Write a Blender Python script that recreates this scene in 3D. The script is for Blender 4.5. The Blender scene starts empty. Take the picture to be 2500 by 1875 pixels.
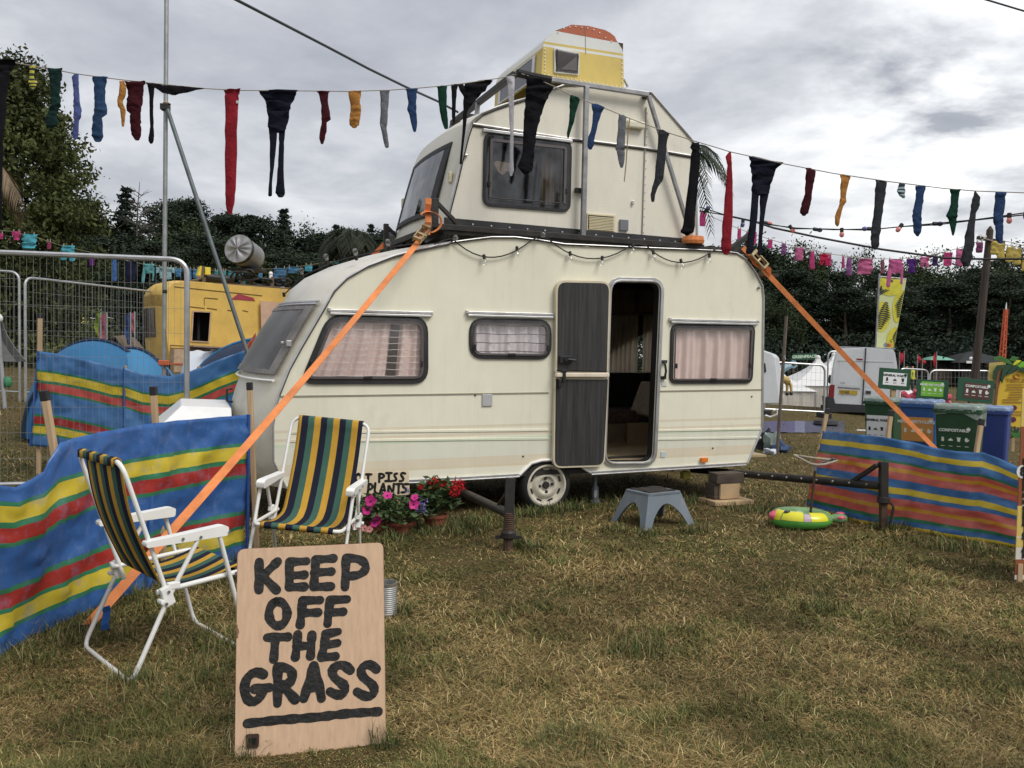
import bpy,bmesh,math,random
import numpy as np
from mathutils import Vector,Matrix,noise
from mathutils.geometry import tessellate_polygon
Vc=Vector;PI=math.pi;random.seed(7);np.random.seed(7)
sc=bpy.context.scene
COL=sc.collection
# ------------------------------------------------------------------ camera
F,CX,CY=2000.0,1250.0,937.5
CH,PITCH,ROLL=1.35,0.0265,0.012
fwd=Vc((0,math.cos(PITCH),-math.sin(PITCH)))
up0=Vc((0,math.sin(PITCH),math.cos(PITCH)))
rt0=Vc((1,0,0))
CR=rt0*math.cos(ROLL)+up0*math.sin(ROLL)
CU=up0*math.cos(ROLL)-rt0*math.sin(ROLL)
CPOS=Vc((0,0,CH))
cd=bpy.data.cameras.new('camera');cam=bpy.data.objects.new('camera',cd);COL.objects.link(cam)
cd.sensor_width=36;cd.lens=F/2500*36;cd.clip_end=2000;cd.clip_start=.05
m3=Matrix((CR,CU,-fwd)).transposed()
cam.matrix_world=Matrix.Translation(CPOS)@m3.to_4x4()
sc.camera=cam
# ------------------------------------------------------------------ world, sun, exposure
SUN_EL,SUN_AZ=math.radians(48),math.radians(128)
w=bpy.data.worlds.new('World');sc.world=w;w.use_nodes=True
nt=w.node_tree;nt.nodes.clear()
def N(t,**k):
 n=nt.nodes.new(t)
 for a,b in k.items():setattr(n,a,b)
 return n
def L(a,b):nt.links.new(a,b)
def mth(op,a,b=None,c=None):
 n=N('ShaderNodeMath',operation=op)
 for i,x in enumerate((a,b,c)):
  if x is None:continue
  if isinstance(x,(int,float)):n.inputs[i].default_value=x
  else:L(x,n.inputs[i])
 return n.outputs[0]
def mixc(f,a,b):
 n=N('ShaderNodeMix',data_type='RGBA')
 for s,x in((n.inputs[0],f),(n.inputs[6],a),(n.inputs[7],b)):
  if isinstance(x,(int,float)):s.default_value=x
  elif isinstance(x,tuple):s.default_value=(*x,1)
  else:L(x,s)
 return n.outputs[2]
out=N('ShaderNodeOutputWorld');bg=N('ShaderNodeBackground');L(bg.outputs[0],out.inputs[0])
sky=N('ShaderNodeTexSky',sky_type='NISHITA',sun_disc=False,sun_elevation=SUN_EL,sun_rotation=SUN_AZ)
tc=N('ShaderNodeTexCoord');sx=N('ShaderNodeSeparateXYZ');L(tc.outputs['Generated'],sx.inputs[0])
zz=mth('ADD',mth('MAXIMUM',sx.outputs[2],0.0),0.16)
cx_=mth('DIVIDE',sx.outputs[0],zz);cy_=mth('DIVIDE',sx.outputs[1],zz)
cmb=N('ShaderNodeCombineXYZ');L(cx_,cmb.inputs[0]);L(cy_,cmb.inputs[1]);cmb.inputs[2].default_value=3.1
def nz(scale,detail,rough,dist=0.0,loc=(0,0,0)):
 mp=N('ShaderNodeMapping');mp.inputs[1].default_value=loc;L(cmb.outputs[0],mp.inputs[0])
 n=N('ShaderNodeTexNoise');L(mp.outputs[0],n.inputs[0])
 n.inputs['Scale'].default_value=scale;n.inputs['Detail'].default_value=detail
 n.inputs['Roughness'].default_value=rough;n.inputs['Distortion'].default_value=dist
 return n.outputs[0]
n1=nz(0.75,7,.55,.25,(.6,.3,0));n2=nz(2.3,7,.58,.2,(4,2,0))
cl=mth('ADD',mth('MULTIPLY',n1,.66),mth('MULTIPLY',n2,.34))
cr=N('ShaderNodeValToRGB');L(cl,cr.inputs[0]);e=cr.color_ramp
e.elements[0].position=.36;e.elements[0].color=(.32,.34,.385,1)
e.elements[1].position=.66;e.elements[1].color=(.98,.98,.98,1)
a=e.elements.new(.47);a.color=(.47,.485,.525,1)
a=e.elements.new(.56);a.color=(.69,.70,.725,1)
# thinner cloud where the sun sits behind the deck, low on the right
vd=N('ShaderNodeVectorMath',operation='DOT_PRODUCT');L(tc.outputs['Generated'],vd.inputs[0])
g=Vc((.52,1,.30)).normalized();vd.inputs[1].default_value=g
thin=mth('POWER',mth('MAXIMUM',vd.outputs['Value'],0),110)
thin=mth('MULTIPLY',thin,mth('MULTIPLY',mth('MAXIMUM',mth('SUBTRACT',cl,.40),0),8.0))
# pale clear band near the horizon
hz=mth('POWER',mth('SUBTRACT',1,mth('MINIMUM',mth('MAXIMUM',sx.outputs[2],0),1)),9)
c1=mixc(mth('MULTIPLY',hz,.55),cr.outputs[0],(.88,.89,.89))
c2=mixc(mth('MINIMUM',thin,1),c1,(1.5,1.5,1.47))
ov=mth('ADD',1.0,mth('MULTIPLY',mth('MAXIMUM',sx.outputs[2],0),.7))
vm=N('ShaderNodeVectorMath',operation='SCALE');L(c2,vm.inputs[0]);L(mth('MULTIPLY',ov,6.7),vm.inputs['Scale'])
c3=mixc(.93,sky.outputs[0],vm.outputs[0])
L(c3,bg.inputs[0]);bg.inputs[1].default_value=.1
sd=bpy.data.lights.new('sun','SUN');so=bpy.data.objects.new('sun',sd);COL.objects.link(so)
sd.energy=1.5;sd.angle=math.radians(25);sd.color=(1,.95,.88)
sdir=Vc((math.sin(SUN_AZ)*math.cos(SUN_EL),math.cos(SUN_AZ)*math.cos(SUN_EL),math.sin(SUN_EL)))
so.rotation_euler=sdir.to_track_quat('Z','Y').to_euler();so.location=(0,0,30)
sc.view_settings.view_transform='Standard';sc.view_settings.look='None'
sc.view_settings.gamma=1;sc.view_settings.use_curve_mapping=False
sc.view_settings.exposure=0.56
sc.render.engine='CYCLES';sc.cycles.max_bounces=6;sc.cycles.transparent_max_bounces=16
sc.cycles.use_denoising=True
# ------------------------------------------------------------------ measuring helpers
def ray(U,V):return fwd+CR*((U-CX)/F)-CU*((V-CY)/F)
def at(U,V,D):return CPOS+ray(U,V)*D
def sst(a,b,x):
 t=min(1,max(0,(x-a)/(b-a)));return t*t*(3-2*t)
def gz(x,y):
 t=sst(7.5,14,y)
 z=t*(-.05*max(-16,min(14,x))+.02*min(y,120)-.11)
 if x>2:z+=sst(2,10,x)*(-.55*sst(27,39,y)*(1-sst(40,52,y))+.55*sst(44,62,y))
 return z
def ground(U,V):
 d=ray(U,V);D=1.0
 lo,hi=.5,400.
 for _ in range(60):
  mid=(lo+hi)/2;p=CPOS+d*mid
  if p.z>gz(p.x,p.y):lo=mid
  else:hi=mid
 return CPOS+d*lo
def on_plane(U,V,p0,n):
 d=ray(U,V);return CPOS+d*((p0-CPOS).dot(n)/d.dot(n))
def lerp(a,b,t):return a+(b-a)*t
def interp(x,xs,ys):
 return float(np.interp(x,xs,ys))
 # ------------------------------------------------------------------ materials
MATS={}
def mat(name,col,rough=.6,metal=0.,var=.12,scale=6.,bump=0.,bscale=60.,spec=.4,dirt=None,dsc=2.5,damt=.5,dlo=.5,transl=0.,stretch=None,isl=0.,coat=0.):
 if name in MATS:return MATS[name]
 m=bpy.data.materials.new(name);m.use_nodes=True;t=m.node_tree;ns=t.nodes;ns.clear()
 o=ns.new('ShaderNodeOutputMaterial');b=ns.new('ShaderNodeBsdfPrincipled');t.links.new(b.outputs[0],o.inputs[0])
 b.inputs['Roughness'].default_value=rough;b.inputs['Metallic'].default_value=metal
 b.inputs['Specular IOR Level'].default_value=spec
 if coat:b.inputs['Coat Weight'].default_value=coat;b.inputs['Coat Roughness'].default_value=.15
 c=ns.new('ShaderNodeTexCoord');src=c.outputs['Object']
 if stretch:
  mp=ns.new('ShaderNodeMapping');mp.inputs[3].default_value=stretch;t.links.new(src,mp.inputs[0]);src=mp.outputs[0]
 n=ns.new('ShaderNodeTexNoise');n.inputs['Scale'].default_value=scale;n.inputs['Detail'].default_value=5
 n.inputs['Roughness'].default_value=.6;t.links.new(src,n.inputs[0])
 r=ns.new('ShaderNodeValToRGB');t.links.new(n.outputs[0],r.inputs[0])
 r.color_ramp.elements[0].position=.3;r.color_ramp.elements[1].position=.7
 r.color_ramp.elements[0].color=(*[x*(1-var)for x in col],1);r.color_ramp.elements[1].color=(*[min(1,x*(1+var))for x in col],1)
 cur=r.outputs[0]
 if isl:
  g=ns.new('ShaderNodeNewGeometry');hs=ns.new('ShaderNodeHueSaturation');t.links.new(cur,hs.inputs['Color'])
  mr=ns.new('ShaderNodeMapRange');t.links.new(g.outputs['Random Per Island'],mr.inputs[0])
  mr.inputs[3].default_value=1-isl;mr.inputs[4].default_value=1+isl;t.links.new(mr.outputs[0],hs.inputs['Value']);cur=hs.outputs[0]
 if dirt:
  n2=ns.new('ShaderNodeTexNoise');n2.inputs['Scale'].default_value=dsc;n2.inputs['Detail'].default_value=8;n2.inputs['Roughness'].default_value=.7
  t.links.new(src,n2.inputs[0])
  r2=ns.new('ShaderNodeMapRange');t.links.new(n2.outputs[0],r2.inputs[0]);r2.inputs[1].default_value=dlo;r2.inputs[2].default_value=dlo+.25;r2.inputs[4].default_value=damt
  mx=ns.new('ShaderNodeMix');mx.data_type='RGBA';t.links.new(r2.outputs[0],mx.inputs[0]);t.links.new(cur,mx.inputs[6]);mx.inputs[7].default_value=(*dirt,1);cur=mx.outputs[2]
 t.links.new(cur,b.inputs['Base Color'])
 if bump:
  n3=ns.new('ShaderNodeTexNoise');n3.inputs['Scale'].default_value=bscale;n3.inputs['Detail'].default_value=4;t.links.new(src,n3.inputs[0])
  bp=ns.new('ShaderNodeBump');bp.inputs['Strength'].default_value=bump;bp.inputs['Distance'].default_value=.01
  t.links.new(n3.outputs[0],bp.inputs['Height']);t.links.new(bp.outputs[0],b.inputs['Normal'])
 if transl:
  tr=ns.new('ShaderNodeBsdfTranslucent');t.links.new(cur,tr.inputs[0]);ms=ns.new('ShaderNodeMixShader');ms.inputs[0].default_value=transl
  t.links.new(b.outputs[0],ms.inputs[1]);t.links.new(tr.outputs[0],ms.inputs[2]);t.links.new(ms.outputs[0],o.inputs[0])
 MATS[name]=m;return m
def ramp_mat(name,stops,src='UV',axis=1,rough=.6,transl=0.,bump=.25,bscale=90,spec=.4,var=.14,lo=0.,hi=1.,wear_or_sheen=None,stretch=(1,1,1),ridged=False,streak=None):
 """constant bands of colour along one axis (UV or object space), with wear over it"""
 if name in MATS:return MATS[name]
 m=bpy.data.materials.new(name);m.use_nodes=True;t=m.node_tree;ns=t.nodes;ns.clear()
 o=ns.new('ShaderNodeOutputMaterial');b=ns.new('ShaderNodeBsdfPrincipled');t.links.new(b.outputs[0],o.inputs[0])
 b.inputs['Roughness'].default_value=rough;b.inputs['Specular IOR Level'].default_value=spec
 c=ns.new('ShaderNodeTexCoord');s=ns.new('ShaderNodeSeparateXYZ');t.links.new(c.outputs[src],s.inputs[0])
 mr=ns.new('ShaderNodeMapRange');t.links.new(s.outputs[axis],mr.inputs[0]);mr.inputs[1].default_value=lo;mr.inputs[2].default_value=hi
 cur=None;STP=sorted(stops)
 chunks=[STP[i:i+28]for i in range(0,len(STP),28)]
 for k,ch in enumerate(chunks):
  r=ns.new('ShaderNodeValToRGB');r.color_ramp.interpolation='CONSTANT';t.links.new(mr.outputs[0],r.inputs[0])
  r.color_ramp.elements[0].position=ch[0][0]if k else 0;r.color_ramp.elements[0].color=(*ch[0][1],1)
  r.color_ramp.elements[1].position=ch[1][0];r.color_ramp.elements[1].color=(*ch[1][1],1)
  for p,cc in ch[2:]:el=r.color_ramp.elements.new(p);el.color=(*cc,1)
  if cur is None:cur=r.outputs[0]
  else:
   g=ns.new('ShaderNodeMath');g.operation='GREATER_THAN';t.links.new(mr.outputs[0],g.inputs[0]);g.inputs[1].default_value=ch[0][0]
   mx=ns.new('ShaderNodeMix');mx.data_type='RGBA';t.links.new(g.outputs[0],mx.inputs[0]);t.links.new(cur,mx.inputs[6]);t.links.new(r.outputs[0],mx.inputs[7]);cur=mx.outputs[2]
 mp=ns.new('ShaderNodeMapping');mp.inputs[3].default_value=stretch;t.links.new(c.outputs['Object'],mp.inputs[0])
 n=ns.new('ShaderNodeTexNoise');n.inputs['Scale'].default_value=7;n.inputs['Detail'].default_value=8;n.inputs['Roughness'].default_value=.65;t.links.new(mp.outputs[0],n.inputs[0])
 hs=ns.new('ShaderNodeHueSaturation');t.links.new(cur,hs.inputs['Color'])
 m2=ns.new('ShaderNodeMapRange');t.links.new(n.outputs[0],m2.inputs[0]);m2.inputs[1].default_value=.3;m2.inputs[2].default_value=.7;m2.inputs[3].default_value=1-var;m2.inputs[4].default_value=1+var
 t.links.new(m2.outputs[0],hs.inputs['Value']);cur=hs.outputs[0]
 if wear_or_sheen:  # overlay: real grime on caravan panels, painted sheen on windbreak cloth
  n4=ns.new('ShaderNodeTexNoise');n4.inputs['Scale'].default_value=wear_or_sheen[1];n4.inputs['Detail'].default_value=9;n4.inputs['Roughness'].default_value=.75;t.links.new(mp.outputs[0],n4.inputs[0])
  r4=ns.new('ShaderNodeMapRange');t.links.new(n4.outputs[0],r4.inputs[0]);r4.inputs[1].default_value=wear_or_sheen[2];r4.inputs[2].default_value=wear_or_sheen[2]+.22;r4.inputs[4].default_value=wear_or_sheen[3]
  mx=ns.new('ShaderNodeMix');mx.data_type='RGBA';t.links.new(r4.outputs[0],mx.inputs[0]);t.links.new(cur,mx.inputs[6]);mx.inputs[7].default_value=(*wear_or_sheen[0],1);cur=mx.outputs[2]
 if streak:
  m5=ns.new('ShaderNodeMapping');m5.inputs[3].default_value=(13,13,.55);t.links.new(c.outputs['Object'],m5.inputs[0]);n5=ns.new('ShaderNodeTexNoise');n5.inputs['Scale'].default_value=1;n5.inputs['Detail'].default_value=6;n5.inputs['Roughness'].default_value=.7;t.links.new(m5.outputs[0],n5.inputs[0])
  r5=ns.new('ShaderNodeMapRange');t.links.new(n5.outputs[0],r5.inputs[0]);r5.inputs[1].default_value=.52;r5.inputs[2].default_value=.78;r5.inputs[4].default_value=streak[1]
  mx=ns.new('ShaderNodeMix');mx.data_type='RGBA';t.links.new(r5.outputs[0],mx.inputs[0]);t.links.new(cur,mx.inputs[6]);mx.inputs[7].default_value=(*streak[0],1);cur=mx.outputs[2]
 t.links.new(cur,b.inputs['Base Color'])
 if bump:
  n3=ns.new('ShaderNodeTexNoise');n3.inputs['Scale'].default_value=bscale;n3.inputs['Detail'].default_value=5
  if ridged:n3.noise_type='RIDGED_MULTIFRACTAL';n3.inputs['Lacunarity'].default_value=2.2
  t.links.new(c.outputs['Object'],n3.inputs[0])
  bp=ns.new('ShaderNodeBump');bp.inputs['Strength'].default_value=bump;bp.inputs['Distance'].default_value=.012
  t.links.new(n3.outputs[0],bp.inputs['Height']);t.links.new(bp.outputs[0],b.inputs['Normal'])
 if transl:
  tr=ns.new('ShaderNodeBsdfTranslucent');t.links.new(cur,tr.inputs[0]);ms=ns.new('ShaderNodeMixShader');ms.inputs[0].default_value=transl
  t.links.new(b.outputs[0],ms.inputs[1]);t.links.new(tr.outputs[0],ms.inputs[2]);t.links.new(ms.outputs[0],o.inputs[0])
 MATS[name]=m;return m
def glass(name,tint=(.9,.9,.9),refl=.12,rough=.05):
 if name in MATS:return MATS[name]
 m=bpy.data.materials.new(name);m.use_nodes=True;t=m.node_tree;ns=t.nodes;ns.clear()
 o=ns.new('ShaderNodeOutputMaterial');tr=ns.new('ShaderNodeBsdfTransparent');tr.inputs[0].default_value=(*tint,1)
 gl=ns.new('ShaderNodeBsdfGlossy');gl.inputs['Roughness'].default_value=rough;gl.inputs[0].default_value=(.9,.9,.9,1)
 lw=ns.new('ShaderNodeLayerWeight');lw.inputs[0].default_value=.5
 c=ns.new('ShaderNodeTexCoord');n=ns.new('ShaderNodeTexNoise');n.inputs['Scale'].default_value=9;n.inputs['Detail'].default_value=7;t.links.new(c.outputs['Object'],n.inputs[0])
 ad=ns.new('ShaderNodeMath');ad.operation='MULTIPLY_ADD';t.links.new(n.outputs[0],ad.inputs[0]);ad.inputs[1].default_value=refl;pw=ns.new('ShaderNodeMath');pw.operation='POWER';t.links.new(lw.outputs['Facing'],pw.inputs[0]);pw.inputs[1].default_value=3.5;sc_=ns.new('ShaderNodeMath');sc_.operation='MULTIPLY';t.links.new(pw.outputs[0],sc_.inputs[0]);sc_.inputs[1].default_value=.6;t.links.new(sc_.outputs[0],ad.inputs[2])
 ms=ns.new('ShaderNodeMixShader');t.links.new(ad.outputs[0],ms.inputs[0]);t.links.new(tr.outputs[0],ms.inputs[1]);t.links.new(gl.outputs[0],ms.inputs[2]);t.links.new(ms.outputs[0],o.inputs[0])
 MATS[name]=m;return m
 # ------------------------------------------------------------------ mesh building
ROOTM={}
class MB:
 def __init__(s):s.v=[];s.f=[];s.uv=[]
 def add(s,vs,fs,uvs=None):
  b=len(s.v);s.v+=[Vc(p)for p in vs]
  for i,f in enumerate(fs):
   s.f.append([b+k for k in f])
   s.uv.append([uvs[k]for k in f]if uvs else[(0,0)]*len(f))
  return s
 def box(s,c,d,M=None):
  M=M or Matrix.Identity(3);c=Vc(c);h=[x/2 for x in d]
  vs=[c+M@Vc((a*h[0],b*h[1],e*h[2]))for a in(-1,1)for b in(-1,1)for e in(-1,1)]
  return s.add(vs,[(0,1,3,2),(4,6,7,5),(0,4,5,1),(2,3,7,6),(0,2,6,4),(1,5,7,3)])
 def bar(s,a,b,w,h=None,up=None):
  """rectangular bar from a to b"""
  a,b=Vc(a),Vc(b);h=h or w;d=b-a;l=d.length;d.normalize()
  u=Vc(up)if up else(Vc((0,0,1))if abs(d.z)<.9 else Vc((0,1,0)))
  x=d.cross(u).normalized();z=x.cross(d).normalized()
  return s.box((a+b)/2,(w,l,h),Matrix((x,d,z)).transposed())
 def tube(s,pts,r,n=8,cap=True,flat=1.):
  pts=[Vc(p)for p in pts];k=len(pts)
  rs=r if isinstance(r,(list,tuple))else[r]*k
  t0=(pts[1]-pts[0]).normalized();u=Vc((0,0,1))if abs(t0.z)<.9 else Vc((1,0,0))
  nx=t0.cross(u).normalized();vs=[];uvs=[]
  for i in range(k):
   t=((pts[min(i+1,k-1)]-pts[max(i-1,0)])).normalized()
   nx=(nx-t*nx.dot(t)).normalized();ny=t.cross(nx)
   for j in range(n):
    a=2*PI*j/n;vs.append(pts[i]+(nx*math.cos(a)+ny*math.sin(a)*flat)*rs[i]);uvs.append((j/n,i/(k-1)))
  fs=[(i*n+j,i*n+(j+1)%n,(i+1)*n+(j+1)%n,(i+1)*n+j)for i in range(k-1)for j in range(n)]
  if cap:fs+=[tuple(range(n-1,-1,-1)),tuple((k-1)*n+j for j in range(n))]
  return s.add(vs,fs,uvs)
 def lathe(s,prof,c=(0,0,0),M=None,n=16,cap=True):
  M=M or Matrix.Identity(3);c=Vc(c);k=len(prof);vs=[]
  for r,z in prof:
   for j in range(n):
    a=2*PI*j/n;vs.append(c+M@Vc((r*math.cos(a),r*math.sin(a),z)))
  fs=[(i*n+j,i*n+(j+1)%n,(i+1)*n+(j+1)%n,(i+1)*n+j)for i in range(k-1)for j in range(n)]
  if cap and prof[0][0]>1e-4:fs.append(tuple(range(n-1,-1,-1)))
  if cap and prof[-1][0]>1e-4:fs.append(tuple((k-1)*n+j for j in range(n)))
  return s.add(vs,fs)
 def sphere(s,c,r,n=10,sc_=(1,1,1)):
  return s.lathe([(max(1e-5,r*math.sin(PI*i/n)),-r*math.cos(PI*i/n))for i in range(n+1)],c,Matrix.Diagonal(sc_),n*2 if n<8 else n+4)
 def prism(s,poly,o,ex,ey,depth,holes=(),back=True,walls=True):
  """flat panel with thickness: outline in (ex,ey) from o, extruded along ex x ey; real holes"""
  o,ex,ey=Vc(o),Vc(ex),Vc(ey);nn=ex.cross(ey).normalized()
  loops=[list(poly)]+[list(h)for h in holes]
  flat=[p for lp in loops for p in lp]
  tri=tessellate_polygon([[Vc((p[0],p[1],0))for p in lp]for lp in loops])
  fr=[o+ex*p[0]+ey*p[1]for p in flat];bk=[p+nn*depth for p in fr];n=len(flat)
  xs=[p[0]for p in flat];ys=[p[1]for p in flat];x0,y0=min(xs),min(ys);dx=max(xs)-x0 or 1;dy=max(ys)-y0 or 1
  uv=[((p[0]-x0)/dx,(p[1]-y0)/dy)for p in flat]
  fs=[]
  for t in tri:
   a,b,c=[flat[i]for i in t]
   if(b[0]-a[0])*(c[1]-a[1])-(b[1]-a[1])*(c[0]-a[0])<0:t=(t[0],t[2],t[1])
   fs.append(tuple(n+i for i in t))
   if back:fs.append((t[0],t[2],t[1]))
  if walls:
   b0=0
   for lp in loops:
    k=len(lp)
    ar=sum(lp[i][0]*lp[(i+1)%k][1]-lp[(i+1)%k][0]*lp[i][1]for i in range(k))
    for i in range(k):
     a,b=b0+i,b0+(i+1)%k
     first=(lp is loops[0])
     fs.append((a,b,n+b,n+a)if(ar>0)==first else(b,a,n+a,n+b))
    b0+=k
  return s.add(fr+bk,fs,uv+uv)
 def sheet(s,P,thick=0.,uv=None):
  """grid of points P[i][j]; thickness gives a closed slab"""
  a,b=len(P),len(P[0]);idx=lambda i,j:i*b+j
  vs=[Vc(p)for r in P for p in r];uvs=[(j/(b-1),i/(a-1))for i in range(a)for j in range(b)]
  q=[(idx(i,j),idx(i,j+1),idx(i+1,j+1),idx(i+1,j))for i in range(a-1)for j in range(b-1)]
  if not thick:return s.add(vs,q,uvs)
  nr=[]
  for i in range(a):
   for j in range(b):
    du=vs[idx(i,min(j+1,b-1))]-vs[idx(i,max(j-1,0))];dv=vs[idx(min(i+1,a-1),j)]-vs[idx(max(i-1,0),j)]
    x=du.cross(dv);nr.append(x.normalized()if x.length>1e-9 else Vc((0,-1,0)))
  n=a*b;vs2=[v-m*thick for v,m in zip(vs,nr)]
  fs=q+[tuple(n+k for k in reversed(f))for f in q]
  bd=[idx(0,j)for j in range(b)]+[idx(i,b-1)for i in range(1,a)]+[idx(a-1,j)for j in range(b-2,-1,-1)]+[idx(i,0)for i in range(a-2,0,-1)]
  fs+=[(bd[(i+1)%len(bd)],bd[i],n+bd[i],n+bd[(i+1)%len(bd)])for i in range(len(bd))]
  return s.add(vs+vs2,fs,uvs+uvs)
 def build(s,name,material,parent=None,local=False,smooth=False,bevel=0.,sub=0,origin=None,ang=40,solid=0.):
  if parent is not None and not local and parent.name in ROOTM:
   inv=ROOTM[parent.name].inverted();vs=[inv@p for p in s.v]
  else:vs=s.v
  loc=None
  if parent is None:
   xs=[p.x for p in vs];ys=[p.y for p in vs]
   loc=Vc(origin)if origin is not None else Vc(((min(xs)+max(xs))/2,(min(ys)+max(ys))/2,min(p.z for p in vs)))
   vs=[p-loc for p in vs]
  me=bpy.data.meshes.new(name);me.from_pydata([tuple(p)for p in vs],[],s.f)
  ul=me.uv_layers.new(name='UVMap');k=0
  flat=[c for f in s.uv for p in f for c in p];ul.data.foreach_set('uv',flat)
  if smooth:
   me.polygons.foreach_set('use_smooth',[True]*len(me.polygons))
  me.materials.append(material)
  o=bpy.data.objects.new(name,me);COL.objects.link(o)
  if parent is not None:
   o.parent=parent
   if parent.name in ROOTM:ROOTM[o.name]=ROOTM[parent.name]
  else:
   o.location=loc;ROOTM[o.name]=Matrix.Translation(loc)
  if smooth and ang<180:me.set_sharp_from_angle(angle=math.radians(ang))
  if bevel:
   md=o.modifiers.new('bevel','BEVEL');md.width=bevel;md.segments=2;md.limit_method='ANGLE'
  if sub:
   md=o.modifiers.new('sub','SUBSURF');md.levels=sub;md.render_levels=sub
  return o
def root(name,loc,label,cat,group=None,M=None):
 o=bpy.data.objects.new(name,None);COL.objects.link(o);o.empty_display_size=.2
 o.matrix_world=M if M is not None else Matrix.Translation(Vc(loc))
 ROOTM[o.name]=o.matrix_world.copy()
 return tag(o,label,cat,group)
def tag(o,label=None,cat=None,group=None,kind=None):
 if label:o['label']=label
 if cat:o['category']=cat
 if group:o['group']=group
 if kind:o['kind']=kind
 return o
def copy_tree(o,parent=None):
 c=o.copy();COL.objects.link(c);c.parent=parent
 for ch in list(o.children):copy_tree(ch,c)
 return c
def rrect(pts,r,n=5):
 """polygon with rounded corners; pts list of (x,y), r radius or list"""
 out=[];k=len(pts)
 for i in range(k):
  p=Vc(pts[i]);a=Vc(pts[i-1]);b=Vc(pts[(i+1)%k]);rr=r[i]if isinstance(r,(list,tuple))else r
  if rr<=0:out.append(tuple(p));continue
  da,db=(a-p).normalized(),(b-p).normalized()
  for j in range(n+1):
   t=j/n;q=(p+da*rr)*(1-t)**2+p*2*t*(1-t)+(p+db*rr)*t*t;out.append((q.x,q.y))
 return out
def inset(poly,d):
 k=len(poly);res=[]
 ar=sum(poly[i][0]*poly[(i+1)%k][1]-poly[(i+1)%k][0]*poly[i][1]for i in range(k));sg=1 if ar>0 else-1
 for i in range(k):
  a,p,b=Vc(poly[i-1]),Vc(poly[i]),Vc(poly[(i+1)%k])
  n1=Vc((-(p-a).y,(p-a).x));n2=Vc((-(b-p).y,(b-p).x))
  n=(n1.normalized()if n1.length else n1)+(n2.normalized()if n2.length else n2)
  n=n.normalized()if n.length else n;res.append((p.x+n.x*d*sg,p.y+n.y*d*sg))
 return res
def text(body,size,o,ex,ey,material,parent=None,name='lettering',depth=.001,align='CENTER',off=.004,bold=0.):
 """flat lettering in the plane (ex,ey) at o, as mesh"""
 cu=bpy.data.curves.new(name,'FONT');cu.body=body;cu.size=size;cu.align_x=align;cu.align_y='CENTER';cu.extrude=depth;cu.offset=bold;cu.resolution_u=3
 t=bpy.data.objects.new('tmp_text',cu);COL.objects.link(t)
 dg=bpy.context.evaluated_depsgraph_get();me=bpy.data.meshes.new_from_object(t.evaluated_get(dg))
 bpy.data.objects.remove(t);bpy.data.curves.remove(cu)
 ex,ey=Vc(ex).normalized(),Vc(ey).normalized();nn=ex.cross(ey).normalized()
 mb=MB();mb.v=[Vc(o)+ex*v.co.x+ey*v.co.y+nn*(v.co.z+off)for v in me.vertices];mb.f=[list(p.vertices)for p in me.polygons];mb.uv=[[(0,0)]*len(f)for f in mb.f]
 bpy.data.meshes.remove(me)
 return mb.build(name,material,parent)
def strokes(mb,lines,r,hit,nn,off=.002):
 """brush strokes: each polyline (pixels) becomes a flat round-ended band lying on the surface given by hit()"""
 for k,ln in enumerate(lines):
  rr=r
  if isinstance(ln,tuple):ln,rr=ln
  P=[hit(*q)for q in ln]
  # resample
  Q=[]
  for a,b in zip(P[:-1],P[1:]):
   m=max(1,int((b-a).length/.012))
   Q+=[a.lerp(b,i/m)for i in range(m)]
  Q.append(P[-1])
  for _ in range(3):Q=[Q[0]]+[(Q[i-1]+Q[i]*2+Q[i+1])/4 for i in range(1,len(Q)-1)]+[Q[-1]]
  vs=[];fs=[];o=nn*(off+.00025*k);n=len(Q)
  T=[(Q[min(i+1,n-1)]-Q[max(i-1,0)]).normalized()for i in range(n)]
  W=[rr*(1+.10*math.sin(i*1.3+k)+random.uniform(-.05,.05))for i in range(n)]
  for i in range(n):
   s_=T[i].cross(nn).normalized()*W[i];vs+=[Q[i]+s_+o,Q[i]-s_+o]
  fs=[(2*i,2*i+1,2*i+3,2*i+2)for i in range(n-1)]
  for e_,sg in((0,-1),(n-1,1)):
   s_=T[e_].cross(nn).normalized()*W[e_];b=len(vs)
   cap=[Q[e_]+o+s_*math.cos(a)+T[e_]*sg*W[e_]*math.sin(a)for a in np.linspace(0,PI,9)]
   vs+=cap;fs.append(tuple(b+i for i in range(9)))
  mb.add(vs,fs)
 return mb
 # ================================================================== the setting: ground, grass, trees
def vnoise(x,y,s,seed):
 """value noise on arrays"""
 rs=np.random.RandomState(seed);G=rs.rand(256,256)
 x=x*s+37.3;y=y*s+11.7;xi=np.floor(x).astype(int);yi=np.floor(y).astype(int);fx=x-xi;fy=y-yi
 fx=fx*fx*(3-2*fx);fy=fy*fy*(3-2*fy);g=lambda a,b:G[a%256,b%256]
 return(g(xi,yi)*(1-fx)+g(xi+1,yi)*fx)*(1-fy)+(g(xi,yi+1)*(1-fx)+g(xi+1,yi+1)*fx)*fy
def fbm(x,y,s,seed,o=4):
 r=0;a=.5;t=0
 for i in range(o):r=r+a*vnoise(x,y,s*2**i,seed+i);t+=a;a*=.55
 return r/t
gm=bpy.data.materials.new('dry_grass_ground');gm.use_nodes=True;nt=gm.node_tree;nt.nodes.clear()
go_=N('ShaderNodeOutputMaterial');gb=N('ShaderNodeBsdfPrincipled');L(gb.outputs[0],go_.inputs[0]);gb.inputs['Roughness'].default_value=.95;gb.inputs['Specular IOR Level'].default_value=.1
tc=N('ShaderNodeTexCoord')
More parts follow.
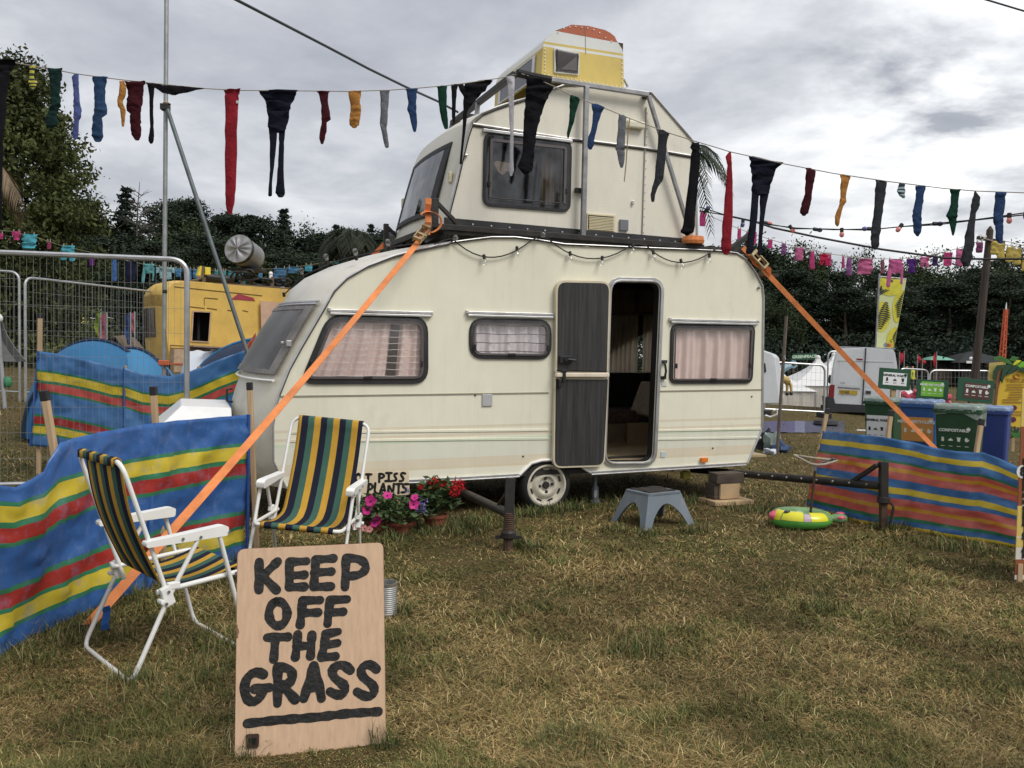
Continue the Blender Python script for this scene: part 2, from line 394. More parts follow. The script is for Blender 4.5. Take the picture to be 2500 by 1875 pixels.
def tn(s,d=6,r=.65,st=None):
 n=N('ShaderNodeTexNoise');n.inputs['Scale'].default_value=s;n.inputs['Detail'].default_value=d;n.inputs['Roughness'].default_value=r
 if st:
  mp=N('ShaderNodeMapping');mp.inputs[3].default_value=st;L(tc.outputs['Object'],mp.inputs[0]);L(mp.outputs[0],n.inputs[0])
 else:L(tc.outputs['Object'],n.inputs[0])
 return n.outputs[0]
def rmp(x,a,b):
 m=N('ShaderNodeMapRange');L(x,m.inputs[0]);m.inputs[1].default_value=a;m.inputs[2].default_value=b;return m.outputs[0]
fine=tn(45,6,.75);mid=tn(6,6,.7);big=tn(.55,5,.6)
base=mixc(rmp(fine,.32,.68),(.045,.032,.015),(.20,.145,.065))
grn=mixc(rmp(fine,.3,.7),(.028,.031,.011),(.125,.125,.042))
c=mixc(rmp(mid,.48,.64),base,grn);c=mixc(mth('MULTIPLY',rmp(big,.50,.62),.55),c,grn)
gv=N('ShaderNodeSeparateXYZ');L(tc.outputs['Object'],gv.inputs[0])
c=mixc(mth('MULTIPLY',rmp(gv.outputs[1],14,26),.45),c,grn)
L(c,gb.inputs['Base Color'])
bp=N('ShaderNodeBump');bp.inputs['Strength'].default_value=.9;bp.inputs['Distance'].default_value=.04;L(tn(38,5,.7),bp.inputs['Height']);L(bp.outputs[0],gb.inputs['Normal'])
ys=list(np.linspace(-25,2,8))+list(np.linspace(3,45,60))+list(np.geomspace(48,420,22));xs=list(np.linspace(-260,-32,14))+list(np.linspace(-30,30,61))+list(np.linspace(32,260,14))
mb=MB();mb.sheet([[(x,y,gz(x,y))for x in xs]for y in ys])
tag(mb.build('ground',gm,smooth=True,ang=180),kind='structure')
# grass blades -----------------------------------------------------
def blade_mesh(name,X,Y,Z,az,t1,t2,ln,wd,colr,material):
 n=len(X);dx,dy=np.cos(az),np.sin(az);P=np.zeros((n,5,3),np.float32)
 bx=np.stack([X,Y,Z],1);d=np.stack([dx,dy,0*dx],1);s_=np.stack([-dy,dx,0*dx],1)*wd[:,None];u=np.array([0,0,1.])
 m_=bx+(ln*.5)[:,None]*(d*np.sin(t1)[:,None]+u*np.cos(t1)[:,None]);tip=m_+(ln*.5)[:,None]*(d*np.sin(t2)[:,None]+u*np.cos(t2)[:,None])
 P[:,0]=bx-s_;P[:,1]=bx+s_;P[:,2]=m_+s_*.75;P[:,3]=m_-s_*.75;P[:,4]=tip
 me=bpy.data.meshes.new(name);me.vertices.add(n*5);me.vertices.foreach_set('co',P.ravel())
 li=np.array([0,1,2,3,3,2,4]);idx=(np.arange(n)[:,None]*5+li).ravel().astype(np.int32)
 me.loops.add(n*7);me.loops.foreach_set('vertex_index',idx);me.polygons.add(n*2)
 st=(np.arange(n)[:,None]*7+np.array([0,4])).ravel().astype(np.int32);me.polygons.foreach_set('loop_start',st)
 me.update(calc_edges=True)
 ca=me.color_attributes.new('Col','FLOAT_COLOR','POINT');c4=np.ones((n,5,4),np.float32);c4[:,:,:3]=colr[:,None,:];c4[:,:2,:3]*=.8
 ca.data.foreach_set('color',c4.ravel());me.materials.append(material)
 o=bpy.data.objects.new(name,me);COL.objects.link(o);return o
bm_=bpy.data.materials.new('grass_blades');bm_.use_nodes=True;t=bm_.node_tree;b=t.nodes['Principled BSDF'];b.inputs['Roughness'].default_value=.75;b.inputs['Specular IOR Level'].default_value=.15
at_=t.nodes.new('ShaderNodeVertexColor');at_.layer_name='Col';t.links.new(at_.outputs[0],b.inputs['Base Color'])
rs=np.random.RandomState(3)
def pix_ground(U,V):
 rx=np.array(CR)[None]*((U-CX)/F)[:,None]-np.array(CU)[None]*((V-CY)/F)[:,None]+np.array(fwd)[None]
 D=-CH/np.minimum(rx[:,2],-.012);X=rx[:,0]*D;Y=rx[:,1]*D
 return X,Y,D
gzv=np.vectorize(gz)
n=440000
V=945+(1980-945)*rs.rand(n)**.86;U=np.where(rs.rand(n)<.9,-350+3200*rs.rand(n),-900+5000*rs.rand(n));X,Y,D=pix_ground(U,V)
k=(Y<26)&(D<30);X,Y,D=X[k],Y[k],D[k];Z=gzv(X,Y)
n=len(X)
gr=fbm(X,Y,2.4,21,5);gr2=fbm(X,Y,8.5,51,3);st_=fbm(X,Y,2.1,77,5);gr=gr*.55+gr2*.45
green=np.clip((gr-.49)/.07,0,1)
pal_d=np.array([(.40,.285,.115),(.28,.195,.076),(.16,.112,.045),(.085,.060,.025),(.60,.47,.235)]);pal_g=np.array([(.095,.108,.030),(.15,.15,.046),(.066,.078,.024),(.22,.20,.07)])
cd_=pal_d[rs.choice(5,n,p=[.27,.26,.21,.14,.12])];cg_=pal_g[rs.choice(4,n,p=[.34,.28,.23,.15])]
isg=rs.rand(n)<(.12+.45*green);col=np.where(isg[:,None],cg_,cd_)*(.62+.56*np.clip((st_-.33)/.34,0,1))[:,None]*(.8+.4*rs.rand(n))[:,None]
# bare worn soil in a few places keeps almost no blades
bare=np.zeros(n)
for(u,v,r)in((1130,1370,.34),(1945,1362,.2),(2290,1352,.22),(820,1700,.18)):
 p=ground(u,v);bare=np.maximum(bare,np.clip(1.25-np.hypot((X-p.x)*.6,Y-p.y)/r,0,1))
keep=rs.rand(n)>bare*.75
lng=.55+.75*np.clip((fbm(X,Y,2.6,91,3)-.35)/.3,0,1)
ln=np.where(isg,.030+.048*rs.rand(n),.035+.065*rs.rand(n))*(1-.5*bare)*lng;t1=np.where(isg,.45+.85*rs.rand(n),1.0+.54*rs.rand(n));t2=t1+.15+.5*rs.rand(n)
for(u,v,r_)in((640,1875,.16),(760,1862,.16),(880,1845,.16),(960,1835,.12)):
 q_=ground(u,v);ln=ln*np.where(np.hypot(X-q_.x,Y-q_.y)<r_,.38,1)
wd=np.where(isg,.0019,.0014)*np.clip(D/3.6,.8,3.2)*(.7+.6*rs.rand(n));az=rs.rand(n)*6.283
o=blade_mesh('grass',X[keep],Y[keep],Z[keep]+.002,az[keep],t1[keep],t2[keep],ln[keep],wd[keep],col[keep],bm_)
tag(o,'short trampled straw coloured grass with green patches around the caravan',None,None,'stuff')
# longer green tufts along the feet of things
TX,TY=[],[]
def tuft(u,v,m,r):
 p=ground(u,v);a=rs.rand(m)*6.283;q=np.sqrt(rs.rand(m))*r;TX.extend(p.x+q*np.cos(a));TY.extend(p.y+q*np.sin(a)*.7)
for(u,v,m,r)in[(1262,1335,240,.10),(1300,1345,160,.09),(1290,1262,170,.14),(1340,1250,260,.2),(1390,1246,150,.15),(1160,1280,500,.35),(1100,1300,420,.3),(1040,1300,300,.25),(930,1320,260,.25),(2155,1295,220,.12),(2200,1290,160,.2),(2060,1272,160,.2),(2280,1330,200,.3),(2380,1350,200,.25),(600,1380,260,.2),(470,1430,200,.25),(330,1470,220,.25),(120,1560,260,.25),(20,1615,200,.2),(590,1850,60,.06),(940,1822,90,.06),(960,1500,150,.1),(760,1290,200,.4),(1500,1235,300,.5),(1650,1225,250,.4),(1850,1250,200,.3),(1500,1300,90,.1),(1700,1300,120,.15),(1580,1310,90,.1),(230,1560,200,.2),(330,1670,160,.1),(560,1570,300,.25),(420,1700,260,.3),(500,1620,240,.25),(1560,1600,160,.16),(2010,1490,160,.16),(1420,1830,220,.15)]:tuft(u,v,m,r)
TX,TY=np.array(TX),np.array(TY);n=len(TX);TD=TY
cg_=np.array([(.075,.105,.032),(.11,.13,.045),(.055,.075,.026),(.30,.235,.12),(.2,.175,.08)])[rs.choice(5,n,p=[.3,.27,.18,.13,.12])]*(.75+.5*rs.rand(n))[:,None]
t1=.05+.75*rs.rand(n)
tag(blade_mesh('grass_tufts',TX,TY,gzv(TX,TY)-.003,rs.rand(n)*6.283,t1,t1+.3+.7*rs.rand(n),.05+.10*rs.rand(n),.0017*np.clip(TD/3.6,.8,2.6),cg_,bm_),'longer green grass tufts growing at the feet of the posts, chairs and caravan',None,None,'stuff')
# trees --------------------------------------------------------------
def leaf_mesh(name,C,size,material,rs,flat=0.):
 n=len(C);a=rs.normal(size=(n,3));a[:,2]*=(1-flat);a/=np.linalg.norm(a,axis=1)[:,None]+1e-9
 b=rs.normal(size=(n,3));b=np.cross(a,b);b/=np.linalg.norm(b,axis=1)[:,None]+1e-9
 s=(size*(.6+.8*rs.rand(n)))[:,None]if np.isscalar(size)else(size*(.6+.8*rs.rand(n)))[:,None]
 P=np.zeros((n,4,3),np.float32);P[:,0]=C-a*s;P[:,1]=C+b*s*.5;P[:,2]=C+a*s;P[:,3]=C-b*s*.5
 me=bpy.data.meshes.new(name);me.vertices.add(n*4);me.vertices.foreach_set('co',P.ravel());me.loops.add(n*4);me.loops.foreach_set('vertex_index',np.arange(n*4,dtype=np.int32))
 me.polygons.add(n);me.polygons.foreach_set('loop_start',np.arange(0,n*4,4,dtype=np.int32));me.update(calc_edges=True);me.materials.append(material);return me
BARK=mat('bark',(.075,.055,.04),.9,var=.35,scale=3,bump=.4,bscale=20,stretch=(1,1,.2))
G_PINE=mat('pine_needles',(.032,.046,.029),.85,var=.45,scale=.5,isl=.25,spec=.15)
G_SPR=mat('spruce_needles',(.025,.038,.027),.85,var=.4,scale=.6,isl=.22,spec=.15)
G_OAK=mat('oak_leaves',(.045,.062,.028),.75,var=.45,scale=.45,isl=.28,spec=.2,transl=.12)
G_LIME=mat('near_tree_leaves',(.062,.076,.022),.7,var=.5,scale=.5,isl=.55,spec=.25,transl=.15)
def crown_pts(kind,h,R,rs,dens=1.):
 C=[]
 if kind=='spruce':
  for i in range(int(24)):
   f=.18+.80*i/23;r=R*(1-f)**.85*1.15+.12;nb=max(3,int(7*r/R)+2)
   for j in range(nb):
    a=rs.rand()*6.283;rr=r*(.55+.55*rs.rand());m=int(34*dens);s=rs.rand(m);C.append(np.stack([np.cos(a)*rr*s,np.sin(a)*rr*s,np.full(m,h*f)-.22*rr*s],1)+rs.normal(size=(m,3))*(.10+.08*r)*np.array([1,1,.5]))
 elif kind=='pine':
  for i in range(40):
   f=.20+.79*rs.rand()**.8;r=R*(.22+.80*math.sin(min(1,(1.04-f)/.62)*1.5));a=rs.rand()*6.283;rr=r*(.3+.7*rs.rand());m=int(74*dens)
   q=rs.normal(size=(m,3))*np.array([.50,.50,.17])*R*.34;C.append(q+np.array([np.cos(a)*rr,np.sin(a)*rr,h*f]))
 else:
  for i in range(60):
   d=rs.normal(size=3);d/=np.linalg.norm(d);q=.55+.45*rs.rand();m=int(62*dens)
   c=np.array([d[0]*R*q,d[1]*R*q,h*.56+d[2]*h*.42*q]);c[2]=max(c[2],h*.12)
   C.append(rs.normal(size=(m,3))*R*.135+c)
 return np.concatenate(C)
TREEK={}
def tree_kind(key,kind,h,R,leaf,material,seed,dens=1.):
 rs=np.random.RandomState(seed);C=crown_pts(kind,h,R,rs,dens);crown=leaf_mesh('crown',C,leaf,material,rs,.35 if kind!='oak' else 0)
 m=MB();k=.97 if kind!='oak' else.7
 pts=[(0,0,-.1)]+[(random.uniform(-.12,.12)*R*.4,random.uniform(-.12,.12)*R*.4,h*k*i/5)for i in range(1,6)]
 m.tube(pts,[h*.022*(1-i/5.6)+.01 for i in range(6)],7)
 for i in range(9):
  f=.3+.6*random.random();a=random.random()*6.283;r=R*(.5+.3*random.random())*(1-f*.5);z=h*k*f
  m.tube([(0,0,z),(math.cos(a)*r*.5,math.sin(a)*r*.5,z+r*.15),(math.cos(a)*r,math.sin(a)*r,z+r*.4)],[h*.007,h*.005,h*.002],5)
 me=bpy.data.meshes.new('trunk');me.from_pydata([tuple(p)for p in m.v],[],m.f);me.materials.append(BARK);TREEK[key]=(crown,me,h)
for i in range(3):tree_kind('pine%d'%i,'pine',11,3.1,.12,G_PINE,10+i,3.8)
for i in range(2):tree_kind('spruce%d'%i,'spruce',11,2.5,.12,G_SPR,20+i,3)
for i in range(2):tree_kind('oak%d'%i,'oak',10,3.6,.12,G_OAK,30+i,4)
def plant_tree(key,x,y,h,name,label,group=None,wid=1.,ang=None,dz=0.):
 crown,trunk,h0=TREEK[key];s=h/h0
 r=root(name,(x,y,gz(x,y)+dz),label,'tree',group);
 for nm,me in(('trunk',trunk),('crown',crown)):
  o=bpy.data.objects.new(nm,me);COL.objects.link(o);o.parent=r;o.scale=(s*wid,s*wid,s);o.rotation_euler.z=ang if ang is not None else random.random()*6.28
 return r
ZU=(230,300,395,470,545,650,780,900,1870,1930,2000,2060,2130,2215,2290,2370,2430,2500)
ZONES=('behind the mesh fence at far left','between the big tree and the tall spruce','just left of the scaffold pole','just right of the scaffold pole','under the long red stocking','behind the silver drum','above the yellow caravan roof','above the nose of the lower caravan','behind the stacked caravans','at the tail of the lower caravan','above the white trailer','above the GREENPEACE board','above the white pagoda tents','just left of the palm leaf banner','just behind the palm leaf banner','above the red pennants','left of the utility pole','behind the utility pole','right of the utility pole','beyond the right edge')
def far_tree(U,Vt,D,key,wid=1.,name=None,label=None,group=None):
 p=at(U,Vt,D);h=p.z-gz(p.x,p.y);nm=name or({'p':'pine_tree','s':'spruce_tree','o':'oak_tree'}[key[0]])
 lab=label or('dark pine','dark pointed spruce','rounded broadleaf tree')['pso'.index(key[0])]+(' on the wood skyline, ' if D>59 else ' in the wood front row, ')+ZONES[sum(U>z for z in ZU)]
 return plant_tree(key,p.x,p.y,h,nm,lab,group or{'p':'pines of the far wood','s':'spruces of the far wood','o':'broadleaf trees of the far wood'}[key[0]],wid)
 # skyline trees, left of the caravans then right of them
for(U,Vt,D,key,wd)in[(150,520,62,'oak0',1.2),(205,490,62,'pine0',1.2),(255,478,64,'oak1',1.1),(395,512,62,'pine1',.95),(418,492,66,'pine2',.7),(455,493,63,'pine0',.85),(492,530,62,'oak1',1.0),(535,540,68,'pine1',1.2),(575,525,66,'pine2',1.),(612,522,66,'spruce1',1.1),(655,538,66,'pine0',1.1),(733,555,66,'oak0',1.),(780,572,66,'pine1',1.1),(822,548,66,'spruce1',.9),(850,560,62,'pine2',.9),(905,545,66,'spruce0',.8),(945,565,66,'pine0',1.1),(1885,640,66,'pine1',1.1),(1932,582,66,'oak1',.8),(1985,640,68,'pine0',1.1),(2040,665,66,'pine2',1.1),(2108,612,72,'oak0',.8),(2160,662,66,'pine1',1.1),(2215,672,66,'pine0',1.1),(2262,618,68,'oak1',.9),(2310,618,66,'oak0',1.),(2360,665,66,'pine2',1.1),(2415,640,62,'pine1',1.1),(2452,618,66,'spruce1',.8),(2495,600,60,'oak0',1.1),(2560,600,62,'pine0',1.2),(2640,590,62,'oak1',1.2)]:
 far_tree(U,Vt,D,key,wd)
far_tree(308,455,62,'spruce0',1.0,label='tall spruce left of the scaffold pole, standing clear above the far wood',group='spruces standing above the skyline')
far_tree(693,508,66,'spruce0',1.0,label='pointed spruce above the wood over the silver drum, between black tights and the upper caravan',group='spruces standing above the skyline')
# the wood in front of and between them, lower crowns
rr=random.Random(5)
for i in range(30):
 U=120+i*31+rr.uniform(-10,10);far_tree(U,600+rr.uniform(-25,60),56+rr.uniform(-3,3),rr.choice(['pine0','pine1','pine2','oak0','spruce1']),rr.uniform(1.1,1.5))
for i in range(27):
 U=1850+i*31+rr.uniform(-10,10);far_tree(U,685+rr.uniform(-25,60),57+rr.uniform(-3,3),rr.choice(['pine0','pine1','pine2','oak1','pine2']),rr.uniform(1.1,1.5))
for i in range(15):
 U=1000+i*60;far_tree(U,600+rr.uniform(-20,30),66,rr.choice(['pine0','pine1','oak1','pine2']),1.5)
 # undergrowth along the edge of the wood
rs=np.random.RandomState(8);C=[]
for i in range(520):
 U=rs.uniform(-250,2800);p=at(U,900,rs.uniform(50,58));C.append(np.array([p.x,p.y,gz(p.x,p.y)+rs.rand()**1.6*2.2])+rs.normal(size=(170,3))*np.array([.9,.5,.5]))
me=leaf_mesh('undergrowth',np.concatenate(C),.12,G_SPR,rs);o=bpy.data.objects.new('undergrowth',me);COL.objects.link(o);tag(o,'dark undergrowth along the foot of the far wood',None,None,'stuff')
# bare dead tree on the skyline
p=at(338,900,60);zt=at(338,446,60).z;g0=gz(p.x,p.y);r=root('dead_tree',(p.x,p.y,g0),'bare leafless tree on the skyline beside the tall spruce','tree')
m=MB();H=zt-g0;m.tube([(p.x-.3,p.y,g0),(p.x-.15,p.y,g0+H*.6),(p.x-.05,p.y,g0+H*.85),(p.x+.1,p.y,g0+H)],[.12,.08,.045,.015],6);m.build('trunk',mat('dead_bark',(.10,.09,.08),.9),r)
m=MB()
for i in range(38):
 f=.66+.27*random.random();a=random.random()*6.28;l=1.1*(1.15-f)*3;q=Vc((p.x+.15,p.y,g0+H*f));e1=q+Vc((math.cos(a)*l*.5,math.sin(a)*l*.4,.25));e2=e1+Vc((math.cos(a+.5)*l*.6,math.sin(a+.5)*l*.4,.2));m.tube([q,e1,e2],[.032,.020,.008],4);m.tube([e1,e1+Vc((math.cos(a-.8)*l*.4,0,.3))],[.018,.006],4)
m.build('branch',MATS['dead_bark'],r)
# big broadleaf tree close on the left
rs=np.random.RandomState(44);p=at(-30,900,24.5);g0=gz(p.x,p.y)
r=root('broadleaf_tree',(p.x,p.y,g0),'big leafy broadleaf tree rising behind the mesh fence at the left edge','tree')
m=MB();m.tube([(p.x,p.y,g0-.1),(p.x+.1,p.y,g0+2.5),(p.x-.1,p.y+.1,g0+5),(p.x,p.y,g0+7.2)],[.28,.22,.14,.05],10)
for i in range(16):
 f=1.2+4.8*random.random();a=random.random()*6.28;l=1.9*(1.1-f/9);q=Vc((p.x,p.y,g0+f));m.tube([q,q+Vc((math.cos(a)*l*.6,math.sin(a)*l*.6,.5)),q+Vc((math.cos(a)*l*1.1,math.sin(a)*l*1.1,1.0))],[.08,.05,.015],6)
m.build('trunk',BARK,r,smooth=True);C=[]
prof=[(900,190),(860,195),(800,150),(740,190),(680,205),(620,215),(560,232),(500,218),(440,190),(390,182),(330,165),(280,130),(230,105),(180,80),(150,55)]
pv=[a for a,_ in prof][::-1];pr=[b for _,b in prof][::-1]
for i in range(950):
 V=rs.uniform(160,890);D=24.5;rad=(np.interp(V,pv,pr)+45)*D/F;a=rs.rand()*6.283;q=(.55+.45*rs.rand())if rs.rand()<.8 else rs.rand()*.6
 z=at(0,V,D).z;c=np.array([p.x+math.cos(a)*rad*q,p.y+math.sin(a)*rad*q*.9,z]);mm=90;C.append(c+rs.normal(size=(mm,3))*np.array([.21,.21,.15]));
leafs=np.concatenate(C);me=leaf_mesh('crown',leafs-np.array([p.x,p.y,g0]),.075,G_LIME,rs);o=bpy.data.objects.new('crown',me);COL.objects.link(o);o.parent=r
# palm fronds -------------------------------------------------------
PALM=mat('palm_leaf',(.035,.055,.02),.7,var=.3,scale=3,isl=.3);PALMD=mat('dry_palm_leaf',(.17,.125,.075),.85,var=.3,scale=3,isl=.3)
def frond(m,a,b,c,n=34,ll=.34,w=.022,rs=random):
 """arching frond a>b>c (bezier) with drooping leaflets on both sides"""
 a,b,c=Vc(a),Vc(b),Vc(c);P=[a*(1-t)**2+b*2*t*(1-t)+c*t*t for t in np.linspace(0,1,n)]
 m.tube(P,[.014*(1-i/n)+.003 for i in range(n)],5)
 for i in range(3,n):
  t=(P[i]-P[i-1]).normalized();s=t.cross(Vc((0,0,1)));s=s.normalized()if s.length>.01 else Vc((1,0,0));l=ll*math.sin(PI*(.12+.8*i/n))**.6
  for sg in(-1,1):
   d=(s*sg*.8+t*.75+Vc((0,0,-.55+rs.uniform(-.25,.2)))).normalized();q=P[i];q2=q+d*l*.55;q3=q2+(d+Vc((0,0,-.6))).normalized()*l*.45;x=t*w*.5
   m.add([q-x,q+x,q2+x,q2-x,q3],[(0,1,2,3),(3,2,4)])
def palm(name,top,R,n,label,material,ll=.4,seed=1,base=None,up=.35,droop=.9,trunk_r=.09):
 rr=random.Random(seed);top=Vc(top);g0=gz(top.x,top.y);r=root(name,(top.x,top.y,g0),label,'palm tree')
 m=MB();m.tube([(top.x,top.y,g0-.05),(top.x+.05,top.y,(g0+top.z)/2),top],[trunk_r*1.2,trunk_r,trunk_r*.8],8);m.build('trunk',BARK,r,smooth=True)
 for i in range(n):
  a=6.283*i/n+rr.uniform(-.2,.2);d=Vc((math.cos(a),math.sin(a),0));q=R*rr.uniform(.8,1.1);m=MB()
  frond(m,top,top+d*q*.6+Vc((0,0,q*up*rr.uniform(.6,1.3))),top+d*q+Vc((0,0,-q*droop*rr.uniform(.55,1.15))),ll=ll,rs=rr);m.build('frond',material,r)
  # ================================================================== the stacked caravans: frame of reference measured from the side wall
ex_=(CR*4950+CU*42+fwd*2000).normalized();ez_=CR*527+CU*33060-fwd*2000;ez_=(ez_-ex_*ez_.dot(ex_)).normalized();ey_=ez_.cross(ex_)
O0=ground(1335,1243)-ey_*.05
CM=Matrix.Translation(O0)@Matrix((ex_,ey_,ez_)).transposed().to_4x4();CI=CM.inverted();CI3=CI.to_3x3()
def S(U,V,y=0.):
 o=CI@CPOS;d=CI3@ray(U,V);t=(y-o.y)/d.y;p=o+d*t;return(p.x,p.z)
def SP(U,V,y=0.):
 s,z=S(U,V,y);return Vc((s,y,z))
def LY(U,V,s):
 """point on the lengthwise station s"""
 o=CI@CPOS;d=CI3@ray(U,V);return o+d*((s-o.x)/d.x)
def W_(p):return CM@Vc(p)
EX,EY,EZ=Vc((1,0,0)),Vc((0,1,0)),Vc((0,0,1))
CREAM=(.79,.77,.62)
ALU=mat('aluminium_trim',(.55,.55,.55),.38,.75,.15,8,dirt=(.2,.18,.15),damt=.5);RUBBER=mat('black_rubber',(.022,.022,.024),.65,var=.3)
DARKSTEEL=mat('dark_steel',(.035,.032,.03),.55,.35,.35,9,bump=.2,bscale=40,dirt=(.10,.055,.03),damt=.5,dlo=.52)
RAWSTEEL=mat('bare_steel',(.30,.30,.31),.5,.6,.25,6,dirt=(.07,.06,.055),damt=.75,dlo=.5)
WHITEP=mat('white_plastic',(.78,.78,.75),.45,var=.04);BLKP=mat('black_plastic',(.02,.02,.022),.45,var=.3)
ROOFM=mat('cream_roof',(.66,.63,.55),.35,var=.06,scale=2,dirt=(.30,.28,.22),dsc=3,damt=.5,dlo=.52,spec=.5)
GLASSM=glass('caravan_glass',(.97,.955,.95),.10,.08);GLASSD=glass('dark_glass',(.70,.69,.68),.14,.06);GLASSG=glass('scratched_acrylic',(.52,.50,.48),.10,.35)
CURT=mat('pink_curtain',(.88,.75,.71),.9,var=.08,scale=4,transl=.06,spec=.1);CURTW=mat('white_curtain',(.90,.88,.92),.9,var=.06,transl=.06,spec=.1);CURTG=mat('tan_curtain',(.55,.48,.38),.9,var=.1,transl=.45,spec=.1)
def to_px(poly,y=0.):return[S(u,v,y)for u,v in poly]
def body_mat(name,zs):
 """cream painted aluminium with the faded lines at given heights (z, colour)"""
 zmin,zmax=-1.,5.
 return ramp_mat(name,[((z-zmin)/(zmax-zmin),c)for z,c in zs],src='Object',axis=2,lo=zmin,hi=zmax,rough=.42,bump=.16,bscale=4.5,var=.035,wear_or_sheen=((.42,.38,.28),1.7,.58,.38),spec=.45,stretch=(1,1,.55),streak=((.46,.42,.32),.17))
def sheetcurtain(mb,s0,s1,z0,z1,y,amp=.018,k=9.,ph=0.,gather=0.,n=90,m=8,sl=None):
 P=[]
 for j in range(m):
  t=j/(m-1);row=[]
  for i in range(n):
   q=i/(n-1);w=amp*(math.sin(k*6.283*(q+.03*math.sin(9*q+ph))+ph)+.5*math.sin(k*15*q+ph*2+t))*(0.7+.5*t)
   sa=s0 if sl is None else max(s0,lerp(sl[0],sl[1],t));row.append((sa+(s1-sa)*(q+gather*t*math.sin(3.1*q)*.06),y+w,lerp(z1,z0,t)+.01*math.sin(q*17+ph)*t))
  P.append(row)
 return mb.sheet(P)
def window(rt,poly,y,fw,name,curtain=None,pane=None,fr=RUBBER,label=None,proud=.022,cy=.035,catches=True,ck=8,sl=None):
 """rubber-framed window: frame ring, raised acrylic pane, curtain, catches; poly in local (s,z)"""
 inn=inset(poly,fw);m=MB()
 # frame: outer ring built proud of the wall (towards -y)
 m.prism([(p[0],p[1])for p in poly],(0,y+.004,0),EX,EZ,proud,[inn])
 f=m.build(name,fr,rt,local=True,bevel=.006)
 if label:f['label']=label
 m=MB();pn=inset(poly,fw*.45);m.prism(pn,(0,y-proud*.55,0),EX,EZ,.006);m.build('pane',pane or GLASSM,f,local=True)
 i2=inset(poly,fw*1.25);m=MB();m.prism(inset(poly,fw*1.0),(0,y-proud-.001,0),EX,EZ,.006,[inset(poly,fw*1.45)]);m.build('seal',mat('grey_seal',(.10,.09,.09),.5),f,local=True)
 xs=[p[0]for p in poly];zs=[p[1]for p in poly]
 if curtain:
  m=MB();sheetcurtain(m,min(xs)-.03,max(xs)+.03,min(zs)-.03,max(zs)+.03,y+cy,k=ck,ph=xs[0],sl=sl);m.build('curtain',curtain,f,local=True,smooth=True,ang=180)
 if catches:
  for q in(.5,.06,.94):
   x=lerp(min(xs),max(xs),q);z=min(zs)+fw*1.3 if q==.5 else lerp(min(zs),max(zs),.3)
   m=MB();m.box((x,y-proud-.008,z),(.07 if q==.5 else.02,.02,.022 if q==.5 else.05));m.build('catch',BLKP,f,local=True,bevel=.004)
 return f
def rail(rt,a,b,y):
 m=MB();a=SP(*a,y);b=SP(*b,y);m.box((a+b)/2+Vc((0,-.012,0)),((b-a).length,.024,.022));m.box((a+b)/2+Vc((0,-.017,-.026)),((b-a).length*.985,.034,.018))
 for e in(a,b):m.box(e+Vc((0,-.014,.002)),(.02,.03,.03))
 m.build('awning_rail',ALU,rt,local=True,bevel=.003)
 # ------------------------------------------------------------------ main caravan
rt=root('caravan',O0,'long cream touring caravan at the bottom of the stack with its stable door open','caravan',M=CM)
front=[(797,742),(771,787),(740,840),(708,898),(683,961),(672,996),(667,1034),(668,1126),(700,1193)]
roofp=[(1800,619),(1756,613),(1560,605),(1379,597),(1310,586),(1257,580),(1200,580),(1151,586),(1100,593),(1056,602),(1008,612),(961,625),(898,649),(851,676),(819,708)]
rear=[(1825,1131),(1859,1050),(1861,960),(1863,800),(1864,730),(1861,698),(1845,667),(1820,632)]
bottom=[(1270,1160),(1297,1131),(1322,1124),(1400,1122),(1427,1145),(1443,1154)]
outl=to_px(front+bottom+rear+roofp)
WD=2.08
z_of=lambda v,u=1250:S(u,v)[1]
zb=sorted([(-1.,CREAM),(z_of(1150,1000),(.70,.62,.45)),(z_of(1144,1000),(.71,.64,.49)),(z_of(1128,1000),(.72,.72,.60)),(z_of(1086,1000),(.64,.71,.54)),(z_of(1078,1000),CREAM),(z_of(1074,1000),(.72,.64,.50)),(z_of(1066,1000),CREAM),(z_of(1052,1000),(.72,.65,.50)),(z_of(1044,1000),CREAM)])
SIDE=body_mat('cream_side_panel',zb)
def box4(tl,tr,br,bl,r):return rrect(to_px([tl,bl,br,tr]),r)
wl=rrect(to_px([(801,766),(730,938),(1045,937),(1044,773)]),[.13,.12,.14,.14]);wm=box4((1145,776),(1345,780),(1345,878),(1145,876),.13);wr=box4((1637,791),(1842,793),(1835,936),(1633,937),.08)
dr=box4((1492,688),(1611,690),(1592,1127),(1478,1128),.10)
m=MB();m.prism(outl,(0,.012,0),EX,EZ,.012,[inset(wl,.02),inset(wm,.02),inset(wr,.02),dr])
side=m.build('side_panel',SIDE,rt,local=True)
# far side panel with the window seen through the doorway
fo=[(p[0],p[1])for p in outl];sA=S(1520,900,WD)[0];sB=S(1600,900,WD)[0];zA,zB=S(1550,905,WD)[1],S(1550,770,WD)[1]
fw_=rrect([(sA-.55,zA),(sB+.35,zA),(sB+.35,zB),(sA-.55,zB)],.06)
m=MB();m.prism(fo,(0,WD+.012,0),EX,EZ,.012,[fw_]);m.build('side_panel',SIDE,rt,local=True)
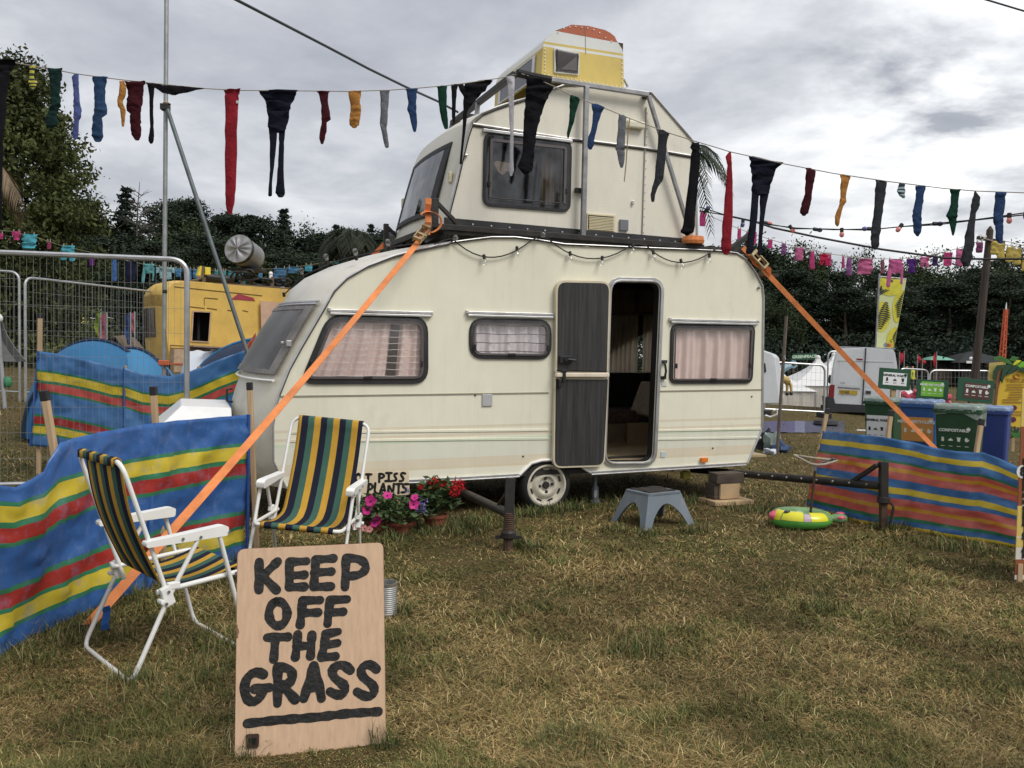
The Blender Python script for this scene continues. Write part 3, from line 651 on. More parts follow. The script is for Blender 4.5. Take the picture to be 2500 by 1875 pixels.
# shell: roof, nose and tail, bowed forward at the nose
n1=len(front);noseset=front+roofp[-7:]
def nose_w(s,z):return sst(-1.0,-1.9,s)if s<-1 else 0.
s_front=min(p[0]for p in outl)
def shell_pt(p,t):
 w_=(max(0,min(1,(-1.05-p[0])/1.1)));return Vc((p[0]-.26*w_*(1-(2*t-1)**2)**.65,.013+t*(WD-.026),p[1]+.05*(1-(2*t-1)**4)*(1 if p[1]>1.9 else 0)))
def shell(ptlist,name,material,nt_=14,off=0.,label=None):
 P=[]
 for k,p in enumerate(ptlist):
  P.append([shell_pt(p,j/nt_)for j in range(nt_+1)])
 m=MB();m.sheet(P);o=m.build(name,material,rt,local=True,smooth=True,ang=50);return o
def dense(pts,k=4):
 q=[]
 for a,b in zip(pts[:-1],pts[1:]):
  for i in range(k):q.append((lerp(a[0],b[0],i/k),lerp(a[1],b[1],i/k)))
 return q+[pts[-1]]
rp=to_px([(1861,960),(1863,800),(1864,730),(1861,698),(1845,667),(1820,632)]+roofp+[(797,742)])
shell(rp,'roof',ROOFM)
NOSEM=mat('cream_nose',(.62,.59,.50),.4,var=.06,scale=2,dirt=(.33,.30,.24),dsc=3,damt=.5,dlo=.5)
shell(to_px([(797,742),(771,787),(740,840),(708,898),(683,961),(672,996),(667,1034),(668,1126),(700,1193)]),'nose',NOSEM)
shell(to_px([(1825,1131),(1859,1050),(1861,960)]),'tail',ROOFM)
# edge trims following the outline
def trim(pts,r=.010,y=-.004,name='edge_trim',material=ALU,rtx=None):
 m=MB();m.tube([SP(u,v,y)for u,v in pts],r,6);m.build(name,material,rtx or rt,local=True,smooth=True)
trim([(1861,1046),(1863,800),(1864,730),(1861,698),(1845,667),(1820,632)]+roofp+front[:7],.012)
trim(front[6:],.009);trim([(1825,1131),(1859,1050)],.012)
trim(roofp[:9],.006,-.016,material=RUBBER)
trim([(u-3,v+4)for u,v in roofp[8:]]+[(797,748),(771,792),(740,845),(708,903),(683,966)],.006,-.014,material=mat('dark_gasket',(.06,.055,.05),.7))
m=MB()
for a,b in(((702,1192),(1268,1160)),((1443,1155),(1821,1132))):
 A,B=SP(*a,-.008),SP(*b,-.008);m.bar(A,B,.02,.035);m.bar(A+Vc((0,-.012,-.012)),B+Vc((0,-.012,-.012)),.012,.01)
m.build('skirt_rail',ALU,rt,local=True,bevel=.003)
m=MB();m.tube([SP(u,v,-.006)for u,v in[(1262,1161),(1270,1158),(1297,1131),(1322,1124),(1350,1122)]],.014,6);m.build('wheel_arch_trim',WHITEP,rt,local=True,smooth=True)
m=MB();m.tube([SP(u,v,-.006)for u,v in[(1400,1123),(1427,1145),(1443,1154)]],.012,6);m.build('wheel_arch_trim',WHITEP,rt,local=True,smooth=True)
# wheel well liner and underside
zfl=S(1540,1132,.1)[1]
m=MB();m.box((0,WD/2,zfl-.03),(4.3,WD-.05,.04));m.box((.02,.25,zfl-.02),(4.2,.06,.14));m.box((.02,WD-.3,zfl-.02),(4.2,.06,.14));m.box((0,WD/2,.2),(.06,WD-.2,.06));m.build('chassis',mat('underside',(.03,.028,.025),.8),rt,local=True)
# belt joint: a dark strip painted as the shadow line under the upper skin
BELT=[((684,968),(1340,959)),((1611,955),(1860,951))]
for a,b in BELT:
 A,B=SP(*a,-.003),SP(*b,-.003);m=MB();m.bar(A,B,.006,.012);m.build('belt_joint_shade',mat('joint_shadow',(.30,.27,.21),.7),rt,local=True)
for v0,v1 in((1050,1047),(1071,1068)):
 for a,b in((706 if v0>1000 else 700,1340),(1600,1858)):
  A,B=SP(a,v0+(8 if v0<1000 else 6)*(1-(a-700)/1160),-.003),SP(b,v0+(8 if v0<1000 else 6)*(1-(b-700)/1160)-3,-.003);m=MB();m.bar(A,B,.0075,.020);m.build('moulded_rib',SIDE,rt,local=True,bevel=.0015)
  # windows
w1=window(rt,wl,0,.045,'window',CURT,GLASSM,label='large front side window with pink curtains',ck=7,sl=(S(806,766)[0],S(738,935)[0]))
m=MB()
for i in range(9):
 v=790+i*16;A=S(800-(v-790)*.42,v)[0]+.03;B=S(1030,v)[0];z=S(900,v)[1]
 m.tube([(lerp(A,B,q),.003,z+.004*math.sin(q*22+i))for q in np.linspace(0,1,12)],.0026,4)
m.build('blind_wire',mat('pale_wire',(.8,.78,.78),.6),w1,local=True)
m=MB();a,b=S(955,790),S(965,925);m.prism([(a[0],a[1]),(a[0]+.075,a[1]),(b[0]+.0,b[1]),(b[0]-.075,b[1])],(0,.006,0),EX,EZ,.003);m.build('curtain_gap_shade',mat('gap_shade',(.09,.085,.085),.9),w1,local=True)  # dark sheet before the curtain paints the shade of its gap
w2=window(rt,wm,0,.035,'window',CURTW,GLASSM,label='small middle window with a white curtain',ck=6)
m=MB()
for i in range(4):
 z=S(1245,795+i*21)[1];m.tube([(lerp(S(1155,800)[0],S(1335,800)[0],q),.003,z+.004*math.sin(q*9+i))for q in np.linspace(0,1,9)],.0035,4)
m.build('blind_wire',mat('dark_wire',(.12,.11,.12),.6),w2,local=True)
window(rt,wr,0,.035,'window',CURT,GLASSM,label='rear side window with pale pink curtains',ck=6)
for a,b in(((803,756),(1053,766)),((1139,762),(1351,769)),((1634,780),(1848,786))):rail(rt,a,b,0.)
# front window: grey scratched acrylic hinged at the top, on the sloping nose
fA,fB=to_px([(792,752),(706,905)])
def nose_pt(q,t,off):
 p=(lerp(fA[0],fB[0],q),lerp(fA[1],fB[1],q));v=shell_pt(p,t);nrm=Vc((-(fA[1]-fB[1]),0,(fA[0]-fB[0]))).normalized();return v+nrm*off
m=MB();P=[[nose_pt(q,t,.035)for t in np.linspace(.04,.93,14)]for q in np.linspace(.05,1.05,6)];m.sheet(P,.006)
fwd_w=m.build('front_window',GLASSG,rt,local=True,smooth=True)
m=MB()
for t0,t1,q0,q1 in((.03,.94,.0,.06),(.03,.94,1.03,1.10),(.02,.06,.0,1.10),(.90,.95,.0,1.10)):
 m.sheet([[nose_pt(q,t,.042)for t in np.linspace(t0,t1,10)]for q in np.linspace(q0,q1,4)],.012)
m.build('window_frame',mat('weathered_frame',(.16,.15,.14),.5,var=.3,dirt=(.4,.39,.36),damt=.5),fwd_w,local=True)
m=MB();m.sheet([[nose_pt(q,t,.008)for t in np.linspace(.05,.92,12)]for q in np.linspace(.05,1.05,5)]);m.build('curtain',mat('grey_blind',(.13,.12,.112),.9),fwd_w,local=True)
m=MB()
for k in(-.09,-.05):m.tube([nose_pt(k,t,.02)for t in np.linspace(.02,.98,16)],.012,6)
m.build('gutter',ALU,rt,local=True,smooth=True)
m=MB();m.box(nose_pt(.62,.025,.05),(.04,.04,.05));m.box(nose_pt(.62,.055,.06),(.02,.05,.02));m.build('window_stay',ALU,rt,local=True,bevel=.004)
m=MB();m.tube([nose_pt(1.18,t,.02)for t in np.linspace(.02,.98,16)],.016,6,flat=.6);m.build('nose_moulding',WHITEP,rt,local=True,smooth=True)
m=MB();hp=shell_pt(S(678,985),.45);m.tube([hp+Vc((-.03,0,.06)),hp+Vc((-.08,0,.05)),hp+Vc((-.08,0,-.05)),hp+Vc((-.03,0,-.06))],.012,6);m.build('grab_handle',BLKP,rt,local=True)
# doorway frame, stable door folded back against the wall
m=MB();m.prism(inset(dr,-.045),(0,.0,0),EX,EZ,.016,[inset(dr,-.004)]);m.prism(inset(dr,-.02),(0,-.016,0),EX,EZ,.012,[inset(dr,-.004)]);m.build('door_frame',ALU,rt,local=True,bevel=.004)
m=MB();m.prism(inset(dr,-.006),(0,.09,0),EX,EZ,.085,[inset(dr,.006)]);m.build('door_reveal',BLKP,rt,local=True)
WOODD=mat('dark_wood_laminate',(.036,.035,.036),.5,var=.5,scale=5,stretch=(9,9,.35),bump=.15,bscale=8,dirt=(.13,.13,.135),dsc=8,damt=.55,dlo=.60)
EDGE=mat('cream_door_edge',(.62,.55,.40),.5,var=.1)
dY=-.055
def leaf(name,tl,tr,br,bl,rad,label):
 poly=rrect([S(*tl,dY),S(*bl,dY),S(*br,dY),S(*tr,dY)],rad)
 m=MB();m.prism(poly,(0,dY+.045,0),EX,EZ,.045);d=m.build(name,EDGE,rt,local=True,bevel=.004);d['label']=label
 m=MB();m.prism(inset(poly,.018),(0,dY-.0003,0),EX,EZ,.004);m.build('inner_panel',WOODD,d,local=True);return d
du=leaf('upper_door',(1358,684),(1491,687),(1485,910),(1356,908),[.10,.004,.004,.10],'upper half of the stable door, dark wood inside, folded back flat')
dl=leaf('lower_door',(1356,921),(1485,922),(1477,1139),(1350,1143),[.004,.09,.09,.004],'lower half of the stable door, dark wood inside, folded back flat')
m=MB();A,B=SP(1356,915,dY-.01),SP(1485,915.5,dY-.01);m.bar(A,B,.055,.04);m.build('door_divider',mat('cream_strip',(.80,.70,.56),.45),rt,local=True,bevel=.008)
def lbox(u,v,y,d,name,material,parent=rt,bev=.004,label=None):
 m=MB();m.box(SP(u,v,y),d);o=m.build(name,material,parent,local=True,bevel=bev)
 if label:o['label']=label
 return o
lbox(1381,878,dY-.02,(.12,.03,.065),'lock',BLKP,du);m=MB();m.tube([SP(1383,877,dY-.045),SP(1406,880,dY-.05)],.012,8);m.tube([SP(1383,877,dY),SP(1383,877,dY-.055)],.02,10);m.build('handle',BLKP,du,local=True)
m=MB();m.box(SP(1377,918,dY-.035),(.03,.025,.11));m.box(SP(1377,906,dY-.035),(.055,.025,.02));m.build('door_latch',BLKP,rt,local=True,bevel=.004);lbox(1367,936,dY-.02,(.03,.03,.07),'bolt',BLKP,dl)
# interior
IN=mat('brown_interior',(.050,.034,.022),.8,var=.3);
m=MB();m.box((S(1530,1120,.8)[0],WD/2,S(1560,1126,.02)[1]-.01),(2.4,WD-.06,.02));m.build('floor',mat('tan_floor',(.44,.33,.19),.6,var=.2,scale=9),rt,local=True)
zf=S(1560,1126,.02)[1]
sL,sR=S(1500,900,.1)[0]-.25,S(1859,950)[0]-.06
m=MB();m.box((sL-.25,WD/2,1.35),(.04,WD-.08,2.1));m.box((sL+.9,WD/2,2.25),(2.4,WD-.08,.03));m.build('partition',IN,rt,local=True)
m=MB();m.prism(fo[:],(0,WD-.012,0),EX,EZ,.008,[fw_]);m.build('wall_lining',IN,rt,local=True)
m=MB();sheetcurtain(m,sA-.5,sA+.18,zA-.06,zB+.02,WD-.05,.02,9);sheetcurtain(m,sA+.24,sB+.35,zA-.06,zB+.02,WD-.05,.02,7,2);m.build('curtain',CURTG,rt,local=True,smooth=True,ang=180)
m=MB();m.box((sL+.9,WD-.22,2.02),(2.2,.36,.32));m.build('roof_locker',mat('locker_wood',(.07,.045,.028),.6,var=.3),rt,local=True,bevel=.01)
m=MB()
for k in range(4):m.box((sL+.15+k*.5,WD-.41,2.02),(.44,.018,.26))
m.build('locker_door',mat('locker_front',(.10,.07,.045),.55,var=.3),rt,local=True,bevel=.008)
UPH=mat('brown_check_upholstery',(.085,.055,.038),.95,var=.6,scale=26,bump=.3,bscale=90);zs_=S(1570,1005,1.2)[1]
m=MB();m.box((sL+.9,WD-.42,zs_-.07),(2.2,.74,.14));m.build('seat_cushion',UPH,rt,local=True,bevel=.03)
m=MB();m.box((sL+.9,WD-.12,zs_+.20),(2.2,.14,.40));m.build('back_cushion',mat('dark_upholstery',(.022,.020,.019),.95),rt,local=True,bevel=.03)
m=MB();m.box((sL+.9,WD-.74,(zf+zs_-.14)/2),(2.2,.03,zs_-.14-zf));m.build('bench_panel',mat('bench_board',(.20,.145,.085),.7,var=.2),rt,local=True)
p=SP(1583,975,1.25);m=MB();m.box(p,(.13,.42,.40),Matrix.Rotation(.38,3,'Y'));c=m.build('loose_cushion',mat('striped_cushion',(.40,.31,.23),.95,var=.35,scale=14,stretch=(1,6,1)),rt,local=True,bevel=.035)
m=MB();m.box(SP(1570,1075,1.18),(.42,.04,.40));m.build('cardboard_sheet',mat('cardboard',(.30,.21,.12),.85,var=.12),rt,local=True)
# fittings on the side
m=MB();q=[SP(1622,884,-.03),SP(1624,890,-.055),SP(1626,906,-.06),SP(1624,918,-.055),SP(1619,923,-.03)];m.tube(q,.012,8);m.box(SP(1622,883,-.012),(.045,.03,.03));m.box(SP(1620,922,-.012),(.045,.03,.03));m.build('grab_handle',mat('handle_black',(.03,.03,.03),.35),rt,local=True,smooth=True)
lbox(1189.5,977,-.006,(.095,.014,.105),'service_hatch',mat('hatch_grey',(.42,.42,.43),.5,var=.06),label='small grey square hatch on the belt line')
lbox(1622,937,-.004,(.055,.006,.05),'sticker',mat('sticker_pale',(.60,.60,.55),.6))
stk=lbox(1619,1110,-.004,(.05,.006,.058),'sticker',mat('sticker_blue',(.48,.60,.64),.5))
lbox(1719,1123,-.018,(.075,.03,.045),'side_marker_lamp',mat('amber_lens',(.75,.20,.02),.3,spec=.6),label='orange side marker lamp')
lbox(1432,600,-.01,(.04,.016,.018),'roof_fitting',WHITEP)
m=MB();m.tube([SP(1851,700,-.01),SP(1855,704,-.012)],.014,8);m.build('awning_eyelet',ALU,rt,local=True)
m=MB()
for u,v in((1277,1114),(872,1064),(1160,965),(1740,1094),(1835,968)):m.lathe([(.0001,0),(.008,0),(.008,.006),(.0001,.007)],SP(u,v,-.001),Matrix.Rotation(PI/2,3,'X'),8)
tag(m.build('rivets',BLKP,rt,local=True),kind='stuff')
# wheel
wc=SP(1337,1186,-.0);RT,RR=.250,.190
Mx=Matrix.Rotation(PI/2,3,'X')
wh=MB();wh.lathe([(RR-.01,-.15),(RT-.03,-.155),(RT,-.12),(RT+.002,-.06),(RT-.004,-.02),(RT-.03,.005),(RR+.015,.008),(RR-.004,-.004)],wc+Vc((0,.02,0)),Mx,40,False)
tyre=wh.build('wheel',mat('tyre',(.020,.020,.021),.85,var=.3,bump=.3,bscale=50,dirt=(.12,.10,.075),damt=.4),rt,local=True,smooth=True)
RIMM=mat('cream_rim',(.60,.56,.46),.5,var=.1,dirt=(.22,.17,.12),dsc=7,damt=.6,dlo=.5)
m=MB();m.lathe([(RR-.002,-.01),(RR+.004,.004),(RR-.012,.008),(RR-.024,-.012),(RR-.034,-.030),(RR-.055,-.034),(.115,-.018),(.10,-.006),(.082,-.006),(.072,-.02),(.05,-.026),(.034,-.024)],wc+Vc((0,.02,0)),Mx,40,False);rim=m.build('rim',RIMM,tyre,local=True,smooth=True)
m=MB();m.lathe([(.034,-.03),(.034,-.012),(.028,-.004),(.0001,-.004)],wc+Vc((0,.02,0)),Mx,16)
for k in range(4):
 a=k*PI/2+.1;m.lathe([(.014,-.03),(.013,-.008),(.0001,-.007)],wc+Vc((math.cos(a)*.062,.02,math.sin(a)*.062)),Mx,6)
m.build('hub',mat('dark_hub',(.03,.025,.022),.6),tyre,local=True)
m=MB()
for k in range(8):
 a=k*PI/4+.35;c=wc+Vc((math.cos(a)*.147,.048,math.sin(a)*.147));m.box(c,(.05,.012,.014),Matrix.Rotation(-(a+PI/2),3,'Y'))
m.build('rim_slot',BLKP,tyre,local=True)
# hanging yellow plug and corner steady
m=MB();m.box(SP(1673,1160,.35),(.085,.07,.075));m.tube([SP(1673,1154,.35),SP(1668,1140,.38)],.01,6);m.build('plug',mat('yellow_plug',(.62,.55,.12),.5),rt,local=True,bevel=.012)
# ------------------------------------------------------------------ upper (middle) caravan, cut down, standing in a welded frame
Y2=.16;W2=1.85
rt2=root('caravan',W_(SP(1400,590,Y2)),'shortened cream caravan with a dark front window stacked on the lower caravan','caravan',M=CM)
ZB2=[(-1.,(.74,.71,.61)),(0.,(.74,.71,.61))]
SIDE2=ramp_mat('cream_ripple_panel',ZB2,src='Object',axis=2,lo=-1,hi=5,rough=.45,bump=.05,bscale=14,var=.04,wear_or_sheen=((.36,.33,.27),2.2,.56,.45),stretch=(1,1,.5),streak=((.42,.39,.31),.22))
# horizontal ripple of the embossed aluminium
t_=SIDE2.node_tree;wv=t_.nodes.new('ShaderNodeTexWave');wv.bands_direction='Z';wv.inputs['Scale'].default_value=22;wv.inputs['Distortion'].default_value=1.2;wv.inputs['Detail'].default_value=2
tcn=[n for n in t_.nodes if n.type=='TEX_COORD'][0];t_.links.new(tcn.outputs['Object'],wv.inputs[0]);bpn=[n for n in t_.nodes if n.type=='BUMP'][0];t_.links.new(wv.outputs[1],bpn.inputs['Height']);bpn.inputs['Strength'].default_value=.07
f2=[(1206,264),(1175,277),(1162,288),(1151,299),(1140,330),(1131,366),(1114,439),(1094,517),(1084,556)]
top2=[(1590,226),(1500,215),(1420,206),(1379,207),(1338,222),(1298,236),(1257,248),(1235,254)]
r2=[(1703,600),(1700,470),(1696,352),(1688,340)]
o2=[S(u,v,Y2)for u,v in f2+r2+top2]
w2p=rrect([S(u,v,Y2)for u,v in[(1181,322),(1177,503),(1391,519),(1395,346)]],.085)
m=MB();m.prism(o2,(0,Y2+.012,0),EX,EZ,.012,[inset(w2p,.02)]);m.build('side_panel',SIDE2,rt2,local=True)
m=MB();m.prism(o2,(0,Y2+W2,0),EX,EZ,.012);m.build('side_panel',SIDE2,rt2,local=True)
def shell2(pts,name,material,bow=.10):
 P=[]
 for p in pts:
  w_=max(0,min(1,(-.35-p[0])/.5));P.append([Vc((p[0]-bow*w_*(1-(2*t-1)**2),Y2+.013+t*(W2-.026),p[1]+.03*(1-(2*t-1)**4)*(1 if p[1]>3.2 else 0)))for t in np.linspace(0,1,11)])
 m=MB();m.sheet(P);return m.build(name,material,rt2,local=True,smooth=True,ang=50)
ROOF2=mat('cream_roof_upper',(.66,.63,.53),.4,var=.05,dirt=(.3,.27,.22),dsc=3,damt=.5,dlo=.52)
sp2=lambda L_:[S(u,v,Y2)for u,v in L_]
shell2(sp2(r2+top2+f2[:4]),'roof',ROOF2);shell2(sp2(f2[3:]),'front_panel',ROOF2)
def trim2(pts,r=.010,y=Y2-.006,material=ALU):
 m=MB();m.tube([SP(u,v,y)for u,v in pts],r,6);m.build('edge_trim',material,rt2,local=True,smooth=True)
trim2(top2[2:]+f2,.011);trim2([(u+5,v+4)for u,v in top2[4:]]+[(u+5,v+4)for u,v in f2],.005,Y2-.008,RUBBER);trim2(r2+top2[:2],.011);trim2([(1155,303),(1385,338),(1430,343),(1578,362),(1690,381)],.012,Y2-.008);trim2([(1155,307),(1385,342),(1430,347),(1578,366),(1690,385)],.006,Y2-.008,RUBBER)
window(rt2,w2p,Y2,.055,'window',None,GLASSD,label='large dark tinted window with a cream curtain at one side')
wn=[o for o in rt2.children if o.name.startswith('window')][-1]
m=MB();a=SP(1325,350,Y2+.08);b=SP(1378,515,Y2+.08);sheetcurtain(m,a.x,b.x+.03,b.z,a.z,Y2+.10,.02,4,1.2);m.build('curtain',mat('beige_curtain',(.66,.56,.42),.9,transl=.3),wn,local=True,smooth=True,ang=180)
m=MB();a=SP(1204,398,Y2+.05);m.prism([(a.x,a.z),(a.x+.05,a.z-.08),(a.x+.09,a.z-.10),(a.x+.13,a.z-.06),(a.x+.2,a.z-.07),(a.x+.17,a.z+.01),(a.x+.03,a.z+.02)],(0,Y2+.05,0),EX,EZ,.012);m.build('torn_blind',mat('torn_paper',(.72,.60,.46),.8),wn,local=True)
m=MB();m.box((SP(1320,430,.5).x,Y2+.7,SP(1285,440,.5).z),(1.7,.03,.75));m.build('dark_partition',IN,rt2,local=True)
m=MB();a,b=SP(1179,318,Y2-.016),SP(1397,346,Y2-.016);m.bar(a,b,.03,.028);m.build('awning_rail',ALU,rt2,local=True,bevel=.004)
# front window of the upper caravan
gA,gB=S(1150,304,Y2),S(1089,535,Y2)
def fp2(q,t,off):
 p=(lerp(gA[0],gB[0],q),lerp(gA[1],gB[1],q));w_=max(0,min(1,(-.35-p[0])/.5));n_=Vc((-(gA[1]-gB[1]),0,gA[0]-gB[0])).normalized()
 return Vc((p[0]-.10*w_*(1-(2*t-1)**2),Y2+.013+t*(W2-.026),p[1]))+n_*off
def ring(t0,t1,q0,q1,b):return((t0,t1,q0,q0+b*.9),(t0,t1,q1-b*.9,q1),(t0,t0+b,q0+b*.9,q1-b*.9),(t1-b,t1,q0+b*.9,q1-b*.9))
m=MB()
for t0,t1,q0,q1 in ring(.13,.83,.13,.93,.07):m.sheet([[fp2(q,t,.03)for t in np.linspace(t0,t1,8)]for q in np.linspace(q0,q1,8)],.02)
f=m.build('window',RUBBER,rt2,local=True,bevel=.006);f['label']='dark front window of the upper caravan'
m=MB();m.sheet([[fp2(q,t,.026)for t in np.linspace(.17,.8,10)]for q in np.linspace(.18,.88,6)],.005);m.build('pane',glass('front_glass',(.25,.25,.26),.22,.05),f,local=True)
m=MB();m.sheet([[fp2(q,t,.006)for t in np.linspace(.17,.8,10)]for q in np.linspace(.18,.88,6)]);m.build('dark_lining',IN,f,local=True)
def lbox2(u,v,y,d,name,material,label=None,bev=.004):
 m=MB();m.box(SP(u,v,y),d);o=m.build(name,material,rt2,local=True,bevel=bev)
 if label:o['label']=label
 return o
lbox2(1467,544,Y2-.01,(.30,.022,.16),'vent_frame',mat('cream_vent',(.66,.58,.38),.5));vf=[o for o in rt2.children if o.name.startswith('vent_frame')][-1]
for k in range(9):
 m=MB();a=SP(1440,529+k*3.7,Y2-.024);m.box(a+Vc((.122,0,0)),(.262,.012,.009));m.build('slat',MATS['cream_vent'],vf,local=True)
m=MB();m.box(SP(1467,544,Y2-.0225),(.265,.002,.13));m.build('vent_recess',BLKP,vf,local=True)
lbox2(1523,550,Y2-.012,(.09,.024,.105),'socket_box',mat('socket_grey',(.17,.18,.2),.5),'grey socket cover beside the slatted vent')
lbox2(1551,305,Y2-.03,(.19,.06,.07),'awning_lamp',mat('cream_lamp',(.70,.66,.52),.4),'cream awning lamp high on the side',.015)
lbox2(1416,465,Y2-.03,(.10,.04,.04),'door_handle',BLKP);lbox2(1545,495,Y2-.012,(.02,.02,.04),'eyelet',ALU);lbox2(1138,379,Y2-.015,(.03,.03,.016),'eyelet',ALU)
m=MB();a,b=SP(1577,262,Y2-.004),SP(1567,583,Y2-.004);m.bar(a,b,.006,.02,up=EY);m.build('panel_joint',mat('joint_grey',(.32,.30,.26),.7),rt2,local=True)
m=MB()
for k in range(16):m.lathe([(.006,0),(.005,.004),(.0001,.005)],SP(1581-k*.6,275+k*19.5,Y2-.002),Mx,6)
tag(m.build('rivets',ALU,rt2,local=True),kind='stuff')
for(u,v,s_)in((1096,436,.0),(1003,470,1)):
 q=(v-304)/(535-304);m=MB();t_q=.045 if not s_ else.93;m.box(fp2(.55,t_q,.02),(.03,.05,.10));m.build('front_marker',mat('cream_marker',(.60,.54,.38),.4),rt2,local=True,bevel=.01)
m=MB();a=fp2(.97,.93,.05);m.box(a,(.12,.10,.07));m.build('front_lamp',mat('grey_lamp',(.16,.17,.19),.4),rt2,local=True,bevel=.02)
# ------------------------------------------------------------------ miniature yellow caravan on the very top
Y3=.42;W3=1.25
rt3=root('caravan',W_(SP(1420,214,Y3)),'tiny yellow, white and orange caravan perched on top of the stack','caravan',M=CM)
P3=[(1322,186),(1523,218),(1522,126),(1515,110),(1501,89),(1490,80),(1477,73),(1436,63),(1395,60),(1354,75),(1342,86),(1332,98),(1327,114)]
o3=[S(u,v,Y3)for u,v in P3]
z3=lambda u,v:S(u,v,Y3)[1]
YEL=(.60,.46,.13);WHT=(.66,.68,.66);ORG=(.40,.105,.045)
pa=mat('yellow_side',YEL,.5,var=.06,scale=4,dirt=(.36,.28,.1),damt=.4,dsc=3);pw=mat('white_side',WHT,.5,var=.05,scale=4,dirt=(.45,.44,.4),damt=.4);po=mat('orange_side',ORG,.5,var=.08)
w3=rrect([S(u,v,Y3)for u,v in[(1353,119),(1353,177),(1411,183),(1412,131)]],.004)
def slab(poly,material,name,holes=(),y=Y3):m=MB();m.prism([S(u,v,y)for u,v in poly],(0,y+.012,0),EX,EZ,.012,holes);return m.build(name,material,rt3,local=True)
slab([(1322,186),(1523,218),(1522,143),(1326,113)],pa,'lower_side',[inset(w3,.012)])
slab([(1326,113),(1522,143),(1522,137),(1327,107)],pw,'white_band');slab([(1327,107),(1522,137),(1521,131),(1329,101)],pa,'yellow_band')
slab([(1329,101),(1521,131),(1519,120),(1508,103),(1362,76),(1354,75),(1342,86)],pw,'white_side');slab([(1358,76),(1508,104),(1501,89),(1490,80),(1477,73),(1436,63),(1395,60)],po,'orange_panel')
m=MB();m.prism(o3,(0,Y3+W3,0),EX,EZ,.012);m.build('far_side',pa,rt3,local=True)
def shell3(pts,name,material):
 m=MB();m.sheet([[Vc((p[0],Y3+.013+t*(W3-.026),p[1]))for t in np.linspace(0,1,6)]for p in pts]);return m.build(name,material,rt3,local=True,smooth=True,ang=50)
shell3([o3[1],o3[2]],'rear_panel',pa);shell3([S(1522,126,Y3)]+o3[3:10],'roof',pw);shell3(o3[9:13],'roof_front',mat('white_roof',(.66,.66,.60),.4,var=.06,dirt=(.4,.36,.28),damt=.5));shell3([o3[12],(lerp(o3[12][0],o3[0][0],.12),lerp(o3[12][1],o3[0][1],.12))],'yellow_brow',pa);shell3([(lerp(o3[12][0],o3[0][0],.1),lerp(o3[12][1],o3[0][1],.1)),o3[0]],'front_panel',pa)
m=MB();hA,hB=o3[12],o3[0];fp3=lambda q,t,off:Vc((lerp(hA[0],hB[0],q)-off,Y3+.013+t*(W3-.026),lerp(hA[1],hB[1],q)))
m.sheet([[fp3(q,t,.01)for t in np.linspace(.16,.86,5)]for q in np.linspace(.16,.9,4)],.008);fw3=m.build('front_window',mat('black_glass',(.02,.02,.024),.12,spec=.7),rt3,local=True)
m=MB()
for t0,t1,q0,q1 in ring(.12,.9,.1,.96,.05):m.sheet([[fp3(q,t,.014)for t in np.linspace(t0,t1,3)]for q in np.linspace(q0,q1,3)],.012)
m.build('window_frame',ALU,fw3,local=True)
window(rt3,inset(w3,-.004),Y3,.022,'window',None,GLASSD,fr=mat('white_frame',(.68,.70,.70),.4),catches=False,label='square dark window with a pale metal frame')
wn3=[o for o in rt3.children if o.name.startswith('window')][-1]
m=MB();a,b=S(1384,140,Y3+.05),S(1404,178,Y3+.05);m.prism([(a[0],a[1]),(a[0]+.03,a[1]),(b[0]+.02,b[1]),(b[0]-.05,b[1])],(0,Y3+.06,0),EX,EZ,.004);m.build('curtain',MATS['beige_curtain'],wn3,local=True)
m=MB();m.box((S(1420,150,1)[0],Y3+.4,S(1420,150,.8)[1]),(.75,.02,.5));m.build('dark_lining',IN,rt3,local=True)
m=MB()
for k in range(18):m.lathe([(.0075,0),(.006,.005),(.0001,.006)],SP(1328+k*11,181+k*1.83,Y3-.002),Mx,6)
for k in range(10):m.lathe([(.0075,0),(.006,.005),(.0001,.006)],SP(1362+k*14.5,[79,69,66,65,67,69,73,80,92,100][k]if k<9 else 101,Y3-.002),Mx,6)
for k in range(7):m.lathe([(.0075,0),(.006,.005),(.0001,.006)],SP(1519,145+k*11,Y3-.002),Mx,6);m.lathe([(.0075,0),(.006,.005),(.0001,.006)],SP(1330,120+k*9,Y3-.002),Mx,6)
tag(m.build('rivets',mat('white_rivet',(.75,.73,.65),.5),rt3,local=True),kind='stuff')
m=MB();a,b=SP(1429,64,Y3-.002),SP(1430,132,Y3-.002);m.bar(a,b,.003,.006,up=EY);m.build('panel_joint',MATS['joint_grey'],rt3,local=True)
m=MB();m.bar(SP(1523,193,Y3+.05),SP(1533,212,Y3+.05),.03,.01);m.bar(SP(1533,212,Y3+.05),SP(1524,216,Y3+.05),.03,.01);m.build('tail_bracket',ALU,rt3,local=True)
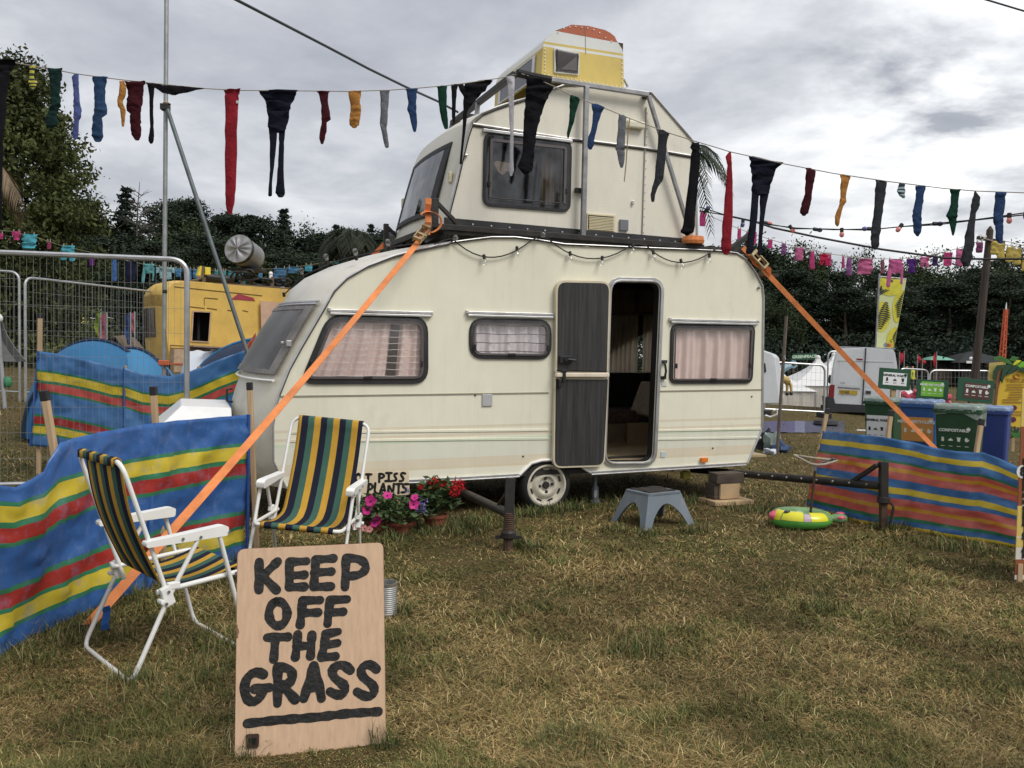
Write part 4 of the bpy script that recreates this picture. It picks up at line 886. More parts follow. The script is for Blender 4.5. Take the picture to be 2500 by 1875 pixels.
# ------------------------------------------------------------------ welded frame between and around the upper caravans
fr=root('steel_frame',W_(SP(1400,600,.05)),'dark welded steel frame tying the stacked caravans together','frame',M=CM)
def fbar(name,a,b,w=.05,h=None,material=DARKSTEEL):m=MB();m.bar(a,b,w,h);return m.build(name,material,fr,local=True,bevel=.004)
Yf=.03;yb=WD-.25
A0=SP(1068,552,Yf);
fbar('base_rail',SP(1066,553,Yf),SP(1716,604,Yf),.05,.05)
fbar('base_rail',SP(1085,566,Yf+.02),SP(1760,611,Yf+.02),.05,.035)
m=MB();q0,q1=SP(1084,548,Y2-.02),SP(1702,600,Y2-.02);m.bar(q0+Vc((0,0,.0)),q1,.012,.12);m.build('side_flashing',mat('black_sheeting',(.028,.028,.03),.5,var=.4,bump=.4,bscale=8),fr,local=True)
m=MB()
for k in range(15):m.lathe([(.010,0),(.008,.006),(.0001,.007)],q0.lerp(q1,(k+.5)/15)+Vc((0,-.008,.02)),Mx,6)
tag(m.build('flashing_screws',ALU,fr,local=True),kind='stuff')
fx=SP(1062,556,Yf).x;zc=SP(1062,556,Yf).z
fbar('cross_rail',Vc((fx,Yf,zc)),Vc((fx,yb,zc+.01)),.05);fbar('cross_rail',Vc((fx+.16,Yf+.1,zc-.05)),Vc((fx+.16,yb,zc-.05)),.04)
rx_=SP(1716,604,Yf).x+.12;fbar('cross_rail',Vc((rx_,Yf,SP(1716,604,Yf).z)),Vc((rx_,yb,SP(1716,604,Yf).z)),.05);fbar('base_rail',Vc((fx,yb,zc)),Vc((rx_,yb,SP(1716,604,Yf).z)),.05)
for yy in(Yf,yb):
 p=Vc((fx,yy,zc));fbar('upright',p,p+Vc((0,0,.245)),.05);fbar('brace',p+Vc((.01,0,.215)),p+Vc((.24,0,.01)),.035)
p=SP(1826,612,Yf+.05);fbar('upright',p,p+Vc((0,0,.17)),.05);fbar('brace',p+Vc((0,0,.15)),p+Vc((-.22,0,-.0)),.05);fbar('base_rail',Vc((rx_,Yf+.05,p.z-.01)),p,.05)
p2=p+Vc((0,yb-.1,0));fbar('upright',p2,p2+Vc((0,0,.17)),.05);fbar('base_rail',Vc((rx_,yb,p2.z-.01)),p2,.05)
# cage round the upper caravan
Yc=Y2-.07;ap=SP(1257,181,Yc);c2=SP(1583,231,Yc)
fbar('top_rail',ap,c2,.04,.04,RAWSTEEL);fbar('top_rail',ap,Vc((ap.x-.02,yb,ap.z-.03)),.05);fbar('top_rail',Vc((ap.x-.02,yb,ap.z-.03)),Vc((c2.x,yb,c2.z)),.05);fbar('top_rail',c2,Vc((c2.x,yb,c2.z)),.05)
fbar('upright',SP(1432,211,Yc-.01),SP(1423,577,Yc-.01),.045,.04,RAWSTEEL);fbar('brace',SP(1583,234,Yc),SP(1693,596,Yc),.034,.034,RAWSTEEL)
b=Vc((ap.x-.02,yb*.55,ap.z-.02));fbar('brace',b,b+Vc((-.02,0,-.32)),.04,.04,RAWSTEEL)
d0=Vc((ap.x-.02,yb,ap.z-.03));fbar('brace',d0,d0+Vc((-.10,0,-.40)),.04,.04,RAWSTEEL);fbar('brace',d0+Vc((0,-.35,0)),d0+Vc((.5,-.35,0)),.045)
m=MB();m.tube([SP(1262,178,Yc-.03),SP(1300,187,Yc-.02),SP(1345,196,Yc-.04)],.035,6);m.build('wrapped_cloth',mat('black_cloth',(.02,.02,.02),.9),fr,local=True)
m=MB()
for(u,v)in((1160,588),(1190,572),(1240,568)):pass
P=[[(lerp(fx-.02,fx+.95,j/11),lerp(.25,1.7,i/7),zc-.06+.05*math.sin(j*1.7+i)*math.cos(i*1.3)+(.02 if i else-.05))for j in range(12)]for i in range(8)];m.sheet(P);m.build('black_sheet',mat('black_polythene',(.03,.031,.034),.32,var=.3,bump=.6,bscale=7),fr,local=True,smooth=True)
m=MB();e_=SP(1692,588,Yf);m.lathe([(.10,-.03),(.11,.0),(.10,.04),(.04,.05),(.0001,.05)],e_,None,14);m.build('strap_coil',mat('orange_webbing',(.70,.235,.075),.8,var=.22,scale=9,bump=.5,bscale=160,dirt=(.45,.20,.10),dsc=5,damt=.45,dlo=.5),fr,local=True)
# ------------------------------------------------------------------ outriggers standing on the grass
def spindle(m,top,bot,r):
 k=26;P=[];R=[]
 for i in range(k):P.append(top.lerp(bot,i/(k-1)));R.append(r*(1.06 if i%2 else.9))
 m.tube(P,R,10)
g1=ground(1240,1345);pt=at(1246,1166,(g1-CPOS).dot(fwd)+.02)
o1=root('outrigger',g1,'dark steel outrigger post with a screw jack in front of the caravan wheel','outrigger','caravan outriggers')
h1=pt-g1;m=MB();m.bar(pt,g1+h1*.50,.07,.06);m.build('post',DARKSTEEL,o1,bevel=.005)
RUST=mat('rusty_steel',(.075,.045,.03),.8,.2,.4,14,bump=.4,bscale=60)
m=MB();spindle(m,g1+h1*.52,g1+h1*.20,.040);m.build('screw_jack',RUST,o1,smooth=True)
m=MB();m.lathe([(.045,0),(.056,.01),(.056,.045),(.045,.06)],g1+h1*.17,None,12);m.box(g1+h1*.19,(.19,.024,.024));m.build('collar_nut',DARKSTEEL,o1)
m=MB();m.tube([g1+h1*.2,g1+h1*-.02],.036,10);m.build('foot',RUST,o1)
inn=W_(Vc((S(1232,1245,-.9)[0],.35,S(1100,1190,.3)[1]-.02)));ja=g1+h1*.50
m=MB();m.tube([ja,inn],.035,10);m.build('arm',DARKSTEEL,o1,smooth=True)
m=MB();m.tube([g1+h1*.86,ja.lerp(inn,.2)],.012,6);m.build('stay',RUST,o1)
g2=ground(2156,1297);pt2=at(2157,1127,(g2-CPOS).dot(fwd));o3_=root('outrigger',g2,'dark steel outrigger post with a long bolted arm beside the striped windbreak on the right','outrigger','caravan outriggers')
h2=pt2-g2;m=MB();m.bar(pt2,g2+h2*.44,.062,.06);m.build('post',DARKSTEEL,o3_,bevel=.004);m=MB();m.bar(g2+h2*.46,g2,.048,.05);m.build('inner_leg',RUST,o3_)
m=MB();m.lathe([(.04,0),(.052,.01),(.05,.05),(.04,.055)],g2+h2*.40,None,10);m.tube([g2+h2*.42+Vc((.05,-.03,0)),g2+h2*.36+Vc((.065,-.04,0)),g2+h2*.12+Vc((.04,-.04,0))],.011,6);m.build('clamp_handle',DARKSTEEL,o3_)
e1=at(2150,1186,(g2-CPOS).dot(fwd)+.02);e0=W_(SP(1690,1146,.55));m=MB();m.tube([e0,e1],.036,10);m.build('arm',DARKSTEEL,o3_,smooth=True)
m=MB()
for k in range(12):
 q=e0.lerp(e1,.12+k*.075)+Vc((-.02,-.030,.006));m.sphere(q,.011,5)
tag(m.build('bolts',RAWSTEEL,o3_),kind='stuff')
m=MB();m.bar(at(2142,1135,(g2-CPOS).dot(fwd)+.01),e0.lerp(e1,.87),.035,.03);m.build('brace',DARKSTEEL,o3_)
# ------------------------------------------------------------------ ratchet straps
STRAP=MATS['orange_webbing'];STRAP2=mat('dull_orange_webbing',(.62,.17,.05),.85,var=.1,bump=.2,bscale=120)
def strap(name,top,bot,label,wd=.05,ratchet=None,tail=True,material=STRAP,group='orange ratchet straps',nrm=None):
 r=root(name,bot,label,'strap',group);d=(bot-top);n_=nrm or Vc((0,-1,.2));s=d.cross(n_).normalized();k=40;P=[]
 for i in range(k):
  t=i/(k-1);q=top.lerp(bot,t)+Vc((0,0,-.03*math.sin(PI*t)));tw=.25*math.sin(t*5);sv=(s*math.cos(tw)+d.normalized().cross(s)*math.sin(tw))*wd/2;P.append([q-sv,q,q+sv])
 m=MB();m.sheet(P,.004);m.build('webbing',material,r)
 return r
st1t=W_(SP(1040,568,-.06));gA_=ground(199,1545);st1=strap('ratchet_strap',st1t,gA_,'long orange strap from the upper frame down past the chairs to the left')
def ratchet(r,p,d,up_):
 d=d.normalized();s=d.cross(up_).normalized();u=s.cross(d);Mt=Matrix((s,d,u)).transposed()
 m=MB();m.box(p+s*.032,(.008,.2,.05),Mt);m.box(p-s*.032,(.008,.2,.05),Mt);m.box(p+d*.09+u*.01,(.07,.02,.03),Mt);m.box(p-d*.09+u*.03,(.075,.03,.02),Mt);m.tube([p-s*.045+u*.0,p+s*.045],.016,8);m.build('ratchet',mat('brass_ratchet',(.42,.34,.2),.4,.7,.2),r)
dv=gA_-st1t;ratchet(st1,st1t+dv.normalized()*.08+Vc((0,-.03,.02)),dv,Vc((0,-1,.3)))
m=MB();base=st1t;P=[]
for i in range(16):
 t=i/15;a=t*5.2;q=base+ex_*(.03+.09*math.sin(a))+ez_*(.04+.13*t-.05*math.cos(a*1.1))-ey_*.05;P.append([q-ey_*.025,q+ey_*.025+ez_*.01])
m.sheet(P,.004);m.build('strap_tail',STRAP,st1)
m=MB();P=[[st1t+ex_*(-.02+.05*k)+ez_*(-.02+.05*i)+ey_*(-.04+.02*math.sin(i*2))for k in range(2)]for i in range(7)];m.sheet(P,.01);m.build('strap_loop',STRAP,st1)
bt=ground(258,1484);q=at(258,1490,3.95);m=MB();P=[[at(250+k*18,1483+i*14-k*6,3.93)+Vc((0,.01*math.sin(i*1.5),0))for k in range(2)]for i in range(5)];m.sheet(P,.006);m.build('blue_tag',mat('blue_webbing',(.03,.13,.42),.7),st1)
m=MB();m.tube([gA_+Vc((.0,0,.03)),gA_+Vc((-.03,-.02,-.06))],.012,6);m.tube([gA_+Vc((-.04,0,.03)),gA_+Vc((.03,.0,.035)),gA_+Vc((.02,-.03,.01))],.008,6);m.build('ground_peg',DARKSTEEL,st1)
st2t=W_(SP(1814,604,.02));e2=at(2285,1092,8.4);dd=(e2-st2t);tt=(st2t.z-gz(9,9))/(st2t.z-e2.z);st2=strap('ratchet_strap',st2t,st2t+dd*tt*1.0,'long orange strap from the tail of the caravan down behind the right windbreak',nrm=Vc((0,-1,.1)))
ratchet(st2,st2t+dd.normalized()*.22+Vc((0,-.03,.03)),dd,Vc((0,-1,.3)))
m=MB();P=[[st2t+dd.normalized()*(.05+.05*i)+Vc((0,-.01-.01*k,-.07*k*math.sin(i*.7)))for k in range(2)]for i in range(8)];m.sheet(P,.005);m.build('strap_tail',STRAP2,st2)
p=W_(Vc((fx-.02,yb,zc+.03)));st3=strap('ratchet_strap',p,p+ex_*-.55+ez_*-.55+ey_*.5,'short orange strap over the far front corner of the lower caravan roof',material=STRAP2)
m=MB();a=W_(Vc((fx+.03,yb-.65,zc-.03)));P=[[a+ex_*(.02*k)+ez_*(-.06*math.sin(i*.6)-.012*i)+ey_*(-.06*i)for k in range(3)]for i in range(6)];m.sheet(P,.005);m.build('strap_tail',STRAP2,st3)
# ================================================================== foreground: painted board, chairs, windbreaks, fence, poles
WOODB=mat('beech_board',(.56,.385,.255),.5,var=.10,scale=3.2,stretch=(22,22,1.3),bump=.05,bscale=30,dirt=(.40,.25,.15),dsc=5,damt=.45,dlo=.56,spec=.35)
PAINT=mat('black_paint',(.013,.013,.013),.5,var=.4,scale=9,bump=.4,bscale=60,dirt=(.055,.045,.035),dsc=30,damt=.6,dlo=.52)
bl,br,tl=ground(573,1856),ground(942,1815),None
bl.z-=.004;br.z-=.004
dB=(bl-CPOS).dot(fwd);tl=at(595,1341,dB+.115)
ux=(br-bl);wB=ux.length;ux.normalize();uz=(tl-bl);uz=(uz-ux*uz.dot(ux));hB=uz.length;uz.normalize();un=ux.cross(uz)
sg=root('painted_sign',bl,'pale wood board painted KEEP OFF THE GRASS in black, leaning upright in the grass','sign')
m=MB();m.prism(rrect([(0,0),(wB,0),(wB,hB),(0,hB)],[.03,.022,.022,.026]),bl-un*.018,ux,uz,.018);m.build('board',WOODB,sg,bevel=.002)
m=MB();m.prism(inset(rrect([(0,0),(wB,0),(wB,hB),(0,hB)],[.03,.022,.022,.026]),-.0015),bl-un*.0165,ux,uz,.014,[inset(rrect([(0,0),(wB,0),(wB,hB),(0,hB)],[.03,.022,.022,.026]),.0012)]);m.build('edging',mat('brown_edge',(.26,.15,.09),.6,var=.2),sg)
def bh(x,y):return on_plane(500+x/2.886,1300+y/2.886,bl,un)
def arc(cx,cy,rx,ry,a0,a1,n=14):return[(cx+rx*math.cos(math.radians(lerp(a0,a1,i/n))),cy-ry*math.sin(math.radians(lerp(a0,a1,i/n))))for i in range(n+1)]
LET=[[[(384,208),(380,300),(382,405)],[(512,205),(400,315)],[(405,305),(505,405)]],[[(597,205),(595,300),(597,382)],[(600,208),(716,202)],[(600,303),(700,298)],[(600,384),(700,382)]],[[(782,192),(775,300),(768,378)],[(782,192),(905,182)],[(775,282),(892,275)],[(768,382),(888,380)]],[[(995,178),(992,290),(988,385)],[(998,180)]+arc(1040,242,98,64,70,-85,12)+[(1000,308)]],[arc(516,572,68,90,100,460,22)],[[(690,480),(680,570),(672,650)],[(690,480),(812,476)],[(684,566),(798,563)]],[[(882,478),(872,570),(865,642)],[(882,476),(1002,470)],[(872,565),(975,558)]],[[(440,740),(585,735)],[(498,740),(492,820),(486,892)]],[[(655,718),(648,800),(638,878)],[(755,722),(750,800),(745,870)],[(650,800),(748,797)]],[[(852,720),(842,800),(822,880)],[(852,715),(940,698)],[(842,795),(935,778)],[(822,878),(920,872)]],[[(412,1000),(370,968),(322,985),(285,1040),(275,1120),(295,1185),(345,1210),(388,1180),(412,1100)],[(352,1102),(455,1092)]],[[(512,950),(515,1080),(512,1205)],[(515,948)]+arc(565,1010,55,62,70,-90,10)+[(530,1078)],[(545,1075),(636,1175)]],[[(768,940),(735,1050),(698,1170)],[(768,940),(800,1050),(822,1168)],[(735,1095),(795,1090)]],[[(1025,970),(985,925),(925,930),(888,970),(900,1025),(960,1055),(1000,1085),(985,1140),(935,1155),(882,1120)]],[[(1208,962),(1170,915),(1125,920),(1088,970),(1105,1020),(1165,1055),(1205,1090),(1195,1150),(1140,1165),(1072,1122)]],]
for k,lt in enumerate(LET):
 m=MB();strokes(m,lt,.0152 if k<10 else.0162,bh,un,.0012);m.build('painted_letter',PAINT,sg)
m=MB();strokes(m,[[(300,1345),(500,1322),(800,1300),(1000,1275),(1222,1262)]],.0155,bh,un,.0012);m.build('painted_underline',PAINT,sg)
m=MB();m.prism([(.0,.40),(.006,.402),(.005,.412),(.009,.418),(.007,.43),(.003,.436),(.004,.444),(.0,.446)],bl+un*.0008,ux,uz,.0006);m.build('chipped_edge',mat('brown_chip',(.22,.12,.06),.8),sg)
lk=bh(336,1466);m=MB();m.prism(rrect([(-.020,-.023),(.021,-.023),(.022,.021),(-.021,.023)],.008),lk,ux,uz,.006);lo=m.build('cupboard_latch',mat('brown_latch',(.045,.022,.018),.5),sg,bevel=.002)
m=MB();m.box(lk+un*.007,(.026,.004,.02));m.build('latch_recess',BLKP,lo)
m=MB();m.bar(bl+ux*.1+uz*.3-un*.02,bl+ux*.1+uz*.3-un*.02+Vc((-.02,.16,-.33)),.02,.03);m.bar(bl+ux*.4+uz*.3-un*.02,bl+ux*.4+uz*.3-un*.02+Vc((-.02,.16,-.33)),.02,.03);m.build('prop',mat('raw_wood',(.42,.30,.18),.8,var=.2),sg)
# tin can behind the board
g=ground(944,1502);cn=root('tin_can',g,'ribbed empty tin can standing in the grass behind the KEEP OFF board','tin can')
m=MB();pr=[(.053,0),(.055,.004)]
for i in range(15):pr+=[(.0535,.012+i*.0105),(.0555,.017+i*.0105)]
pr+=[(.054,.172),(.056,.178),(.052,.178),(.051,.02),(.0001,.015)]
m.lathe(pr,g,None,24);m.build('can',mat('tin',(.52,.52,.50),.35,.85,.2,dirt=(.3,.25,.2),damt=.4),cn,smooth=True)
# folding garden chairs --------------------------------------------------
STRIPES_C=[(0,(.50,.29,.045)),(.05,(.016,.018,.035)),(.15,(.052,.125,.095)),(.25,(.52,.30,.045)),(.345,(.016,.018,.035)),(.445,(.052,.125,.095)),(.54,(.52,.30,.045)),(.64,(.016,.018,.035)),(.735,(.052,.125,.095)),(.835,(.52,.30,.045)),(.93,(.016,.018,.035))]
CANV=ramp_mat('striped_chair_fabric',STRIPES_C,axis=0,rough=.9,bump=.15,bscale=260,spec=.15,var=.12,transl=.08)
WTUBE=mat('white_enamel_tube',(.74,.74,.71),.35,var=.04,dirt=(.40,.38,.33),dsc=6,damt=.45,dlo=.55)
def bend(pts,r,n=5):
 """polyline with rounded corners"""
 out=[Vc(pts[0])]
 for i in range(1,len(pts)-1):
  p,a,b=Vc(pts[i]),Vc(pts[i-1]),Vc(pts[i+1]);rr=min(r,(a-p).length*.49,(b-p).length*.49);da,db=(a-p).normalized()*rr,(b-p).normalized()*rr
  for j in range(n+1):t=j/n;out.append((p+da)*(1-t)**2+p*2*t*(1-t)+(p+db)*t*t)
 out.append(Vc(pts[-1]));return out
def chair(label):
 r=root('folding_chair',(0,0,0),label,'chair','striped folding garden chairs');hw=.285;tr=.0115
 m=MB();m.tube(bend([(-hw,-.10,.30),(-hw,-.335,.925),(hw,-.335,.925),(hw,-.10,.30)],.07),tr,10);m.build('back_frame',WTUBE,r,smooth=True)
 m=MB();m.tube(bend([(-hw,-.17,.365),(-hw,.285,.395),(hw,.285,.395),(hw,-.17,.365)],.05),tr,10);m.build('seat_frame',WTUBE,r,smooth=True)
 m=MB();m.tube(bend([(-hw-.025,.135,.575),(-hw-.025,.305,.012),(hw+.025,.305,.012),(hw+.025,.135,.575)],.06),tr,10);m.build('leg',WTUBE,r,smooth=True)
 m=MB();m.tube(bend([(-hw-.025,.02,.565),(-hw-.025,-.13,.33),(-hw-.025,-.30,.012),(hw+.025,-.30,.012),(hw+.025,-.13,.33),(hw+.025,.02,.565)],.06),tr,10);m.build('leg',WTUBE,r,smooth=True)
 for s in(-1,1):
  m=MB();x=s*(hw+.012);prof=rrect([(-.235,.568),(.175,.572),(.18,.612),(.15,.620),(-.06,.604),(-.235,.592)],.012,3)
  m.prism(prof,(x-.027,0,0),(0,1,0),(0,0,1),.054);m.build('armrest',WHITEP,r,local=True,bevel=.007)
  m=MB();m.box((x+s*.012,-.13,.35),(.03,.05,.085),Matrix.Rotation(.35,3,'X'));m.box((x+s*.012,-.10,.39),(.028,.06,.03));m.tube([(x-.01,-.16,.33),(x+s*.04,-.16,.33)],.012,8);m.build('hinge_bracket',WHITEP,r,local=True,bevel=.005)
  m=MB()
  for yy,zz in((-.06,.586),(.03,.583),(.18,.588),(.215,.40),(-.13,.37),(-.14,.32)):m.tube([(x+s*.030,yy,zz),(x+s*.034,yy,zz)],.007,8)
  tag(m.build('rivets',mat('steel_rivet',(.25,.25,.25),.4,.6),r,local=True),kind='stuff')
  # fabric: one sling over the top bar, down the back and forward over the seat bar
 prof=[(-.352,.905),(-.352,.935),(-.335,.941),(-.318,.932)]
 for i in range(1,12):t=i/12;prof.append((lerp(-.318,-.155,t)-.03*math.sin(PI*t),lerp(.925,.435,t)))
 prof+=[(-.135,.395),(-.10,.372)]
 for i in range(1,11):t=i/11;prof.append((lerp(-.10,.27,t),lerp(.368,.412,t)-.022*math.sin(PI*t)))
 prof+=[(.287,.410),(.300,.398),(.292,.382),(.27,.380)]
 P=[]
 for k,(y,z)in enumerate(prof):
  hwk=.235;P.append([(lerp(hwk,-hwk,j/20),y-.012*math.cos(PI*(j/20-.5))*(1 if 3<k<15 else 0),z-.010*math.cos(PI*(j/20-.5))*(1 if k>16 and k<27 else 0))for j in range(21)])
 m=MB();m.sheet(P,.003);m.build('fabric_sling',CANV,r,local=True,smooth=True,ang=180)
 return r
ch1=chair('white framed chair with green, navy and yellow stripes, back turned, left foreground')
ch2=copy_tree(ch1);ch2['label']='white framed striped chair facing forward in front of the caravan, behind the painted board'
def put(o,x,y,f,s=1.):o.location=(x,y,gz(x,y)-.006);o.rotation_euler=(0,0,math.atan2(-f[0],f[1]));o.scale=(s,s,s)
put(ch1,-1.582,3.742,(.719,.695));ch1.scale=(.99,.86,1);put(ch2,-1.252,4.99,(.004,-1));ch2.scale=(.885,1.12,1.015);ch2.rotation_euler[0]=-.045;ch2.rotation_euler[1]=-.085;ch2.location.z+=.01
# windbreaks ---------------------------------------------------------
BLU=(.052,.160,.44);GRN=(.05,.25,.125);YLW=(.72,.58,.06);RED=(.45,.045,.035)
def stripe_stops(fr,cols):return[(0,cols[-1])]+[(1-f,c)for f,c in zip(reversed(fr),reversed(cols[:-1]))]
FR_A=[.193,.218,.303,.334,.411,.436,.66,.685,.762,.787,.864,.89];CO_A=[BLU,GRN,YLW,GRN,RED,GRN,BLU,GRN,RED,GRN,YLW,GRN,BLU]
WBA=ramp_mat('windbreak_cloth',stripe_stops(FR_A,CO_A),rough=.30,bump=.55,bscale=5,ridged=True,spec=.5,var=.10,transl=.28,wear_or_sheen=((.26,.36,.60),11,.50,.42))  # pale overlay paints the sheen of the creased cloth into its colour
FR_B=[.098,.161,.245,.273,.322,.364,.448,.538,.608,.657,.741,.783,.860,.902,.958];PNK=(.66,.19,.16);BLU2=(.085,.235,.49)
CO_B=[BLU2,YLW,BLU2,GRN,PNK,(.68,.40,.06),PNK,BLU2,YLW,BLU2,PNK,(.68,.40,.06),PNK,GRN,BLU2,YLW]
WBB=ramp_mat('thin_windbreak_cloth',stripe_stops(FR_B,CO_B),rough=.32,bump=.5,bscale=5,ridged=True,spec=.45,var=.12,transl=.40,wear_or_sheen=((.55,.50,.56),12,.54,.36))  # whitish overlay puts sheen and light coming through into the stripe colours
PNK2=(.62,.12,.10)
CO_C=[BLU2,GRN,YLW,GRN,PNK2,GRN,BLU2,GRN,RED,GRN,YLW,GRN,BLU2]
WBC=ramp_mat('backlit_windbreak_cloth',stripe_stops(FR_A,CO_C),rough=.32,bump=.5,bscale=4,ridged=True,spec=.45,var=.12,transl=.42,wear_or_sheen=((.38,.46,.66),9,.54,.36))  # paler stripes and overlay put the back light into the cloth colour
POLEW=mat('pine_pole',(.48,.34,.20),.7,var=.2,scale=4,stretch=(8,8,.6),dirt=(.25,.17,.1),damt=.4)
def cloth(st,rt_,material,sag=.0,amp=.02,seed=0,nz_=36,per=.035,name='cloth'):
 """st: list of (top point, bottom point, fraction of the cloth turned over at the top)"""
 vs=[];uv=[];cols=[];tot=0.
 for k in range(len(st)-1):
  a,b=st[k],st[k+1];ln=(b[1]-a[1]).length;n=max(2,int(ln/per))
  for i in range(n+(1 if k==len(st)-2 else 0)):
   t=i/n;top=a[0].lerp(b[0],t);bot=a[1].lerp(b[1],t);f0=lerp(a[2],b[2],t);d=(b[1]-a[1]).normalized();nr=Vc((d.y,-d.x,0));cols.append((top,bot,f0,nr,tot+ln*t,t,ln))
  tot+=ln
 for j in range(nz_+1):
  q=j/nz_
  for(top,bot,f0,nr,x,t,ln)in cols:
   p=bot.lerp(top,q);p=p+Vc((0,0,-sag*math.sin(PI*t)*q))
   w=amp*(noise.noise(Vc((x*2.2+seed,q*1.6,seed)))*1.6+.9*noise.noise(Vc((x*6+seed+q*3,q*4,3+seed)))+.5*(1-2*abs(noise.noise(Vc((x*9-q*7,q*6+x*5,seed+9)))))+.3*noise.noise(Vc((x*24,q*10+x*9,seed+4))))
   belly=.05*math.sin(PI*t)*math.sin(PI*min(1,q+.1))*min(1,ln)
   vs.append(p+nr*(w+belly*(-1 if seed%2 else 1)));uv.append((x/max(.01,tot),q*(1-f0)))
 c=len(cols);fs=[(j*c+i,j*c+i+1,(j+1)*c+i+1,(j+1)*c+i)for j in range(nz_)for i in range(c-1)]
 m=MB();m.add(vs,fs,uv);o=m.build(name,material,rt_,smooth=True,ang=180);md=o.modifiers.new('solid','SOLIDIFY');md.thickness=.0015;return o
def wpole(rt_,top,bot,w=.034):
 m=MB();d=(top-bot).normalized();m.bar(bot-d*.03,top-d*.05,w,w);p=m.build('pole',POLEW,rt_,bevel=.006)
 m=MB();m.bar(top-d*.055,top,w*1.12,w*1.12);m.build('pole_cap',BLKP,p,bevel=.005)
def stn(Ut,Vt,Ub,Vb,f0=0.,dz=0.):
 b=ground(Ub,Vb);D=(b-CPOS).dot(fwd);return(at(Ut,Vt,D),b+Vc((0,0,-.01)),f0)
wb1=root('windbreak',ground(330,1450),'blue, yellow and red striped windbreak behind the left folding chair','windbreak','striped windbreaks')
s1=[stn(608,1012,603,1366),stn(560,1016,556,1378),stn(490,1022,486,1398),stn(420,1027,416,1418),stn(375,1032,368,1436),stn(310,1044,300,1462),stn(220,1060,212,1500),stn(136,1080,140,1536),stn(98,1150,98,1556,.07),stn(40,1190,36,1586,.11),stn(0,1184,-2,1606,.11),stn(-120,1160,-130,1668,.06),stn(-330,1100,-350,1790,0)]
cloth(s1,wb1,WBA,0,.032,2)
for(u,v,ub,vb)in((609,933,603,1364),(374,943,370,1434),(107,953,96,1552),(-332,1020,-350,1788)):
 b=ground(ub,vb)+Vc((.03,.12 if u>200 else.34,0));D=(ground(ub,vb)-CPOS).dot(fwd)+(.05 if u>200 else.22);wpole(wb1,at(u,v,D),b)
BSL=mat('shaded_blue_sleeve',(.02,.07,.27),.5,bump=.5,bscale=30);m=MB();m.tube([s1[0][0]+Vc((0,-.004,0)),s1[0][1]],.012,6);m.build('pole_sleeve',BSL,wb1);m=MB();P=[]  # sleeve blue darkened to stand for the pole's shade in the cloth
for q in np.linspace(0,1,20):c_=s1[4][1].lerp(s1[4][0],q)+Vc((0,-.022,0));P.append([c_+Vc((k*.018,-.012*(1-k*k)+.004*math.sin(q*40+k*2),0))for k in(-1,-.5,0,.5,1)])
m.sheet(P);sv=m.build('pole_sleeve',WBA,wb1,smooth=True)
for l_ in sv.data.uv_layers[0].data:l_.uv=(.2,l_.uv[1])
D0=8.2
def stD(U,V,D,drop=.98,f0=0.,lean=0.):t=at(U,V,D);z=gz(t.x,t.y);return(t,Vc((t.x+lean,t.y,max(z-.01,t.z-drop*1.06))),f0)
wb2=root('windbreak',at(300,1180,D0),'thin striped windbreak behind the mesh fence, in front of the blue dome tents','windbreak','striped windbreaks')
s2=[stD(95,857,8.95,lean=-.09),stD(142,863,8.97),stD(222,880,9.00),stD(275,894,9.05),stD(304,897,9.05),stD(348,913,9.10),stD(411,919,9.15),stD(468,906,9.20),stD(484,899,9.20),stD(538,876,9.30),stD(601,854,9.45),stD(640,846,9.50)]
cloth(s2,wb2,WBC,0,.03,5)
t=at(98,765,8.97);wpole(wb2,t,Vc((t.x-.04,t.y+.03,gz(t.x,t.y))),.04)
for k in(4,8):
 m=MB();m.tube([s2[k][0]+Vc((0,.02,.02)),s2[k][1]+Vc((-.03,.02,0))],.018,6);m.build('pole',POLEW,wb2)
for k in(0,4):m=MB();m.tube([s2[k][0]+Vc((0,-.01,0)),s2[k][1]+Vc((0,-.01,0))],.02,6,flat=.5);m.build('pole_sleeve',BSL,wb2)  # dark blue sleeves paint the poles' shade bands on the cloth
wb3=root('windbreak',ground(2150,1286),'striped red, blue and yellow windbreak on the right in front of the bins','windbreak','striped windbreaks')
def st3(Ut,Vt,Ub,Vb):b=ground(Ub,Vb);D=(b-CPOS).dot(fwd);return(at(Ut,Vt,D),b,0.)
s3=[st3(2007,1052,1972,1243),st3(2085,1058,2062,1268),st3(2125,1063,2105,1278),st3(2168,1069,2146,1286),st3(2230,1080,2210,1292),st3(2287,1094,2268,1302),st3(2340,1101,2318,1312),st3(2385,1105,2362,1320),st3(2400,1104,2385,1322),st3(2440,1118,2430,1328),st3(2490,1141,2480,1336),st3(2600,1160,2590,1350)]
cloth(s3,wb3,WBB,.0,.03,8)
for(u,v,ub,vb)in((2021,997,1975,1243),(2176,1001,2148,1286),(2397,1022,2362,1320),(2605,1060,2592,1350)):
 b=ground(ub,vb)+Vc((.02,.10,0));D=(b-CPOS).dot(fwd);wpole(wb3,at(u,v,D),b)
